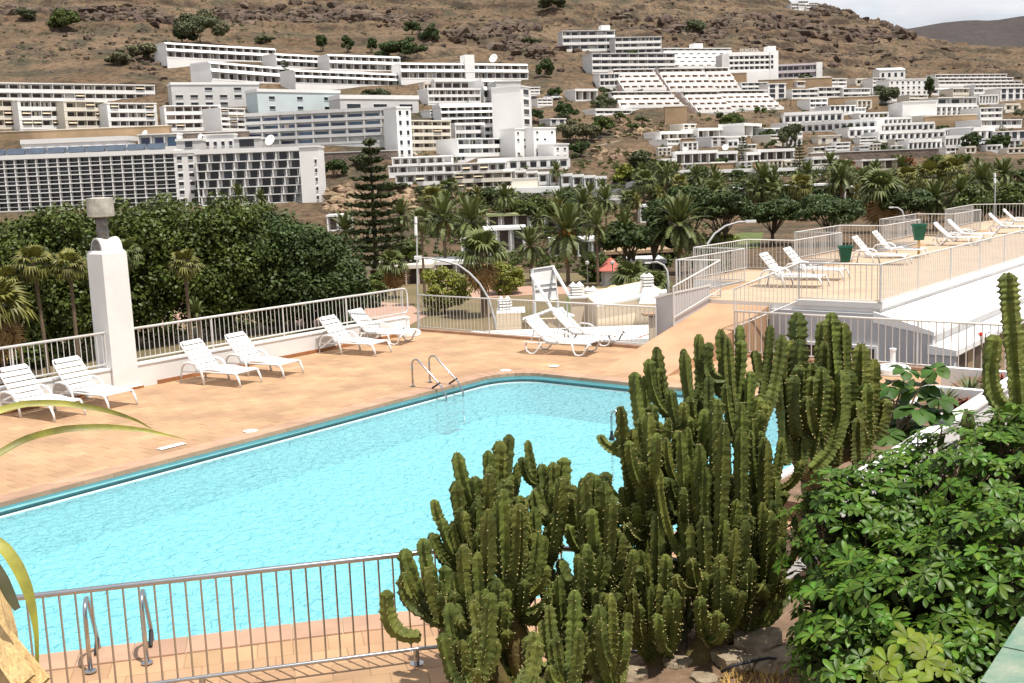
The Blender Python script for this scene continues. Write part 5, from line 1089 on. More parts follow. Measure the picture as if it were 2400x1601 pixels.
# the long hotel at the left
h1 = building('long white hotel wing with a grid of dark balconies behind the big trees', -70, 408, 364, 353, 490, 6, 19, 'L', 'hotel', ph=0, rec=1.6, fin=.24, wf=.94, top=1.2, key='h1', name='hotel_wing', level=True)
o, Ln, Ht, e, n = BL['h1']
for f in range(6): bx(o, 'balcony_rail', 'bldg_white', (.1, -.04, f*(Ht-1.2)/6+.95), (Ln-.2, .08, .12))
building('white stairwell block with small square windows between the hotel wings', 406, 458, 353, 350, 480, 6, 2, 'F', 'hotel', wf=.42, hf=.42, top=.9, name='stair_tower', level=True, depth=8)
h2 = building('right hotel wing with staggered dark balconies', 456, 708, 352, 342, 478, 6, 8, 'L', 'hotel', ph=0, rec=1.6, fin=.3, wf=.58, top=1.2, stag=-.55, name='hotel_wing', key='h2', level=True)
o, Ln, Ht, e, n = BL['h2']
for f in range(6):
    for b in range(8):
        x_ = b*Ln/8-.55*(5-f)+Ln/8*.80; bx(o, 'window', 'glass', (x_, 1.5, f*(Ht-1.2)/6+.75), (Ln/8*.22, .1, 1.35)) if 0 < x_ < Ln-1 else None
building('tall white end wall of the hotel with dark openings at its corner', 700, 745, 342, 340, 474, 6, 3, 'F', 'hotel', wf=.3, hf=.4, top=.5, name='hotel_end', skip=[(f, b) for f in range(6) for b in (0, 1)]+[(5, 2)], level=True)
o, Ln, Ht, e, n = BL['h1']
for k in range(9):   # solar panels on the hotel roof
    t_ = thing('solar_panel', '%s solar panel row from the left on the hotel roof' % ordw(k+1), 'solar panel', tuple(np.array(o.location)+e*(3+k*(Ln-6)/9)+np.array([0, 0, Ht])+n*2.2), math.atan2(e[1], e[0]), 'solar panels on the hotel roof')
    m = MB(); w_ = (Ln-6)/9-.5; m.add([(0, 0, .3), (w_, 0, .3), (w_, 2.6, 1.9), (0, 2.6, 1.9), (0, .06, .2), (w_, .06, .2), (w_, 2.66, 1.8), (0, 2.66, 1.8)], [(0, 1, 2, 3), (7, 6, 5, 4), (0, 4, 5, 1), (1, 5, 6, 2), (2, 6, 7, 3), (3, 7, 4, 0)]); m.obj('panel', MT['solar'], t_)
    m = MB(); m.box((w_/2, 2.5, .9), (w_, .1, 1.8)); m.obj('support', MT['bldg_grey'], t_)
building('low white building with a window strip behind the solar panels', 48, 298, 322, 324, 358, 1, 9, 'F', 'building', D=331, wf=.62, hf=.32, top=1.4, name='low_building', level=True)
building('white rooftop pavilion with three wide windows behind the hotel', 322, 415, 314, 312, 352, 1, 3, 'L', 'building', D=331, glass='glass_blue', wf=.7, name='roof_pavilion', ph=.2, level=True)
building('small white building with four square windows behind the hotel roof', 476, 548, 315, 313, 350, 1, 4, 'F', 'building', D=332, wf=.4, hf=.3, name='low_building', level=True)
building('small white roof hut with rounded slab between the rooftop dishes', 412, 470, 326, 324, 350, 1, 1, 'F', 'building', D=327, wall='bldg_grey', roofmat='bldg_white', top=.7, wf=.3, name='roof_hut', level=True)
building('white roof hut with a flat canopy near the right hotel dish', 548, 606, 322, 320, 350, 1, 1, 'F', 'building', D=328, wall='bldg_grey', roofmat='bldg_white', top=.6, wf=.6, name='roof_hut', level=True)
# left terraces
building('long white terrace row with open bays at the far left', -60, 362, 192, 199, 238, 2, 17, 'L', group=GA, ph=.36, wf=.72, rec=1.8, key='b6', glass='glass_brown', awn=.1)
for k, (x0, x1, yt, yb, fl, ba, lb) in enumerate([(-60, 40, 232, 302, 3, 3, 'leftmost cream stepped apartment block under the long terrace row'), (40, 148, 232, 302, 3, 4, 'second cream stepped apartment block under the long terrace row'), (148, 250, 233, 302, 3, 4, 'third cream stepped apartment block with striped awnings'), (250, 366, 236, 302, 3, 5, 'rightmost cream stepped apartment block under the long terrace row')]):
    building(lb, x0, x1, yt+k*1.5, yt+k*1.5+1, yb, fl, ba, 'L', group=GA, ph=.34, wf=.7, rec=1.6, wall='bldg_white' if k % 2 else 'bldg_cream', glass='glass_brown', awn=.3, key='b7%d' % k, endwall=.9)
# upper slanted rows
building('topmost white terrace row with slanted roof on the left', 388, 646, 98, 113, 142, 2, 13, 'S', group=GA, rec=1.8, wf=.76, glass='glass_brown', fin=.3, top=.6, backmat='bldg_grey')
building('short white slanted terrace row right of the topmost row', 646, 752, 124, 130, 158, 2, 6, 'S', group=GA, rec=1.8, wf=.76, glass='glass_brown', fin=.3, top=.6)
building('white slanted terrace row with grey gable below the wooded rocks', 770, 938, 126, 132, 166, 2, 9, 'S', group=GA, rec=1.8, wf=.76, glass='glass_brown', fin=.3, top=.6)
building('long white terrace row with a square tower and dish on top', 938, 1237, 146, 149, 186, 2, 15, 'S', group=GA, rec=1.8, wf=.76, glass='glass_brown', fin=.3, top=.6, key='b8d')
o, Ln, Ht, e, n = BL['b8d']; bx(o, 'tower', 'bldg_white', (Ln*.49, -.6, 0), (Ln*.075, 5, Ht+3.2))
building('second white slanted row, left part, behind a thin pine', 492, 690, 143, 160, 194, 2, 10, 'S', group=GA, rec=1.8, wf=.76, glass='glass_brown', fin=.3, top=.6, backmat='bldg_grey')
building('second white slanted row, right part, above two palms', 690, 982, 162, 174, 200, 2, 15, 'S', group=GA, rec=1.8, wf=.76, glass='glass_brown', fin=.3, top=.6)
building('plain grey white block with white roof edge in the middle of the left slope', 400, 606, 193, 193, 250, 3, 6, 'F', group=GA, wf=.5, hf=.35, wall='bldg_grey', roofmat='bldg_white', top=.8, skip=[(2, 0), (2, 1), (2, 3), (2, 5), (0, 4)], key='b10')
building('white block with pinkish balconies below the plain grey one', 384, 516, 247, 246, 306, 3, 6, 'L', group=GA, ph=.34, wf=.74, rec=1.7, glass='glass_brown', awn=.15, backmat='bldg_pink', endwall=.6)
building('narrow pinkish block with orange awnings', 516, 574, 252, 254, 306, 4, 3, 'L', group=GA, ph=.36, wf=.7, rec=1.5, backmat='bldg_pink', awn=.35, glass='glass_brown')
building('pale blue painted block with roof terrace and two palms', 602, 796, 208, 212, 262, 2, 3, 'F', group=GA, wf=.2, hf=.3, wall='bldg_blue', roofmat='bldg_white', top=1.0, key='b12')
building('big grey block with wide dark blue windows in the centre left', 572, 932, 266, 249, 340, 4, 9, 'L', group=GA, ph=.28, wf=.8, hf=.6, rec=1.0, wall='bldg_grey', glass='glass_blue', fin=.5, top=1.0, key='b13')
building('white stair tower with small openings at the end of the big grey block', 928, 962, 250, 250, 368, 5, 2, 'F', group=GA, wf=.35, hf=.45, name='stair_tower')
building('white roofed pavilion block behind the big grey block', 796, 980, 222, 224, 266, 1, 3, 'F', group=GA, wall='bldg_grey', roofmat='bldg_white', top=1.4, wf=.5, hf=.4)
building('cream block with four rows of balconies left of the yellow wall', 946, 1056, 281, 282, 352, 4, 5, 'L', group=GA, wall='bldg_cream', ph=.36, wf=.66, rec=1.5, glass='glass_brown', awn=.1)
building('white slanted two storey row with ten bays in the centre', 1032, 1220, 242, 239, 292, 3, 10, 'S', group=GA, rec=1.8, wf=.76, glass='glass_brown', fin=.3, top=1.2, backmat='bldg_grey')
building('white ribbon windowed block behind the grey gable wall', 1018, 1122, 186, 186, 214, 1, 5, 'L', group=GA, ph=.3, wf=.9, rec=1.2, top=.9, glass='glass_brown')
building('white shopping level with a dark shopfront strip', 1002, 1126, 206, 206, 242, 2, 9, 'L', group=GA, ph=.3, wf=.8, rec=1.2, top=.8, glass='glass_brown')
building('white slanted block left of the grey gable wall', 1132, 1180, 186, 187, 232, 2, 3, 'S', group=GA, rec=1.6, wf=.7, glass='glass_brown', top=.6)
g = building('tall light grey gable wall with sawtooth right edge', 1162, 1220, 189, 188, 252, 1, 1, 'F', group=GA, wall='bldg_grey', skip=[(0, 0)], top=.4, key='gab', roofmat='bldg_white', depth=14)
building('white tower with small square windows right of the gable wall', 1220, 1244, 200, 204, 342, 6, 1, 'F', group=GA, wf=.5, hf=.5, depth=10)
building('white two storey block with rounded roof slabs, three bays', 1066, 1135, 288, 287, 330, 2, 3, 'L', group=GA, ph=.34, wf=.55, rec=1.2, top=.8)
building('white two storey block with rounded roof slabs, two bays', 1135, 1192, 292, 291, 330, 2, 3, 'L', group=GA, ph=.34, wf=.6, rec=1.2, top=.8, wall='bldg_grey', roofmat='bldg_white')
building('white block with long balcony bands below the rounded roofs', 1072, 1212, 324, 323, 366, 2, 5, 'L', group=GA, ph=.36, wf=.42, rec=1.4, backmat='bldg_grey')
for x0, x1, y0, lb in [(1206, 1252, 300, 'left cube of the white stepped house above the arches'), (1250, 1302, 298, 'right cube of the white stepped house above the arches')]: building(lb, x0, x1, y0, y0, 366, 4, 3, 'F', 'house', 'stepped white houses', wf=.3, hf=.3, name='stepped_house', skip=[(0, 1), (1, 0), (2, 2), (3, 1), (1, 2)], depth=7)
building('low white cube at the right foot of the stepped house', 1298, 1332, 336, 336, 372, 2, 2, 'F', 'house', 'stepped white houses', wf=.3, hf=.3, name='stepped_house', depth=6)
building('long white arcade row with small windows under the stepped house', 1120, 1332, 370, 366, 396, 1, 9, 'W', group=GA)
building('white terrace block with flower boxes, upper left of the lower complex', 918, 1060, 366, 366, 392, 1, 7, 'L', group=GA, ph=.36, wf=.5, rec=1.4, glass='glass_brown')
building('white terrace block with open balconies, second level of the lower complex', 910, 1040, 386, 386, 414, 1, 6, 'L', group=GA, ph=.4, wf=.5, rec=1.6, glass='glass_brown', awn=.2)
building('white terrace block in the middle of the lower complex', 1040, 1186, 382, 380, 412, 1, 7, 'L', group=GA, ph=.4, wf=.55, rec=1.6, glass='glass_brown', awn=.2)
building('lowest white terrace block at the left of the lower complex', 926, 1064, 406, 406, 438, 1, 6, 'L', group=GA, ph=.4, wf=.5, rec=1.6, glass='glass_brown', awn=.2)
building('lowest white terrace block over the rough stone basement', 1064, 1200, 404, 402, 446, 2, 6, 'L', group=GA, ph=.36, wf=.5, rec=1.6, glass='glass_brown', awn=.2, wall='bldg_cream')
for k in range(9):
    x0 = 1180+k*27; y0 = 396+k*2.1; building('%s small white cube house from the left in the descending row' % ordw(k+1), x0, x0+25, y0, y0, 428+k*2.2, 1, 1, 'L', 'house', 'descending row of cube houses', ph=.3, wf=.5, rec=1.4, name='cube_house', depth=6, glass='glass_brown', top=.7)
building('flat white roof with skylights below the cube houses', 1190, 1310, 441, 437, 458, 1, 5, 'F', wf=.3, hf=.2, name='low_building', top=1.4)
building('narrow white roof by the road bend', 1318, 1456, 464, 459, 478, 1, 5, 'F', wf=.4, hf=.3, name='low_building', top=1.0, depth=7)
# upper right complex
GB = 'grey white blocks of the upper right complex'
building('highest grey white block with three balcony rows and roof hut', 1318, 1441, 72, 70, 120, 3, 6, 'L', group=GB, ph=.36, wf=.7, rec=1.4, wall='bldg_grey', parmat='bldg_white', key='b22')
o, Ln, Ht, e, n = BL['b22']; bx(o, 'roof_hut', 'bldg_white', (Ln*.75, 1, Ht), (Ln*.17, 5, 2.4))
building('grey white block right of the highest one', 1441, 1550, 87, 85, 128, 3, 6, 'L', group=GB, ph=.36, wf=.7, rec=1.4, wall='bldg_grey', parmat='bldg_white')
building('grey white block below the two highest, long balcony bands', 1387, 1582, 124, 124, 168, 3, 9, 'L', group=GB, ph=.36, wf=.74, rec=1.4, wall='bldg_grey', parmat='bldg_white')
building('white stepped pyramid wing behind the big pyramid', 1555, 1715, 112, 112, 160, 5, 9, 'T', group='white stepped pyramid', ph=.55, wf=.5, hf=.35, step=3.2, glass='glass_brown', key='b25')
o, Ln, Ht, e, n = BL['b25']; bx(o, 'roof_pavilion', 'bldg_white', (Ln*.46, 14, Ht), (Ln*.13, 5, 2.2))
building('hotel with rooftop letters and three rows of square balconies', 1708, 1805, 123, 121, 190, 5, 8, 'L', 'hotel', ph=.30, wf=.86, rec=1.6, glass='glass', top=1.6, key='mont', skip=[(f, b) for f in (0, 1) for b in range(8)], name='hotel_wing', fin=.3)
o, Ln, Ht, e, n = BL['mont']; bx(o, 'base_wall', 'bldg_white', (-.2, -.35, -4), (Ln+.4, 2.2, 4+(Ht-1.6)/5*2)); bx(o, 'end_tower', 'bldg_white', (Ln-.2, -.5, -4), (Ln*.20, 9, Ht+4+.3)); bx(o, 'lift_tower', 'bldg_white', (Ln*.97, 1, Ht), (Ln*.19, 5, 2.6)); bx(o, 'left_wall', 'bldg_grey', (-Ln*.17, -.2, -4), (Ln*.17, 8, Ht+3.2))
for f in range(3): bx(o, 'window', 'glass', (Ln+.2, -.58, (Ht-1.6)/5*(2+f)+.9), (Ln*.055, .1, 1.4))
tx = bpy.data.curves.new('letters', 'FONT'); tx.body = 'MONTESOL'; tx.size = 1.75; tx.extrude = .12; tx.space_character = 1.0; tx.materials.append(MT['bldg_cream'])
to_ = bpy.data.objects.new('roof_letters', tx); link(to_); bpy.context.view_layer.update(); tm = bpy.data.meshes.new_from_object(to_); bpy.data.objects.remove(to_); to = link(bpy.data.objects.new('roof_letters', tm)); P = np.array(o.location)+e*Ln*.28+np.array([0, 0, Ht+.4])+n*.6; to.location = tuple(P); to.rotation_euler = (math.pi/2, 0, math.atan2(e[1], e[0])); tag(to, 'cream roof letters standing on the square balcony hotel', 'roof sign')
mf = MB(); mf.box((Ln*.24, .15, .15), (Ln*.5, .12, .12)); [mf.box((Ln*.5*k/6+.4, .3, -.2), (.1, .1, 1.6)) for k in range(6)]
fo = mf.obj('sign_frame', MT['bldg_grey'], None); fo.location = tuple(P-np.array([0, 0, .3])); fo.rotation_euler = (0, 0, math.atan2(e[1], e[0])); tag(fo, 'thin grey frame holding up the roof letters', 'sign frame')
building('lilac grey hotel wing with two rows of square balconies and white end wall', 1806, 1914, 152, 147, 186, 2, 8, 'L', 'hotel', ph=.32, wf=.8, rec=1.4, wall='bldg_lilac', top=.9, key='b27', name='hotel_wing')
o, Ln, Ht, e, n = BL['b27']; bx(o, 'end_tower', 'bldg_white', (Ln-.2, -.4, -4), (Ln*.13, 8, Ht+4.2))
GP = 'white stepped pyramid'
for (x0, x1, yt, yb, fl, ba, sk, lb) in [(1440, 1536, 161, 212, 4, 5, 0, 'upper left section of the white stepped pyramid'), (1547, 1652, 159, 214, 4, 6, 0, 'upper middle section of the white stepped pyramid'), (1655, 1712, 158, 214, 4, 4, 0, 'upper right section of the white stepped pyramid'), (1437, 1580, 214, 252, 3, 7, 0, 'lower left section of the white stepped pyramid'), (1606, 1690, 213, 264, 4, 5, 0, 'lower middle section of the white stepped pyramid'), (1684, 1800, 211, 258, 4, 7, 0, 'lower right section of the white stepped pyramid')]:
    building(lb, x0, x1, yt, yt-1, yb, fl, ba, 'T', group=GP, ph=.5, wf=.66, hf=.5, step=3.6, glass='glass_brown', fin=.3, backmat='bldg_pink', name='stepped_terraces', depth=7)
building('glass fronted white block at the left shoulder of the pyramid', 1405, 1452, 172, 171, 204, 2, 4, 'L', group=GP, ph=.3, wf=.8, rec=1.0)
# right town
GR = 'white houses of the right town'
building('white villa with pyramid roof high on the right', 2062, 2122, 160, 158, 182, 1, 4, 'G', 'villa', GR, wf=.4, name='villa', roofmat='bldg_white')
building('white gabled block with rows of small windows below the villa', 2084, 2174, 185, 184, 222, 3, 7, 'F', group=GR, wf=.35, hf=.4)
for k, (x0, x1, y0) in enumerate([(2192, 2360, 174), (2198, 2375, 182), (2200, 2395, 190), (2285, 2410, 198)]): building('%s long pinkish terrace row from the top at the right edge' % ordw(k+1), x0, x1, y0, y0-1, y0+12, 1, 12, 'L', group='long terrace rows at the right edge', ph=.5, wf=.6, rec=1.6, wall='bldg_white', backmat='bldg_pink', glass='glass_brown', depth=5, name='terrace_row')
for x0, x1, y0, yb, ba, fl, st_, lb in [
 (1856, 1918, 209, 232, 3, 2, 'L', 'white block with dark openings at the left of the right town'), (1918, 1976, 204, 230, 3, 2, 'L', 'white block with tall balconies next in the right town'), (1976, 2040, 207, 232, 3, 2, 'L', 'white block under the tan roof in the right town'),
 (1738, 1800, 193, 214, 4, 2, 'L', 'white house with arches just right of the pyramid top'), (1800, 1842, 196, 232, 2, 3, 'F', 'narrow white house right of the pyramid'),
 (1898, 1940, 231, 254, 3, 2, 'L', 'small white block below the tall balconies'), (1945, 2005, 247, 266, 5, 1, 'F', 'low white house above the upper row houses'),
 (2198, 2290, 228, 250, 3, 1, 'L', 'white flat roofed house with wide windows at right centre'), (2296, 2340, 222, 242, 6, 2, 'W', 'white block with round bays near the right edge'), (2345, 2410, 206, 234, 4, 2, 'F', 'blue grey block at the far right edge'),
 (2182, 2292, 247, 272, 9, 2, 'W', 'cream rowhouses stepping above the tan wall'), (2298, 2350, 252, 280, 3, 2, 'L', 'white house right of the tan wall'), (2300, 2395, 280, 300, 4, 1, 'L', 'grey white house below the one by the tan wall'), (2334, 2405, 307, 330, 4, 1, 'F', 'white house with flat roof at the right edge'), (2282, 2330, 298, 328, 3, 1, 'W', 'white roofed house between palms near the right edge')]:
    building(lb, x0, x1, y0, y0-1, yb, fl, ba, st_, 'house', GR, wf=.6, name='town_house', rec=1.3, ph=.34)
building('pale blue gabled building with white shed roof', 2114, 2146, 244, 242, 272, 1, 1, 'F', 'house', GR, wall='bldg_blue', wf=.12, hf=.3, name='gable_house', roofmat='bldg_white', depth=12)
building('white building with sloping shed roof left of the pale blue one', 2082, 2116, 246, 238, 272, 1, 1, 'F', 'house', GR, skip=[(0, 0)], name='gable_house', depth=12)
building('white rowhouses right of the pale blue gable', 2146, 2172, 238, 236, 268, 2, 4, 'W', 'house', GR, name='town_house')
for x0, x1, y0, y1, yb, ba, lb in [(1838, 1975, 264, 258, 286, 9, 'highest white rowhouse terrace on the left of the right town'), (2016, 2082, 264, 262, 276, 6, 'short white rowhouse terrace below the shed roof'), (2050, 2136, 276, 274, 292, 8, 'white rowhouse terrace under the short one'), (1874, 2052, 288, 277, 306, 11, 'long white rowhouse terrace in the middle left'), (1990, 2054, 298, 296, 320, 4, 'short white rowhouse terrace with grey gable'), (2060, 2190, 290, 285, 306, 10, 'white rowhouse terrace left of the tan wall foot'), (2060, 2215, 308, 303, 327, 11, 'long white rowhouse terrace in the lower middle'), (2130, 2206, 328, 324, 350, 7, 'lowest white rowhouse terrace with grey gable end'), (2216, 2272, 320, 314, 342, 6, 'white rowhouse terrace right of the lowest one'), (2212, 2280, 300, 297, 318, 7, 'white rowhouse terrace beside the roofed house')]:
    building(lb, x0, x1, y0, y1, yb, 1, ba, 'W', 'house', 'white rowhouse terraces', name='rowhouse_terrace')
building('cream house with two arched windows below the rowhouses', 1918, 1970, 317, 316, 336, 1, 2, 'F', 'house', GR, wall='bldg_cream', wf=.3, hf=.5, name='town_house')
for k, (x0, x1, y0) in enumerate([(1855, 1878, 8), (1872, 1895, 2), (1890, 1915, 10), (1912, 1936, 20)]): building('%s white house from the left on the hilltop ridge' % ordw(k+1), x0, x1, y0, y0, y0+15, 2, 4, 'L', 'house', 'white houses on the ridge', D=905, wf=.5, name='ridge_house', rec=1.5)
# bungalows lower right
GU = 'white roofed bungalows'
for x0, x1, y0, y1, yb, ba, lb in [(1584, 1682, 354, 352, 382, 5, 'long white roofed bungalow with dark veranda'), (1682, 1728, 355, 353, 378, 2, 'white roofed bungalow beside the round tree'), (1750, 1782, 357, 355, 378, 2, 'small white roofed bungalow behind the dark shrub'), (1778, 1862, 350, 347, 374, 4, 'white bungalow with a broad pale roof and pergola'), (1550, 1582, 372, 371, 386, 2, 'tiny white hut left of the long bungalow'), (1576, 1618, 399, 398, 414, 2, 'small white roofed hut among the thin palms'), (1664, 1760, 398, 395, 420, 4, 'white roofed bungalow with awnings below the bank'), (1770, 1868, 396, 392, 412, 4, 'low white roofed bungalow left of a tall pine'), (1905, 1965, 368, 364, 384, 3, 'white pavilion behind a date palm'), (1902, 1976, 390, 388, 408, 3, 'white flat roofed pavilion with shade sail'), (1548, 1670, 308, 306, 326, 6, 'long low white row under the round green tree'), (1636, 1760, 300, 298, 322, 5, 'white building with terrace walls above the bank'), (1744, 1784, 288, 290, 318, 2, 'white shed with slanted roof above the bank'), (1348, 1400, 208, 208, 234, 3, 'bungalow with white roof slab left of the pyramid'), (1396, 1480, 254, 254, 266, 4, 'low white wall building left below the pyramid')]:
    building(lb, x0, x1, y0, y1, yb, 1, ba, 'L', 'bungalow', GU, wf=.6, ph=.0, rec=2.0, top=.9, name='bungalow', roofmat='bldg_white', backmat='bldg_cream', depth=7, glass='glass_brown')
# buildings in the valley
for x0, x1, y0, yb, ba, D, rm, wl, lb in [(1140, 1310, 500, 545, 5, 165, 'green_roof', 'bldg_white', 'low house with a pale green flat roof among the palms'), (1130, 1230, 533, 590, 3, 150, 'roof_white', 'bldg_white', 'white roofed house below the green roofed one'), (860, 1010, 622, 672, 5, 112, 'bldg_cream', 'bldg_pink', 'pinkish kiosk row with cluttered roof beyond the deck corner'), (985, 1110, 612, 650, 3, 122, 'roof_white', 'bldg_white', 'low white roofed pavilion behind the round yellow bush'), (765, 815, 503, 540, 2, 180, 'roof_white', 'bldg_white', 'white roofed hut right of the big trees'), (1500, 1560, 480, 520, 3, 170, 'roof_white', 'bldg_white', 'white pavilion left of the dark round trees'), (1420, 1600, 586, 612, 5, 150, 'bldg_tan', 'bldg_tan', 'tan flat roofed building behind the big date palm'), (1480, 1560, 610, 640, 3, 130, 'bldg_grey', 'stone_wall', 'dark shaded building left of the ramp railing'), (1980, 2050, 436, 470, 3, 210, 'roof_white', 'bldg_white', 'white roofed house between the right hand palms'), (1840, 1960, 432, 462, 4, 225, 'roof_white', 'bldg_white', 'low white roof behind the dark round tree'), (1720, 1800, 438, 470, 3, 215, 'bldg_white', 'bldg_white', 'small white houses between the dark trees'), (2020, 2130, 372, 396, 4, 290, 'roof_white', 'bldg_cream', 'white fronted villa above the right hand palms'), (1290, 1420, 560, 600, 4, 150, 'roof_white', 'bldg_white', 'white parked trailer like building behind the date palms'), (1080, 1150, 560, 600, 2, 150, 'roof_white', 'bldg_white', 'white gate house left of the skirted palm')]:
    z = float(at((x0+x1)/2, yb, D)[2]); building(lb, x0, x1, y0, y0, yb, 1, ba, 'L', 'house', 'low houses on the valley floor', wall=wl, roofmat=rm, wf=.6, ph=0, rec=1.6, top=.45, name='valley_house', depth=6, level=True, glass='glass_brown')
# small houses packed between the terraces
random.seed(321); fill = []
for (xa, xb, ya, yb_, nn, wmin, wmax) in [(1840, 2410, 196, 360, 420, 22, 46), (900, 1330, 196, 440, 160, 24, 44), (1540, 1880, 300, 415, 90, 24, 40), (360, 620, 236, 320, 60, 22, 40)]:
    for _ in range(nn):
        wd = ru(wmin, wmax); hh = ru(13, 20); x = ru(xa, xb-wd); y = ru(ya, yb_)
        if any(min(x+wd, r[1])-max(x, r[0]) > 3 and min(y, r[3])-max(y-hh, r[2]) > 3 for r in RECT): continue
        RECT.append((x, x+wd, y-hh, y)); fill.append((x, wd, hh, y))
fill.sort()
for k, (x, wd, hh, y) in enumerate(fill):
    building('%s from the left of the small white houses packed between the terraces' % ordw(k+1), x, x+wd, y-hh, y-hh, y, 1 if hh < 16 else 2, random.choice((2, 3)), random.choice('LWF'), 'house', 'small white houses packed on the slope', wf=.5, rec=1.0, ph=.34, name='small_house', depth=6, wall=random.choice(('bldg_white', 'bldg_white', 'bldg_cream', 'bldg_grey')), glass=random.choice(('glass', 'glass_brown')), roofmat='bldg_white')
print('fill', len(fill))
# retaining walls
for x0, x1, y0, y1, yb, D, mt, lb in [(-60, 396, 304, 303, 326, 351, 'bldg_tan', 'long brown retaining wall above the hotel roof'), (394, 580, 306, 316, 330, 350, 'stone_wall', 'dark stone retaining wall right of the brown one'), (742, 930, 357, 356, 378, 332, 'stone_wall', 'dark stone retaining wall right of the hotel'), (1135, 1200, 446, 444, 470, 292, 'stone_wall', 'rough stone basement wall under the lower complex'), (1200, 1260, 420, 418, 452, 296, 'bldg_cream', 'cream corner wall by the rough stone basement'), (2170, 2290, 272, 270, 296, 405, 'bldg_tan', 'tan retaining wall on the right hillside'), (1780, 1950, 186, 184, 204, 505, 'bldg_tan', 'tan terrace wall under the lilac hotel wing'), (1855, 2060, 230, 228, 246, 440, 'bldg_tan', 'tan wall under the white blocks of the right town'), (1550, 1880, 384, 380, 394, 318, 'bldg_tan', 'long tan bank wall below the bungalows'), (1560, 1760, 324, 322, 334, 350, 'bldg_tan', 'tan bank wall above the bungalows'), (1900, 2200, 356, 352, 372, 325, 'stone_wall', 'dark wall along the foot of the right town'), (1558, 1610, 250, 250, 290, 400, 'bldg_tan', 'blank tan wall at the foot of the pyramid'), (1690, 1750, 172, 172, 196, 495, 'bldg_tan', 'tan wall left of the hotel base')]:
    D = float((hit((x0+x1)/2, yb, 200)-CAM)@_fw); A, B = at(x0, y0, D), at(x1, y1, D); e = B-A; e[2] = 0; ln = np.linalg.norm(e); zt_ = (A[2]+B[2])/2; zb = at((x0+x1)/2, yb, D)[2]-4
    o = thing('retaining_wall', lb, 'wall', (A[0], A[1], zb), math.atan2(e[1], e[0]), 'retaining walls on the slope'); cube('wall_face', o, MT[mt], (0, 0, 0), (ln, 2.5, zt_-zb)); cube('wall_cap', o, MT['bldg_cream' if mt == 'bldg_tan' else 'bldg_grey'], (-.1, -.15, zt_-zb), (ln+.2, 2.8, .25))
# satellite dishes and small roof things
for x, y, D, dia, lb in [(1157, 138, 470, 4.0, 'large white dish on the tower terrace row'), (740, 226, 400, 4.2, 'left big white dish on the pale blue block'), (776, 230, 398, 3.6, 'right big white dish on the pale blue block'), (634, 330, 333, 3.6, 'white dish on the right hotel roof'), (340, 316, 336, 2.8, 'round white dish on the rooftop pavilion'), (470, 320, 335, 1.8, 'small white dish behind the hotel stairwell'), (1070, 356, 335, 2.6, 'white dish lying on the terrace below the yellow wall'), (166, 226, 388, 2.4, 'tilted white dish on the left terraces'), (90, 222, 388, 1.8, 'small white dish on the left terraces'), (1613, 285, 395, 2.4, 'white dish below the pyramid'), (1700, 346, 338, 2.0, 'white dish on the bungalow roof'), (1606, 350, 338, 1.5, 'small dish on the long bungalow roof')]: dish(x, y, D, dia, lb, (ru(-.6, .2), -.8, .4), 'bldg_white')

# the terrain sheet, with the plots cut in
regrid()
xs = np.arange(-780, 1120, 3.2); ys = np.concatenate((np.arange(-60, 240, 12.0), np.arange(240, 1300, 3.0)))
GX, GY = np.meshgrid(xs, ys); GZ = terr(GX, GY); nx = len(xs)
ii = (np.arange(len(ys)-1)[:, None]*nx + np.arange(nx-1)[None]).ravel()
me = np_mesh('terrain', np.stack((GX, GY, GZ), -1).reshape(-1, 3), np.stack((ii, ii+1, ii+1+nx, ii+nx), -1), MT['hill'], True)
tag(link(bpy.data.objects.new('hillside_terrain', me)), 'dry brown valley floor and rocky hillside', kind='structure')

# ------------------------------------------------------------------ trees
def leaf_cloud(cent, rad, n, size, seed, clumps=26, flat=.7, hollow=.55, drop=.25):
    """leaf-sized faces gathered in uneven clumps through an ellipsoid crown; returns verts, faces"""
    rs = np.random.RandomState(seed); d = rs.normal(size=(clumps, 3)); d /= np.linalg.norm(d, axis=1)[:, None]; d[:, 2] = np.where(d[:, 2] < -drop, -d[:, 2]*.6, d[:, 2])
    cc = d*rs.uniform(hollow, .92, (clumps, 1)); cr = rs.uniform(.20, .42, clumps); k = rs.choice(clumps, n, p=cr**2/np.sum(cr**2)); q = rs.normal(size=(n, 3)); q /= np.linalg.norm(q, axis=1)[:, None]
    q *= (rs.uniform(.45, 1, (n, 1))**.5); q[:, 2] *= flat; P = (cc[k]+q*cr[k][:, None])*np.asarray(rad)
    nr = q*np.array([1, 1, 1.3])+np.array([0, 0, .5])+rs.normal(size=(n, 3))*.55; nr /= np.linalg.norm(nr, axis=1)[:, None]; a = np.cross(nr, rs.normal(size=(n, 3))); a /= np.linalg.norm(a, axis=1)[:, None]; b = np.cross(nr, a); s = size*rs.uniform(.6, 1.35, (n, 1))
    V = np.stack((P-a*s*.5, P+b*s*.32, P+a*s*.55, P-b*s*.32), 1).reshape(-1, 3)+np.asarray(cent); return V, np.arange(4*n).reshape(-1, 4), cc*np.asarray(rad)+np.asarray(cent)
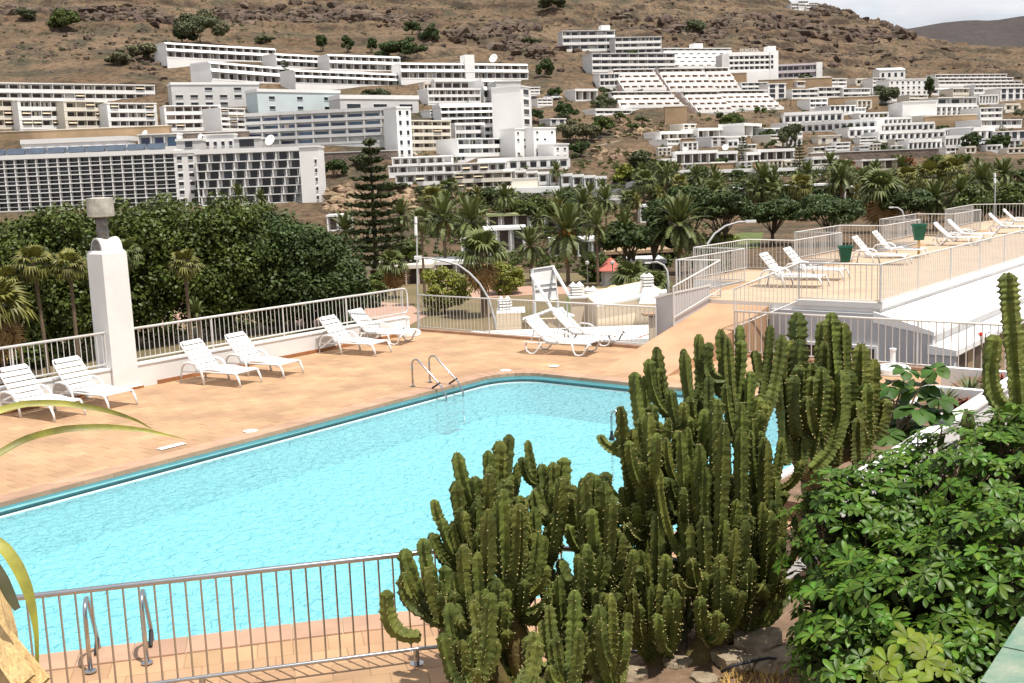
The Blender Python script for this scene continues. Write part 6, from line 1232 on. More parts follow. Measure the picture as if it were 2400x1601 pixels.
def tree(label, x, yt, yb, hw, mt='leaf_ficus', n=9000, size=.42, seed=1, name='broadleaf_tree', group='big leafy trees', D=None, base=None, clumps=30, depthf=1.0, low=.30, cat='tree', drop=.25, trunks=1):
    G = gz(x, yb, ZV) if D is None else None
    if D is None: D = float((G-CAM)@_fw)
    else:
        G = at(x, yb, D); G[2] = base if base is not None else tz(G[0], G[1])
    top = at(x, yt, D); h = top[2]-G[2]; r = hw*D/F; o = thing(name, label, cat, G, 0, group); cz = h*(1-(1-low)/2); rz = h*(1-low)/2
    V, Fc, cc = leaf_cloud((0, 0, cz), (r, r*depthf, rz), n, size, seed, clumps, drop=drop); link(bpy.data.objects.new('crown', np_mesh('crown', V, Fc, MT[mt])), o)
    random.seed(seed)
    for t in range(trunks):
        m = MB(); bx0 = np.array([ru(-.5, .5)*(trunks > 1)*r*.5, ru(-.3, .3)*(trunks > 1)*r*.5, -.3]); fk = np.array([bx0[0]+ru(-.3, .3), bx0[1], max(h*low*.9, h*.2)+.2]); tr_ = max(.06, h*.018)
        m.tube([bx0, (bx0+fk)/2+np.array([ru(-.1, .1), 0, 0]), fk], [tr_*1.5, tr_*1.1, tr_], 8); [m.tube([fk, (fk+c)/2+np.array([0, 0, .05*h]), c], [tr_*.8, tr_*.5, tr_*.2], 6) for c in cc[random.sample(range(len(cc)), min(9, len(cc)))]]
        m.obj('trunk', MT['bark'], o, smooth=True)
    return o
TL = [(40, 497, 850, 120, 'leaf_ficus', 'big leafy tree at the far left edge behind the railing'), (165, 480, 845, 120, 'leaf_ficus', 'big leafy tree left of the chimney pillar'), (300, 462, 815, 125, 'leaf_ficus', 'big leafy tree just right of the chimney hood'), (425, 445, 800, 115, 'leaf_ficus', 'tallest leafy tree in the middle of the left grove'), (540, 455, 785, 115, 'leaf_ficus', 'big leafy tree right of the tallest one in the grove'), (655, 478, 775, 110, 'leaf_dark', 'dark leafy tree toward the right of the grove'), (745, 512, 770, 95, 'leaf_dark', 'dark leafy tree near the right end of the grove'), (805, 585, 770, 55, 'leaf_dark', 'lower dark tree closing the right end of the grove')]
for k, (x, yt, yb, hw, mt, lb) in enumerate(TL): tree(lb, x, yt, yb, hw*1.12, mt, 23000, .33, 200+k, clumps=95, depthf=.85, low=.03, trunks=2, drop=.95)
for k, (x, yt, yb, hw, lb) in enumerate([(110, 500, 640, 110, 'leafy tree behind the first two at the left'), (370, 452, 640, 120, 'leafy tree behind the chimney hood'), (600, 462, 640, 110, 'leafy tree at the back of the grove under the hotel')]): tree(lb, x, yt, yb, hw, 'leaf_ficus', 12000, .38, 230+k, clumps=50, low=.1, drop=.9)
for k, (x, yt, yb, hw, mt, lb) in enumerate([(1600, 432, 585, 88, 'leaf_dark', 'dark round tree behind the white palm by the street lamp'), (1690, 440, 585, 70, 'leaf_dark', 'dark round tree right of the big date palm'), (1820, 458, 575, 75, 'leaf_dark', 'wide dark tree behind the terrace, left half'), (1930, 456, 575, 95, 'leaf_dark', 'wide dark tree behind the terrace, right half'), (2290, 432, 560, 58, 'leaf_ficus', 'green tree behind the far zigzag railing'), (2390, 425, 560, 60, 'leaf_ficus', 'green tree at the far right behind the railing'), (1470, 520, 640, 62, 'leaf_dark', 'dark open tree left of the big date palm'), (1540, 500, 640, 40, 'leaf_dark', 'dark narrow tree beside the shaded building'), (1260, 455, 560, 50, 'leaf_ficus', 'green bush tree left of the tall palms in the valley'), (1340, 450, 545, 45, 'leaf_dark', 'dark bush tree among the valley palms'), (960, 560, 660, 35, 'leaf_ficus', 'green tree between pine and antenna mast'), (2130, 440, 545, 60, 'leaf_dark', 'dark tree under the yellow green palms')]): tree(lb, x, yt, yb, hw, mt, 7000, .5, 260+k, clumps=34, low=.2, trunks=2, group='round trees in the valley')
for k, (x, yt, yb, hw, mt, lb) in enumerate([(1045, 622, 735, 58, 'leaf_bright', 'round yellow green bush behind the deck corner'), (1185, 612, 690, 50, 'leaf_bright', 'yellow green bush left of the billboard'), (880, 640, 720, 35, 'leaf_ficus', 'green bush in front of the kiosk row'), (1540, 640, 690, 25, 'leaf_bright', 'light green bush beside the ramp'), (1690, 545, 580, 40, 'leaf_bright', 'bright green hedge under the dark trees'), (1400, 590, 660, 40, 'leaf_ficus', 'green hedge left of the red roofed kiosk'), (520, 700, 760, 45, 'leaf_dark', 'dark shrub under the small palm'), (80, 800, 860, 60, 'leaf_ficus', 'green reed like shrub behind the left railing')]): tree(lb, x, yt, yb, hw, mt, 6000, .26, 290+k, name='bush', group='bushes near the deck', clumps=34, low=.0, cat='bush', drop=.95)
# Norfolk pine with tiered branches
def pine(label, x, yt, yb, hw, D=None, tiers=16, seed=1, mt='pine'):
    G = gz(x, yb, ZV) if D is None else at(x, yb, D); D = float((G-CAM)@_fw); rs = np.random.RandomState(seed)
    if D > 240: G[2] = tz(G[0], G[1])
    h = at(x, yt, D)[2]-G[2]; r = hw*D/F; o = thing('norfolk_pine', label, 'pine tree', G, 0, 'tiered pines')
    m = MB(); m.tube([(0, 0, -.5), (0, 0, h*.5), (0, 0, h)], [h*.018, h*.013, .03], 8); m.obj('trunk', MT['bark'], o)
    V = []; n = 0
    for t in range(tiers):
        f = (t+.5)/tiers; z = h*(.10+.88*f); rr = r*(1.05-f)**.75*(.6 if f < .12 else 1); nb_ = 7
        for k in range(nb_):
            a = 2*math.pi*k/nb_+t*.7+rs.uniform(-.2, .2); L_ = rr*rs.uniform(.75, 1.1); N = int(12+L_*8)
            s = rs.uniform(.12, 1, N); w_ = .16*L_*(1.15-s)*rs.normal(size=N); zz = z-.10*L_*s+.16*L_*s*s+rs.normal(size=N)*.10+.0; P = np.stack((math.cos(a)*s*L_-math.sin(a)*w_, math.sin(a)*s*L_+math.cos(a)*w_, zz), -1)
            q = rs.normal(size=(N, 3))*.5+np.array([math.cos(a), math.sin(a), .35]); q /= np.linalg.norm(q, axis=1)[:, None]; e = np.cross(q, rs.normal(size=(N, 3))); e /= np.linalg.norm(e, axis=1)[:, None]; sz = h*.030
            V.append(np.stack((P-q*sz, P+e*sz*.33, P+q*sz, P-e*sz*.33), 1).reshape(-1, 3)); n += N
    link(bpy.data.objects.new('crown', np_mesh('crown', np.concatenate(V), np.arange(4*n).reshape(-1, 4), MT[mt])), o)
pine('tall dark tiered pine right of the hotel', 885, 318, 668, 90, tiers=15, seed=3)
pine('thin tiered pine before the second slanted row', 670, 132, 206, 16, D=425, tiers=9, seed=4)
pine('tiered pine between the bungalows', 1742, 318, 382, 26, D=330, tiers=9, seed=5)
pine('tall narrow pine right of the bungalows', 1874, 330, 420, 28, D=300, tiers=10, seed=6)
# ------------------------------------------------------------------ palms
def frond(droop, seed, pairs=24, kind='date'):
    rs = np.random.RandomState(seed); V = []; Fc = []; N = 12; pts = []
    for i in range(N+1):
        t = i/N; pts.append(np.array([t*(1-.22*droop*t), 0, .18*t-droop*.75*t*t*t-.1*droop*t*t]))
    for i in range(N):
        w0, w1 = .012*(1-i/N)+.003, .012*(1-(i+1)/N)+.003; b = len(V); V += [pts[i]+np.array([0, -w0, 0]), pts[i]+np.array([0, w0, 0]), pts[i+1]+np.array([0, w1, 0]), pts[i+1]+np.array([0, -w1, 0])]; Fc.append((b, b+1, b+2, b+3))
    for k in range(pairs):
        t = .14+.86*k/pairs; f = t*N; i = min(int(f), N-1); p = pts[i]+(pts[i+1]-pts[i])*(f-i); tg = pts[i+1]-pts[i]; tg /= np.linalg.norm(tg); l = .20*math.sin(math.pi*min(1, .15+t*.83))**.5*rs.uniform(.85, 1.1)
        for s in (-1, 1):
            d = tg*.8+np.array([0, s*.6, .18-.5*droop*rs.uniform(.2, 1)]); d /= np.linalg.norm(d); wv = tg*.034; b = len(V); V += [p-wv, p+wv, p+d*l]; Fc.append((b, b+1, b+2))
    return V, Fc
def fan(droop, seed):
    rs = np.random.RandomState(seed); V = []; Fc = []; pt = np.array([.55, 0, .05-.12*droop]); b = 0
    V += [np.array([0, -.012, 0]), np.array([0, .012, 0]), pt+np.array([0, .008, 0]), pt+np.array([0, -.008, 0])]; Fc.append((0, 1, 2, 3))
    for k in range(15):
        a = math.radians(-125+250*k/14); l = .5*(1-.25*abs(k-7)/7)*rs.uniform(.9, 1.08); d = np.array([math.cos(a), math.sin(a), 0]); e = np.array([-math.sin(a), math.cos(a), 0])*.05; zt_ = -.16*droop*rs.uniform(.5, 1.5); b = len(V)
        V += [pt, pt+d*l*.6-e+np.array([0, 0, .02]), pt+d*l*.6+e+np.array([0, 0, .02]), pt+d*l+np.array([0, 0, zt_-.1*droop])]; Fc += [(b, b+1, b+2), (b+1, b+3, b+2)]
    return V, Fc
FR = {('date', k): frond(dv, 40+k) for k, dv in enumerate((.10, .28, .52, .95))}; FR.update({('fan', k): fan(dv, 60+k) for k, dv in enumerate((.3, .8, 1.4, 2.0))})
FM = {}
def fmesh(kind, k, mt):
    if (kind, k, mt) not in FM: v, f = FR[(kind, k)]; FM[(kind, k, mt)] = np_mesh('frond', v, f, MT[mt])
    return FM[(kind, k, mt)]
def palm(label, kind, x, yc, yb, rpx, D=None, mt='palm', skirt=False, fruit=False, parts=False, seed=1, n=None, lean=0., group='palms in the valley', trunk_r=None, young=False):
    random.seed(seed); G = gz(x, yb, ZV) if D is None else at(x, yb, D)
    if D is None: D = float((G-CAM)@_fw)
    if D > 235:
        D = D if D else 0; G = hit(x, yb); D = float((G-CAM)@_fw)
    h = max(.3, at(x, yc, D)[2]-G[2]); r = rpx*D/F; o = thing('palm_tree', label, 'palm tree', G, 0, group); tr = trunk_r or (.20 if kind == 'date' else .13)
    tr = min(tr, r*.16); T = np.array([lean*h, 0, h]); m = MB(); m.tube([(0, 0, -.4), T*.33-np.array([lean*h*.1, 0, 0]), T*.7, T], [tr*1.3, tr, tr*.9, tr*(1.5 if kind == 'date' else 1.1)], 8); m.obj('trunk', MT['palm_trunk'], o)
    n = n or (60 if kind == 'date' else 34); sc_ = r*1.06; V = []; Fc = []; nv = 0; dead = []
    def put(k, az, el, s, m2, nm):
        nonlocal nv
        q = Euler((0, -el, az)).to_matrix()
        if parts: ob = inst(nm, fmesh(kind, k, m2), o, T, (0, -el, az), s)
        else:
            v = np.array(FR[(kind, k)][0])*s@np.array(q).T+T; (V if m2 == mt else dead).append((v, [tuple(i for i in f) for f in FR[(kind, k)][1]]))
    for i in range(n):
        f = i/n; el = math.radians(80-f*(128 if not skirt else 85)+ru(-8, 8)) if not young else math.radians(85-f*80); put(0 if f < .3 else 1 if f < .6 else 2, i*2.399+ru(-.2, .2), el, sc_*ru(.85, 1.08)*(1 if f > .12 else .8), mt, 'frond')
    if skirt or kind == 'date' and not young:
        for i in range(26 if skirt else 12): put(3, i*2.399+ru(-.3, .3), math.radians(ru(-85, -45)), sc_*(ru(.9, 1.25) if skirt else ru(.6, .95)), 'palm_dead' if skirt or i % 2 else mt, 'dead_frond')
    def join(lst, nm, m2):
        if not lst: return
        VV = []; FF = []; b = 0
        for v, f in lst: VV.append(v); FF += [tuple(i+b for i in q) for q in f]; b += len(v)
        link(bpy.data.objects.new(nm, np_mesh(nm, np.concatenate(VV), FF, MT[m2])), o)
    join(V, 'crown', mt); join(dead, 'dead_fronds', 'palm_dead')
    if fruit:
        m = MB()
        for i in range(26): a = i*2.4; d = np.array([math.cos(a), math.sin(a), 0])*r*ru(.12, .32); m.tube([T, T+d*.7+np.array([0, 0, r*.12]), T+d+np.array([0, 0, -r*ru(.02, .18)])], [.02, .03, .06], 5)
        m.obj('fruit_stalks', MT['palm_fruit'], o)
PP = dict(parts=True)
palm('big date palm with orange fruit stalks right of the billboard', 'date', 1332, 545, 668, 82, fruit=True, seed=1, n=64, **PP)
palm('date palm just left of the billboard top', 'date', 1246, 575, 660, 54, seed=2, n=46, **PP)
palm('full silvery date palm left of the street lamp', 'date', 1592, 528, 640, 78, seed=3, n=66, **PP)
palm('date palm left of the dark open tree', 'date', 1465, 543, 640, 54, seed=4, n=46, **PP)
palm('skirted fan palm with brown dead leaves behind the curved lamp', 'fan', 1136, 590, 745, 62, skirt=True, seed=5, mt='palm', trunk_r=.3, **PP)
palm('tall thin date palm right of the orange fruited one', 'date', 1402, 530, 672, 48, seed=6, n=40, trunk_r=.15, **PP)
palm('feathery date palm behind the antenna mast', 'date', 1045, 515, 640, 62, seed=7, n=44, **PP)
palm('feathery date palm right of its twin behind the antenna mast', 'date', 1110, 520, 640, 68, seed=8, n=44, **PP)
for k, (kd, x, yc, yb, r, kw, lb) in enumerate([
 ('fan', 118, 612, 905, 50, dict(mt='palm_yel', lean=-.03), 'tall thin fan palm second from the left edge'), ('fan', 190, 618, 900, 42, dict(mt='palm_yel'), 'tall thin fan palm touching the chimney pillar'), ('fan', 62, 655, 910, 46, dict(mt='palm_yel', lean=-.06), 'leaning thin fan palm at the left'), ('fan', 452, 615, 850, 40, dict(mt='palm_yel'), 'thin fan palm standing before the grove'), ('fan', 318, 590, 880, 40, {}, 'thin fan palm right of the chimney pillar'),
 ('fan', 18, 722, 940, 78, dict(skirt=True, mt='palm_yel'), 'skirted yellow fan palm at the left edge'), ('fan', 925, 620, 700, 40, dict(skirt=True), 'short skirted fan palm by the kiosk row'), ('fan', 997, 512, 720, 30, {}, 'very thin tall fan palm beside the antenna mast'), ('date', 470, 735, 830, 42, dict(young=True, n=26), 'small young palm behind the parapet railing'),
 ('fan', 1533, 672, 700, 46, dict(young=True, n=26), 'low fan palm just left of the ramp railing'), ('fan', 1480, 655, 695, 50, dict(young=True, n=28), 'low fan palm behind the satellite dish'), ('date', 815, 540, 640, 48, {}, 'date palm left of the tall pine'), ('date', 945, 505, 620, 45, {}, 'date palm right of the tall pine'), ('date', 1185, 462, 540, 36, {}, 'dark date palm below the lower complex'), ('date', 1422, 470, 560, 40, {}, 'date palm above the green roof, right'), ('date', 1368, 480, 560, 42, {}, 'date palm above the green roof, left'),
 ('date', 1310, 470, 540, 30, {}, 'small date palm behind the orange fruited one'), ('date', 1790, 420, 500, 40, {}, 'date palm over the dark round trees, left'), ('date', 1892, 408, 490, 34, {}, 'date palm over the dark round trees, right'), ('date', 1972, 420, 505, 42, {}, 'date palm right of the dark round trees'), ('fan', 2062, 448, 545, 56, dict(skirt=True, trunk_r=.3), 'skirted fan palm behind the zigzag railing'), ('fan', 2180, 415, 520, 46, dict(mt='palm_yel'), 'yellow green fan palm at right'), ('fan', 2230, 400, 520, 42, dict(mt='palm_yel'), 'taller yellow green fan palm at right'),
 ('date', 2190, 470, 540, 50, {}, 'date palm low behind the zigzag railing'), ('date', 2300, 425, 520, 52, {}, 'feathery date palm by the far lamp'), ('date', 2250, 450, 540, 45, {}, 'feathery date palm left of the far lamp'), ('date', 2350, 410, 500, 46, {}, 'date palm right of the far lamp'), ('date', 1945, 385, 440, 32, {}, 'dark date palm before the white pavilion'), ('date', 1680, 430, 500, 34, {}, 'palm crown poking above the dark tree'), ('fan', 1672, 452, 560, 34, dict(skirt=True), 'skirted palm in front of the dark trees'),
 ('date', 562, 458, 500, 30, {}, 'palm crown against the hotel wing'), ('date', 612, 466, 500, 24, {}, 'small palm crown against the hotel wing'), ('fan', 1497, 408, 475, 17, {}, 'leftmost thin palm by the bungalows'), ('fan', 1508, 402, 480, 17, {}, 'thin palm second by the bungalows'), ('fan', 1532, 385, 455, 17, {}, 'thin palm third by the bungalows'), ('fan', 1548, 402, 458, 16, {}, 'thin palm fourth by the bungalows'), ('fan', 1574, 405, 455, 14, {}, 'thin palm left of the white roofed hut'), ('fan', 1045, 440, 480, 22, {}, 'palm pair on the rocky bank, left one'), ('fan', 1060, 432, 480, 20, {}, 'palm pair on the rocky bank, right one'),
 ('date', 1305, 400, 440, 24, {}, 'palm before the descending cube houses'), ('date', 1414, 440, 470, 26, {}, 'palm below the road bend'), ('date', 692, 306, 330, 18, {}, 'palm before the big grey block'), ('fan', 640, 236, 252, 11, {}, 'left palm on the blue block terrace'), ('fan', 687, 237, 252, 11, {}, 'right palm on the blue block terrace'), ('date', 897, 192, 214, 22, {}, 'left palm above the white roofed pavilion'), ('date', 947, 198, 214, 18, {}, 'right palm above the white roofed pavilion'),
 ('fan', 1328, 180, 226, 14, {}, 'left palm on the slope beside the centre blocks'), ('fan', 1345, 172, 222, 14, {}, 'right palm on the slope beside the centre blocks'), ('fan', 1557, 230, 254, 16, {}, 'palm before the lower left pyramid section'), ('fan', 1615, 245, 262, 10, {}, 'small palm between the pyramid sections'), ('date', 2112, 392, 450, 30, {}, 'palm under the tan retaining wall'), ('date', 2050, 400, 455, 30, {}, 'palm left of the villa front'), ('fan', 1862, 250, 290, 12, {}, 'thin palm at the left of the rowhouses'), ('fan', 2058, 292, 325, 12, {}, 'palm between the rowhouse terraces'), ('date', 2205, 292, 310, 14, {}, 'palm left of the tan wall foot'), ('date', 2275, 290, 310, 14, {}, 'palm right of the tan wall foot'), ('date', 1570, 190, 208, 10, {}, 'small palm behind the pyramid')]): palm(lb, kd, x, yc, yb, r, seed=20+k, **kw)
random.seed(510); ft = []
for k in range(64):
    x = ru(1000, 2400); ft.append((x, ru(432, 520) if x < 1480 else ru(392, 450), ru(16, 34), random.choice(('leaf_ficus', 'leaf_dark', 'leaf_dark', 'leaf_olive'))))
ft.sort()
for k, (x, yt, hw, mt) in enumerate(ft): tree('%s from the left of the small leafy trees filling the valley' % ordw(k+1), x, yt, yt+hw*1.5, hw, mt, 900, .6, 5100+k, D=float((hit(x, yt+hw*1.5, 150)-CAM)@_fw), clumps=14, low=.12, group='small leafy valley trees')
random.seed(520); ft = []
for k in range(40):
    x = ru(1300, 2400); y = ru(210, 380)
    if any(r[0]-6 < x < r[1]+6 and r[2]-4 < y-8 < r[3] for r in RECT): continue
    ft.append((x, y, ru(9, 18), random.choice(('leaf_ficus', 'leaf_dark', 'leaf_olive'))))
ft.sort()
for k, (x, y, hw, mt) in enumerate(ft): tree('%s from the left of the small dark trees between the town houses' % ordw(k+1), x, y-hw*1.5, y, hw, mt, 420, .8, 5300+k, D=float((hit(x, y, 200)-CAM)@_fw), clumps=10, low=.12, group='small trees between the town houses')
random.seed(500)
pl_ = []
for k in range(60):
    x = ru(1010, 2400); pl_.append((x, ru(455, 520) if x < 1500 else ru(395, 455)))
pl_.sort()
for k, (x, yc) in enumerate(pl_): palm('%s from the left of the loose palms filling the valley' % ordw(k+1), 'date' if (k*7) % 3 else 'fan', x, yc, yc+ru(45, 75), ru(22, 36), seed=600+k, mt='palm' if k % 4 else 'palm_yel', n=34, group='loose valley palms')
# ------------------------------------------------------------------ shrubs on the slope
random.seed(900)
SH = [(470, 62, 62, 48, 'leaf_olive', 'large olive bush above the topmost terrace row'), (430, 75, 30, 25, 'leaf_dark', 'dark bush at the left of the large olive bush'), (148, 38, 44, 30, 'leaf_ficus', 'green bush high at the upper left'), (60, 28, 28, 18, 'leaf_olive', 'olive bush at the upper left corner'), (940, 112, 55, 30, 'leaf_dark', 'wide dark bush above the grey gabled row'), (755, 100, 20, 22, 'leaf_dark', 'dark bush above the short slanted row'), (815, 104, 17, 22, 'leaf_dark', 'second dark bush above the slanted rows'), (870, 108, 15, 20, 'leaf_dark', 'third dark bush above the slanted rows'), (965, 66, 22, 18, 'leaf_dark', 'dark bush on the upper ledge'), (1010, 76, 26, 22, 'leaf_dark', 'dark bush beside the one on the upper ledge'), (1275, 158, 22, 26, 'leaf_dark', 'dark bush right of the tower row'), (345, 120, 38, 26, 'leaf_dry', 'grey dry bush left of the topmost row'), (280, 135, 30, 18, 'leaf_dry', 'grey dry scrub at the left'), (320, 110, 20, 14, 'leaf_olive', 'olive scrub left of the topmost row'), (1412, 290, 28, 26, 'leaf_ficus', 'round green tree on the slope below the pyramid'), (1362, 348, 24, 22, 'leaf_dark', 'round dark tree beside the footpath'), (1340, 310, 36, 28, 'leaf_dry', 'bare grey tree above the round dark one'), (1375, 308, 30, 26, 'leaf_dry', 'second bare grey tree on the slope'), (1322, 258, 32, 22, 'leaf_dark', 'dark shrub above the stepped house'), (1250, 268, 26, 18, 'leaf_dark', 'dark shrub right of the white tower'), (1632, 62, 32, 24, 'leaf_olive', 'olive shrub above the right hotel'), (1718, 280, 32, 20, 'leaf_ficus', 'green round shrub above the bank'), (1850, 318, 30, 34, 'leaf_olive', 'olive tree beside the arched house'), (1800, 308, 20, 20, 'leaf_dark', 'dark shrub left of the olive tree'), (2076, 222, 36, 26, 'leaf_olive', 'olive tree below the gabled block'), (2178, 205, 14, 26, 'leaf_dark', 'narrow dark tree right of the gabled block'), (1890, 178, 20, 12, 'leaf_olive', 'shrub right of the lilac wing'), (1640, 410, 24, 20, 'leaf_dark', 'dark shrub before the bungalow with awnings'), (1500, 380, 40, 30, 'leaf_olive', 'olive tree left of the thin palms'), (1470, 410, 34, 24, 'leaf_bright', 'yellow green tree by the road'), (1690, 372, 16, 14, 'leaf_dark', 'dark shrub at the long bungalow'), (2230, 372, 44, 14, 'leaf_ficus', 'long green hedge above the right hand palms'), (1990, 388, 24, 18, 'leaf_red', 'reddish bush left of the yellow green palms'), (2125, 382, 20, 16, 'leaf_red', 'reddish bush above the yellow green palms'), (2340, 330, 30, 20, 'leaf_dark', 'dark tree among the houses at right'), (2275, 330, 22, 20, 'leaf_dark', 'dark tree right of the lowest rowhouse'), (2060, 340, 24, 14, 'leaf_olive', 'olive shrub in front of the lower rowhouses'), (1985, 300, 18, 12, 'leaf_dark', 'dark shrub between the rowhouse terraces'), (2040, 288, 18, 10, 'leaf_dark', 'dark shrub above the middle rowhouse'), (785, 395, 30, 24, 'leaf_dark', 'dark shrub right of the hotel end wall'), (880, 215, 40, 12, 'leaf_olive', 'row of shrubs behind the white roofed pavilion'), (850, 375, 30, 14, 'leaf_olive', 'shrub under the dark stone wall'), (930, 440, 40, 12, 'leaf_olive', 'olive scrub on the rocky bank'), (1010, 450, 36, 14, 'leaf_olive', 'olive scrub right of the tall pine'), (1130, 460, 30, 22, 'leaf_olive', 'olive shrub before the rough stone basement'), (1240, 90, 26, 14, 'leaf_olive', 'olive scrub over the dark cliff'), (1300, 12, 40, 18, 'leaf_olive', 'olive scrub at the top centre'), (1480, 130, 20, 12, 'leaf_dark', 'dark shrub left of the grey white blocks'), (620, 82, 24, 10, 'leaf_olive', 'olive scrub right of the large bush'), (1420, 235, 30, 18, 'leaf_olive', 'olive shrub left of the lower pyramid'), (1300, 215, 18, 16, 'leaf_dark', 'shrub beside the slope palms'), (2210, 300, 16, 10, 'leaf_dark', 'shrub by the tan wall')]
for k, (x, y, rx, ry, mt, lb) in enumerate(SH):
    G = hit(x, y+ry*.8, 200); D = float((G-CAM)@_fw); r = rx*D/F; rz = ry*D/F; o = thing('hillside_shrub', lb, 'shrub', (G[0], G[1], tz(G[0], G[1])), 0, 'shrubs on the slope')
    V, Fc, cc = leaf_cloud((0, 0, rz*.85), (r, r*.8, rz), int(1300+rx*75), .7 if rx < 30 else 1.05, 900+k, 18, .8, .35, .5); link(bpy.data.objects.new('foliage', np_mesh('foliage', V, Fc, MT[mt])), o)
    m = MB(); [m.tube([(ru(-.2, .2)*r, 0, -1.), c*.5, c], [.18, .12, .05], 5) for c in cc[:5]]; m.obj('stems', MT['bark'], o)
# low scrub dots over the open slope
rs = np.random.RandomState(77); VV = []; FF = []; b = 0; random.seed(78)
for k in range(620):
    x = ru(-20, 2380); y = ru(-5, 150) if k % 3 else ru(-5, 90); lim = 190 if x < 360 else 95 if x < 1300 else 60 if x < 1560 else 110 if x < 1900 else 165
    if x > 1900 and y < (x-1900)*.36-4 or y > lim and R() < .93: continue
    P = hit(x, y, 380); P[2] = tz(P[0], P[1]); s = ru(.5, 2.0); V, Fc, _ = leaf_cloud(P+np.array([0, 0, s*.35]), (s, s, s*.6), int(30+s*34), .42, 2000+k, 6, .8, .3, .5); VV.append(V); FF.append(Fc+b); b += len(V)
tag(link(bpy.data.objects.new('hill_scrub', np_mesh('hill_scrub', np.concatenate(VV), np.concatenate(FF), MT['leaf_olive']))), 'low olive scrub dotted over the dry slope', kind='stuff')
VV = []; FF = []; b = 0
for k in range(800):
    x = ru(980, 2400); y = ru(400, 500) if x > 1400 else ru(440, 560); P = hit(x, y, 150); P[2] = tz(P[0], P[1]); s = ru(.7, 2.4); V, Fc, _ = leaf_cloud(P+np.array([0, 0, s*.4]), (s, s, s*.8), int(60+s*50), .42, 3000+k, 7, .8, .3, .5); VV.append(V); FF.append(Fc+b); b += len(V)
for k in range(330):
    x = ru(850, 1720); y = ru(515, 640); P = gz(x, y, ZV)
    if P[1] > 235: continue
    s = ru(.5, 1.5); V, Fc, _ = leaf_cloud(P+np.array([0, 0, s*.5]), (s*1.2, s, s*.9), int(60+s*70), .34, 3700+k, 7, .8, .3, .5); VV.append(V); FF.append(Fc+b); b += len(V)
for k in range(420):
    x = ru(900, 2400); y = ru(210, 420); P = hit(x, y, 250); P[2] = tz(P[0], P[1]); s = ru(.6, 1.8); V, Fc, _ = leaf_cloud(P+np.array([0, 0, s*.4]), (s, s, s*.8), int(50+s*40), .42, 4000+k, 7, .8, .3, .5); VV.append(V); FF.append(Fc+b); b += len(V)
tag(link(bpy.data.objects.new('valley_undergrowth', np_mesh('valley_undergrowth', np.concatenate(VV), np.concatenate(FF), MT['leaf_ficus']))), 'mixed green undergrowth between the valley houses', kind='stuff')

# ------------------------------------------------------------------ roads, paths and lawns
def patch(name, poly, mt, z, lab):
    pts = [gz(x, y, z) for x, y in poly]; bm = bmesh.new(); vs = [bm.verts.new(tuple(p)) for p in pts]; f = bm.faces.new(vs); bm.normal_update()
    if f.normal.z < 0: f.normal_flip()
    bmesh.ops.triangulate(bm, faces=bm.faces); me = bpy.data.meshes.new(name); bm.to_mesh(me); bm.free(); me.materials.append(MT[mt]); tag(link(bpy.data.objects.new(name, me)), lab, kind='structure')
patch('park_lawn', [(100, 760), (600, 690), (900, 640), (1560, 640), (1560, 900), (100, 1000)], 'lawn', -7.95, 'dry brown park lawn below the deck')
patch('park_path', [(680, 760), (740, 726), (850, 706), (960, 712), (1000, 740), (960, 762), (850, 742), (760, 775)], 'path', -7.93, 'pink park path seen through the parapet railing')
patch('park_path', [(1000, 690), (1120, 668), (1260, 670), (1420, 676), (1440, 688), (1260, 690), (1110, 700)], 'path', -7.93, 'pink park path beyond the end railing')
patch('park_path', [(300, 752), (420, 735), (560, 720), (700, 700), (720, 712), (560, 738), (400, 765)], 'path', -7.92, 'pink park path under the grove')
patch('park_lawn', [(1330, 690), (1440, 690), (1520, 700), (1480, 760), (1320, 760)], 'lawn_green', -7.92, 'green lawn beside the kiosk')
patch('park_lawn', [(1660, 560), (1740, 545), (1790, 545), (1780, 580), (1660, 590)], 'lawn_green', -7.92, 'bright lawn under the dark trees')
def strip(name, pts, wid, mt, lab):
    P = [hit(x, y, 200) for x, y in pts]; V = []; Q = []
    for a, b_ in zip(P, P[1:]): Q += [a+(b_-a)*t for t in np.linspace(0, 1, 7)[:-1]]
    Q.append(P[-1])
    for i, q in enumerate(Q):
        t = Q[min(i+1, len(Q)-1)]-Q[max(i-1, 0)]; t[2] = 0; t /= np.linalg.norm(t)+1e-9; n_ = np.array([-t[1], t[0], 0])*wid/2; zc = max(tz(*(q+n_*k)[:2]) for k in (-1, 0, 1))+.35; V += [(*(q+n_)[:2], zc), (*(q-n_)[:2], zc), (*(q+n_)[:2], zc-2), (*(q-n_)[:2], zc-2)]
    Fc = []
    for i in range(len(Q)-1): a = i*4; Fc += [(a, a+1, a+5, a+4), (a, a+4, a+6, a+2), (a+1, a+3, a+7, a+5)]
    o = link(bpy.data.objects.new(name, np_mesh(name, V, Fc, MT[mt]))); tag(o, lab, kind='structure')
strip('road', [(1380, 470), (1420, 452), (1460, 436), (1500, 420), (1560, 408)], 9, 'asphalt', 'asphalt road bending below the slope')
strip('footpath', [(1400, 345), (1450, 330), (1520, 326), (1580, 322)], 2.5, 'dust', 'footpath crossing the middle slope')
strip('footpath', [(1250, 255), (1320, 245), (1400, 235), (1460, 250)], 2.5, 'dust', 'dusty path below the centre blocks')
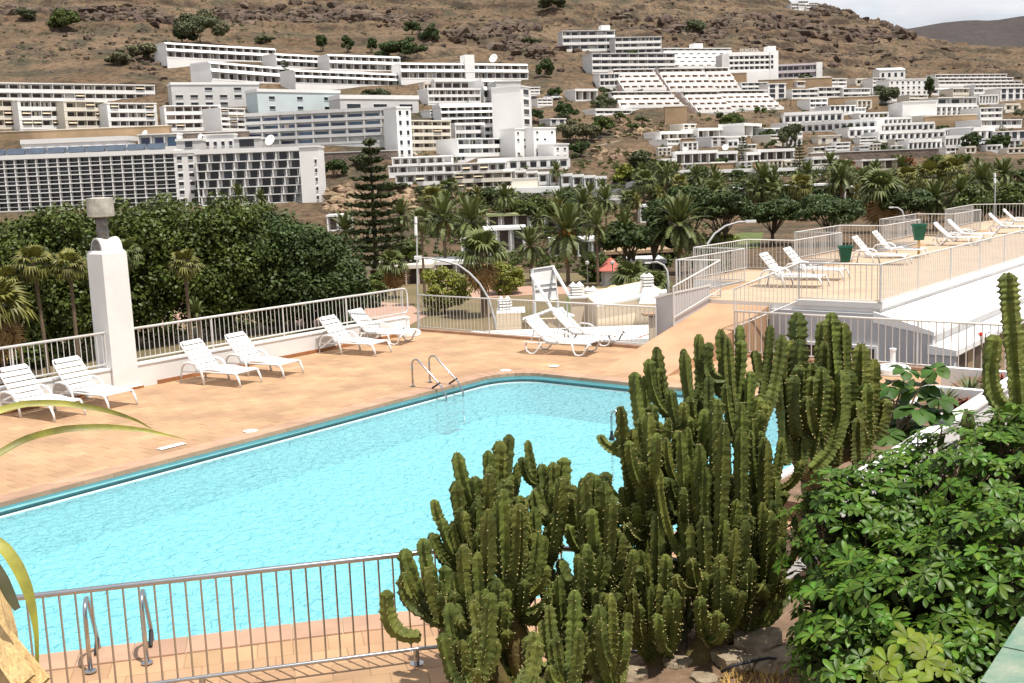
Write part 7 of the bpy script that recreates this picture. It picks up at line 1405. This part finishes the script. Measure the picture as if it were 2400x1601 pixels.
# ------------------------------------------------------------------ lamps, mast, kiosk, cars
def lamp(label, pts, D, rad=.07, head=None, mt='lamp_grey', to=ZV):
    P = [at(x, y, D) for x, y in pts]; b = P[0].copy(); b[2] = to; o = thing('street_lamp', label, 'street lamp', b, 0, 'street lamps'); m = MB(); n = len(P); m.tube([np.zeros(3)]+[p-b for p in P], [rad*1.6]+[rad*(1.3-.6*i/n) for i in range(n)], 8); m.obj('pole', MT[mt], o, smooth=True)
    if head: m = MB(); p = P[-1]-b; m.box(p+np.array([head*.3, 0, 0]), (abs(head), .22, .14)); m.obj('lamp_head', MT['white_paint'], o)
lamp('curved white street lamp leaning over the deck corner', [(1166, 800), (1160, 750), (1145, 700), (1124, 665), (1100, 640), (1075, 622), (1045, 613), (1010, 606), (985, 604)], 44, .042, -.3, 'lamp_grey')
lamp('curved street lamp behind the terrace, left of the dark trees', [(1655, 600), (1660, 570), (1675, 548), (1700, 530), (1730, 521), (1752, 519)], 62, .06, .6)
lamp('small arched street lamp by the shaded building', [(1566, 660), (1564, 635), (1556, 622), (1540, 614), (1522, 616)], 95, .08, -.5)
lamp('small arched street lamp behind the zigzag railing', [(2118, 505), (2114, 494), (2104, 487), (2092, 486)], 120, .08, -.5)
def mast(label, x, y0, y1, D, cyl, name='antenna_mast'):
    b = at(x, y1, D); b[2] = ZV; t = at(x, y0, D)-b; o = thing(name, label, 'mast', b, 0, 'slim masts'); m = MB(); m.tube([(0, 0, 0), t], .07, 8); m.obj('pole', MT['lamp_grey'], o)
    for a, c in cyl: p0, p1 = at(x-2, a, D)-b, at(x-1, c, D)-b; m = MB(); m.tube([p0, p1], .13, 10); m.obj('antenna', MT['white_paint'], o)
mast('slim mast with white antenna cylinders behind the deck corner', 976, 510, 700, 90, [(508, 524), (526, 552)])
mast('slim mast with white antenna top behind the far railing', 2333, 406, 480, 120, [(406, 415), (417, 430)])
for x, y0, y1, lb in [(1378, 612, 684, 'park lamp post left of the kiosk'), (1437, 612, 690, 'park lamp post right before the kiosk'), (1165, 560, 640, 'thin park post beside the skirted palm'), (1025, 545, 610, 'thin grey post behind the yellow green bush'), (1450, 560, 600, 'thin park post under the dark open tree')]:
    G = gz(x, y1, ZV); D = float((G-CAM)@_fw); h = at(x, y0, D)[2]-ZV; o = thing('park_lamp', lb, 'lamp post', G, 0, 'park lamp posts'); m = MB(); m.tube([(0, 0, 0), (0, 0, h-.3)], .06, 6); m.obj('pole', MT['pipe'], o); m = MB(); m.lathe([(.1, h-.35), (.22, h-.2), (.2, h), (.05, h+.08)], 10); m.obj('lantern', MT['lamp_grey'], o)
G = gz(1432, 669, ZV); D = float((G-CAM)@_fw); o = thing('kiosk', 'small grey kiosk with a flared red roof in the park', 'kiosk', G)
m = MB(); m.lathe([(1.05, 0), (1.05, 1.75)], 8); m.obj('wall', MT['bldg_grey'], o); m = MB(); m.lathe([(1.75, 1.70), (1.72, 1.78), (1.15, 2.1), (.7, 2.5), (.3, 2.95), (.05, 3.05)], 8); rf = m.obj('roof', MT['red_roof'], o)
m = MB(); m.tube([(0, 0, 3.0), (0, 0, 3.35)], [.06, .03], 6); m.obj('finial', MT['red_roof'], rf); m = MB(); m.box((.15, -1.0, .75), (.7, .12, 1.3)); m.obj('door', MT['lamp_grey'], o); m = MB(); m.lathe([(1.3, -.1), (1.3, .08)], 8); m.obj('step', MT['bldg_cream'], o)
def car(label, x, y, mt, ang=0., D=None):
    P = hit(x, y, 100) if D is None else gz(x, y, ZV+.07); o = thing('parked_car', label, 'car', (P[0], P[1], (tz(P[0], P[1])+.4) if D is None else ZV+.07), ang, 'parked cars')
    m = MB(); m.extr([(-2.1, .3), (2.1, .3), (2.15, .75), (1.2, .9), (-1.9, .95), (-2.15, .8)], (0, -.85, 0), (1, 0, 0), (0, 0, 1), (0, 1, 0), 1.7); m.obj('body', MT[mt], o)
    m = MB(); m.extr([(-1.75, .93), (1.1, .9), (.5, 1.42), (-1.3, 1.45)], (0, -.74, 0), (1, 0, 0), (0, 0, 1), (0, 1, 0), 1.48); m.obj('cabin', MT['glass'], o); m = MB(); m.box((-.4, 0, 1.45), (1.6, 1.4, .05)); m.obj('roof', MT[mt], o)
    for wx in (-1.3, 1.3):
        for wy in (-.8, .8): m = MB(); m.tube([(wx, wy-.1, .3), (wx, wy+.1, .3)], .31, 12); m.obj('wheel', MT['rubber'], o)
for k, (x, y, mt, lb) in enumerate([(1397, 326, 'car_dark', 'dark car parked on the footpath in the middle slope'), (1285, 232, 'car_white', 'white car parked left of the slope palms'), (1303, 231, 'car_white', 'second white car parked by the slope palms'), (2290, 342, 'car_white', 'white car parked below the right houses'), (2310, 338, 'car_white', 'white car right of its twin below the right houses'), (1250, 233, 'car_dark', 'dark car beside the white tower')]): car(lb, x, y, mt, .3)
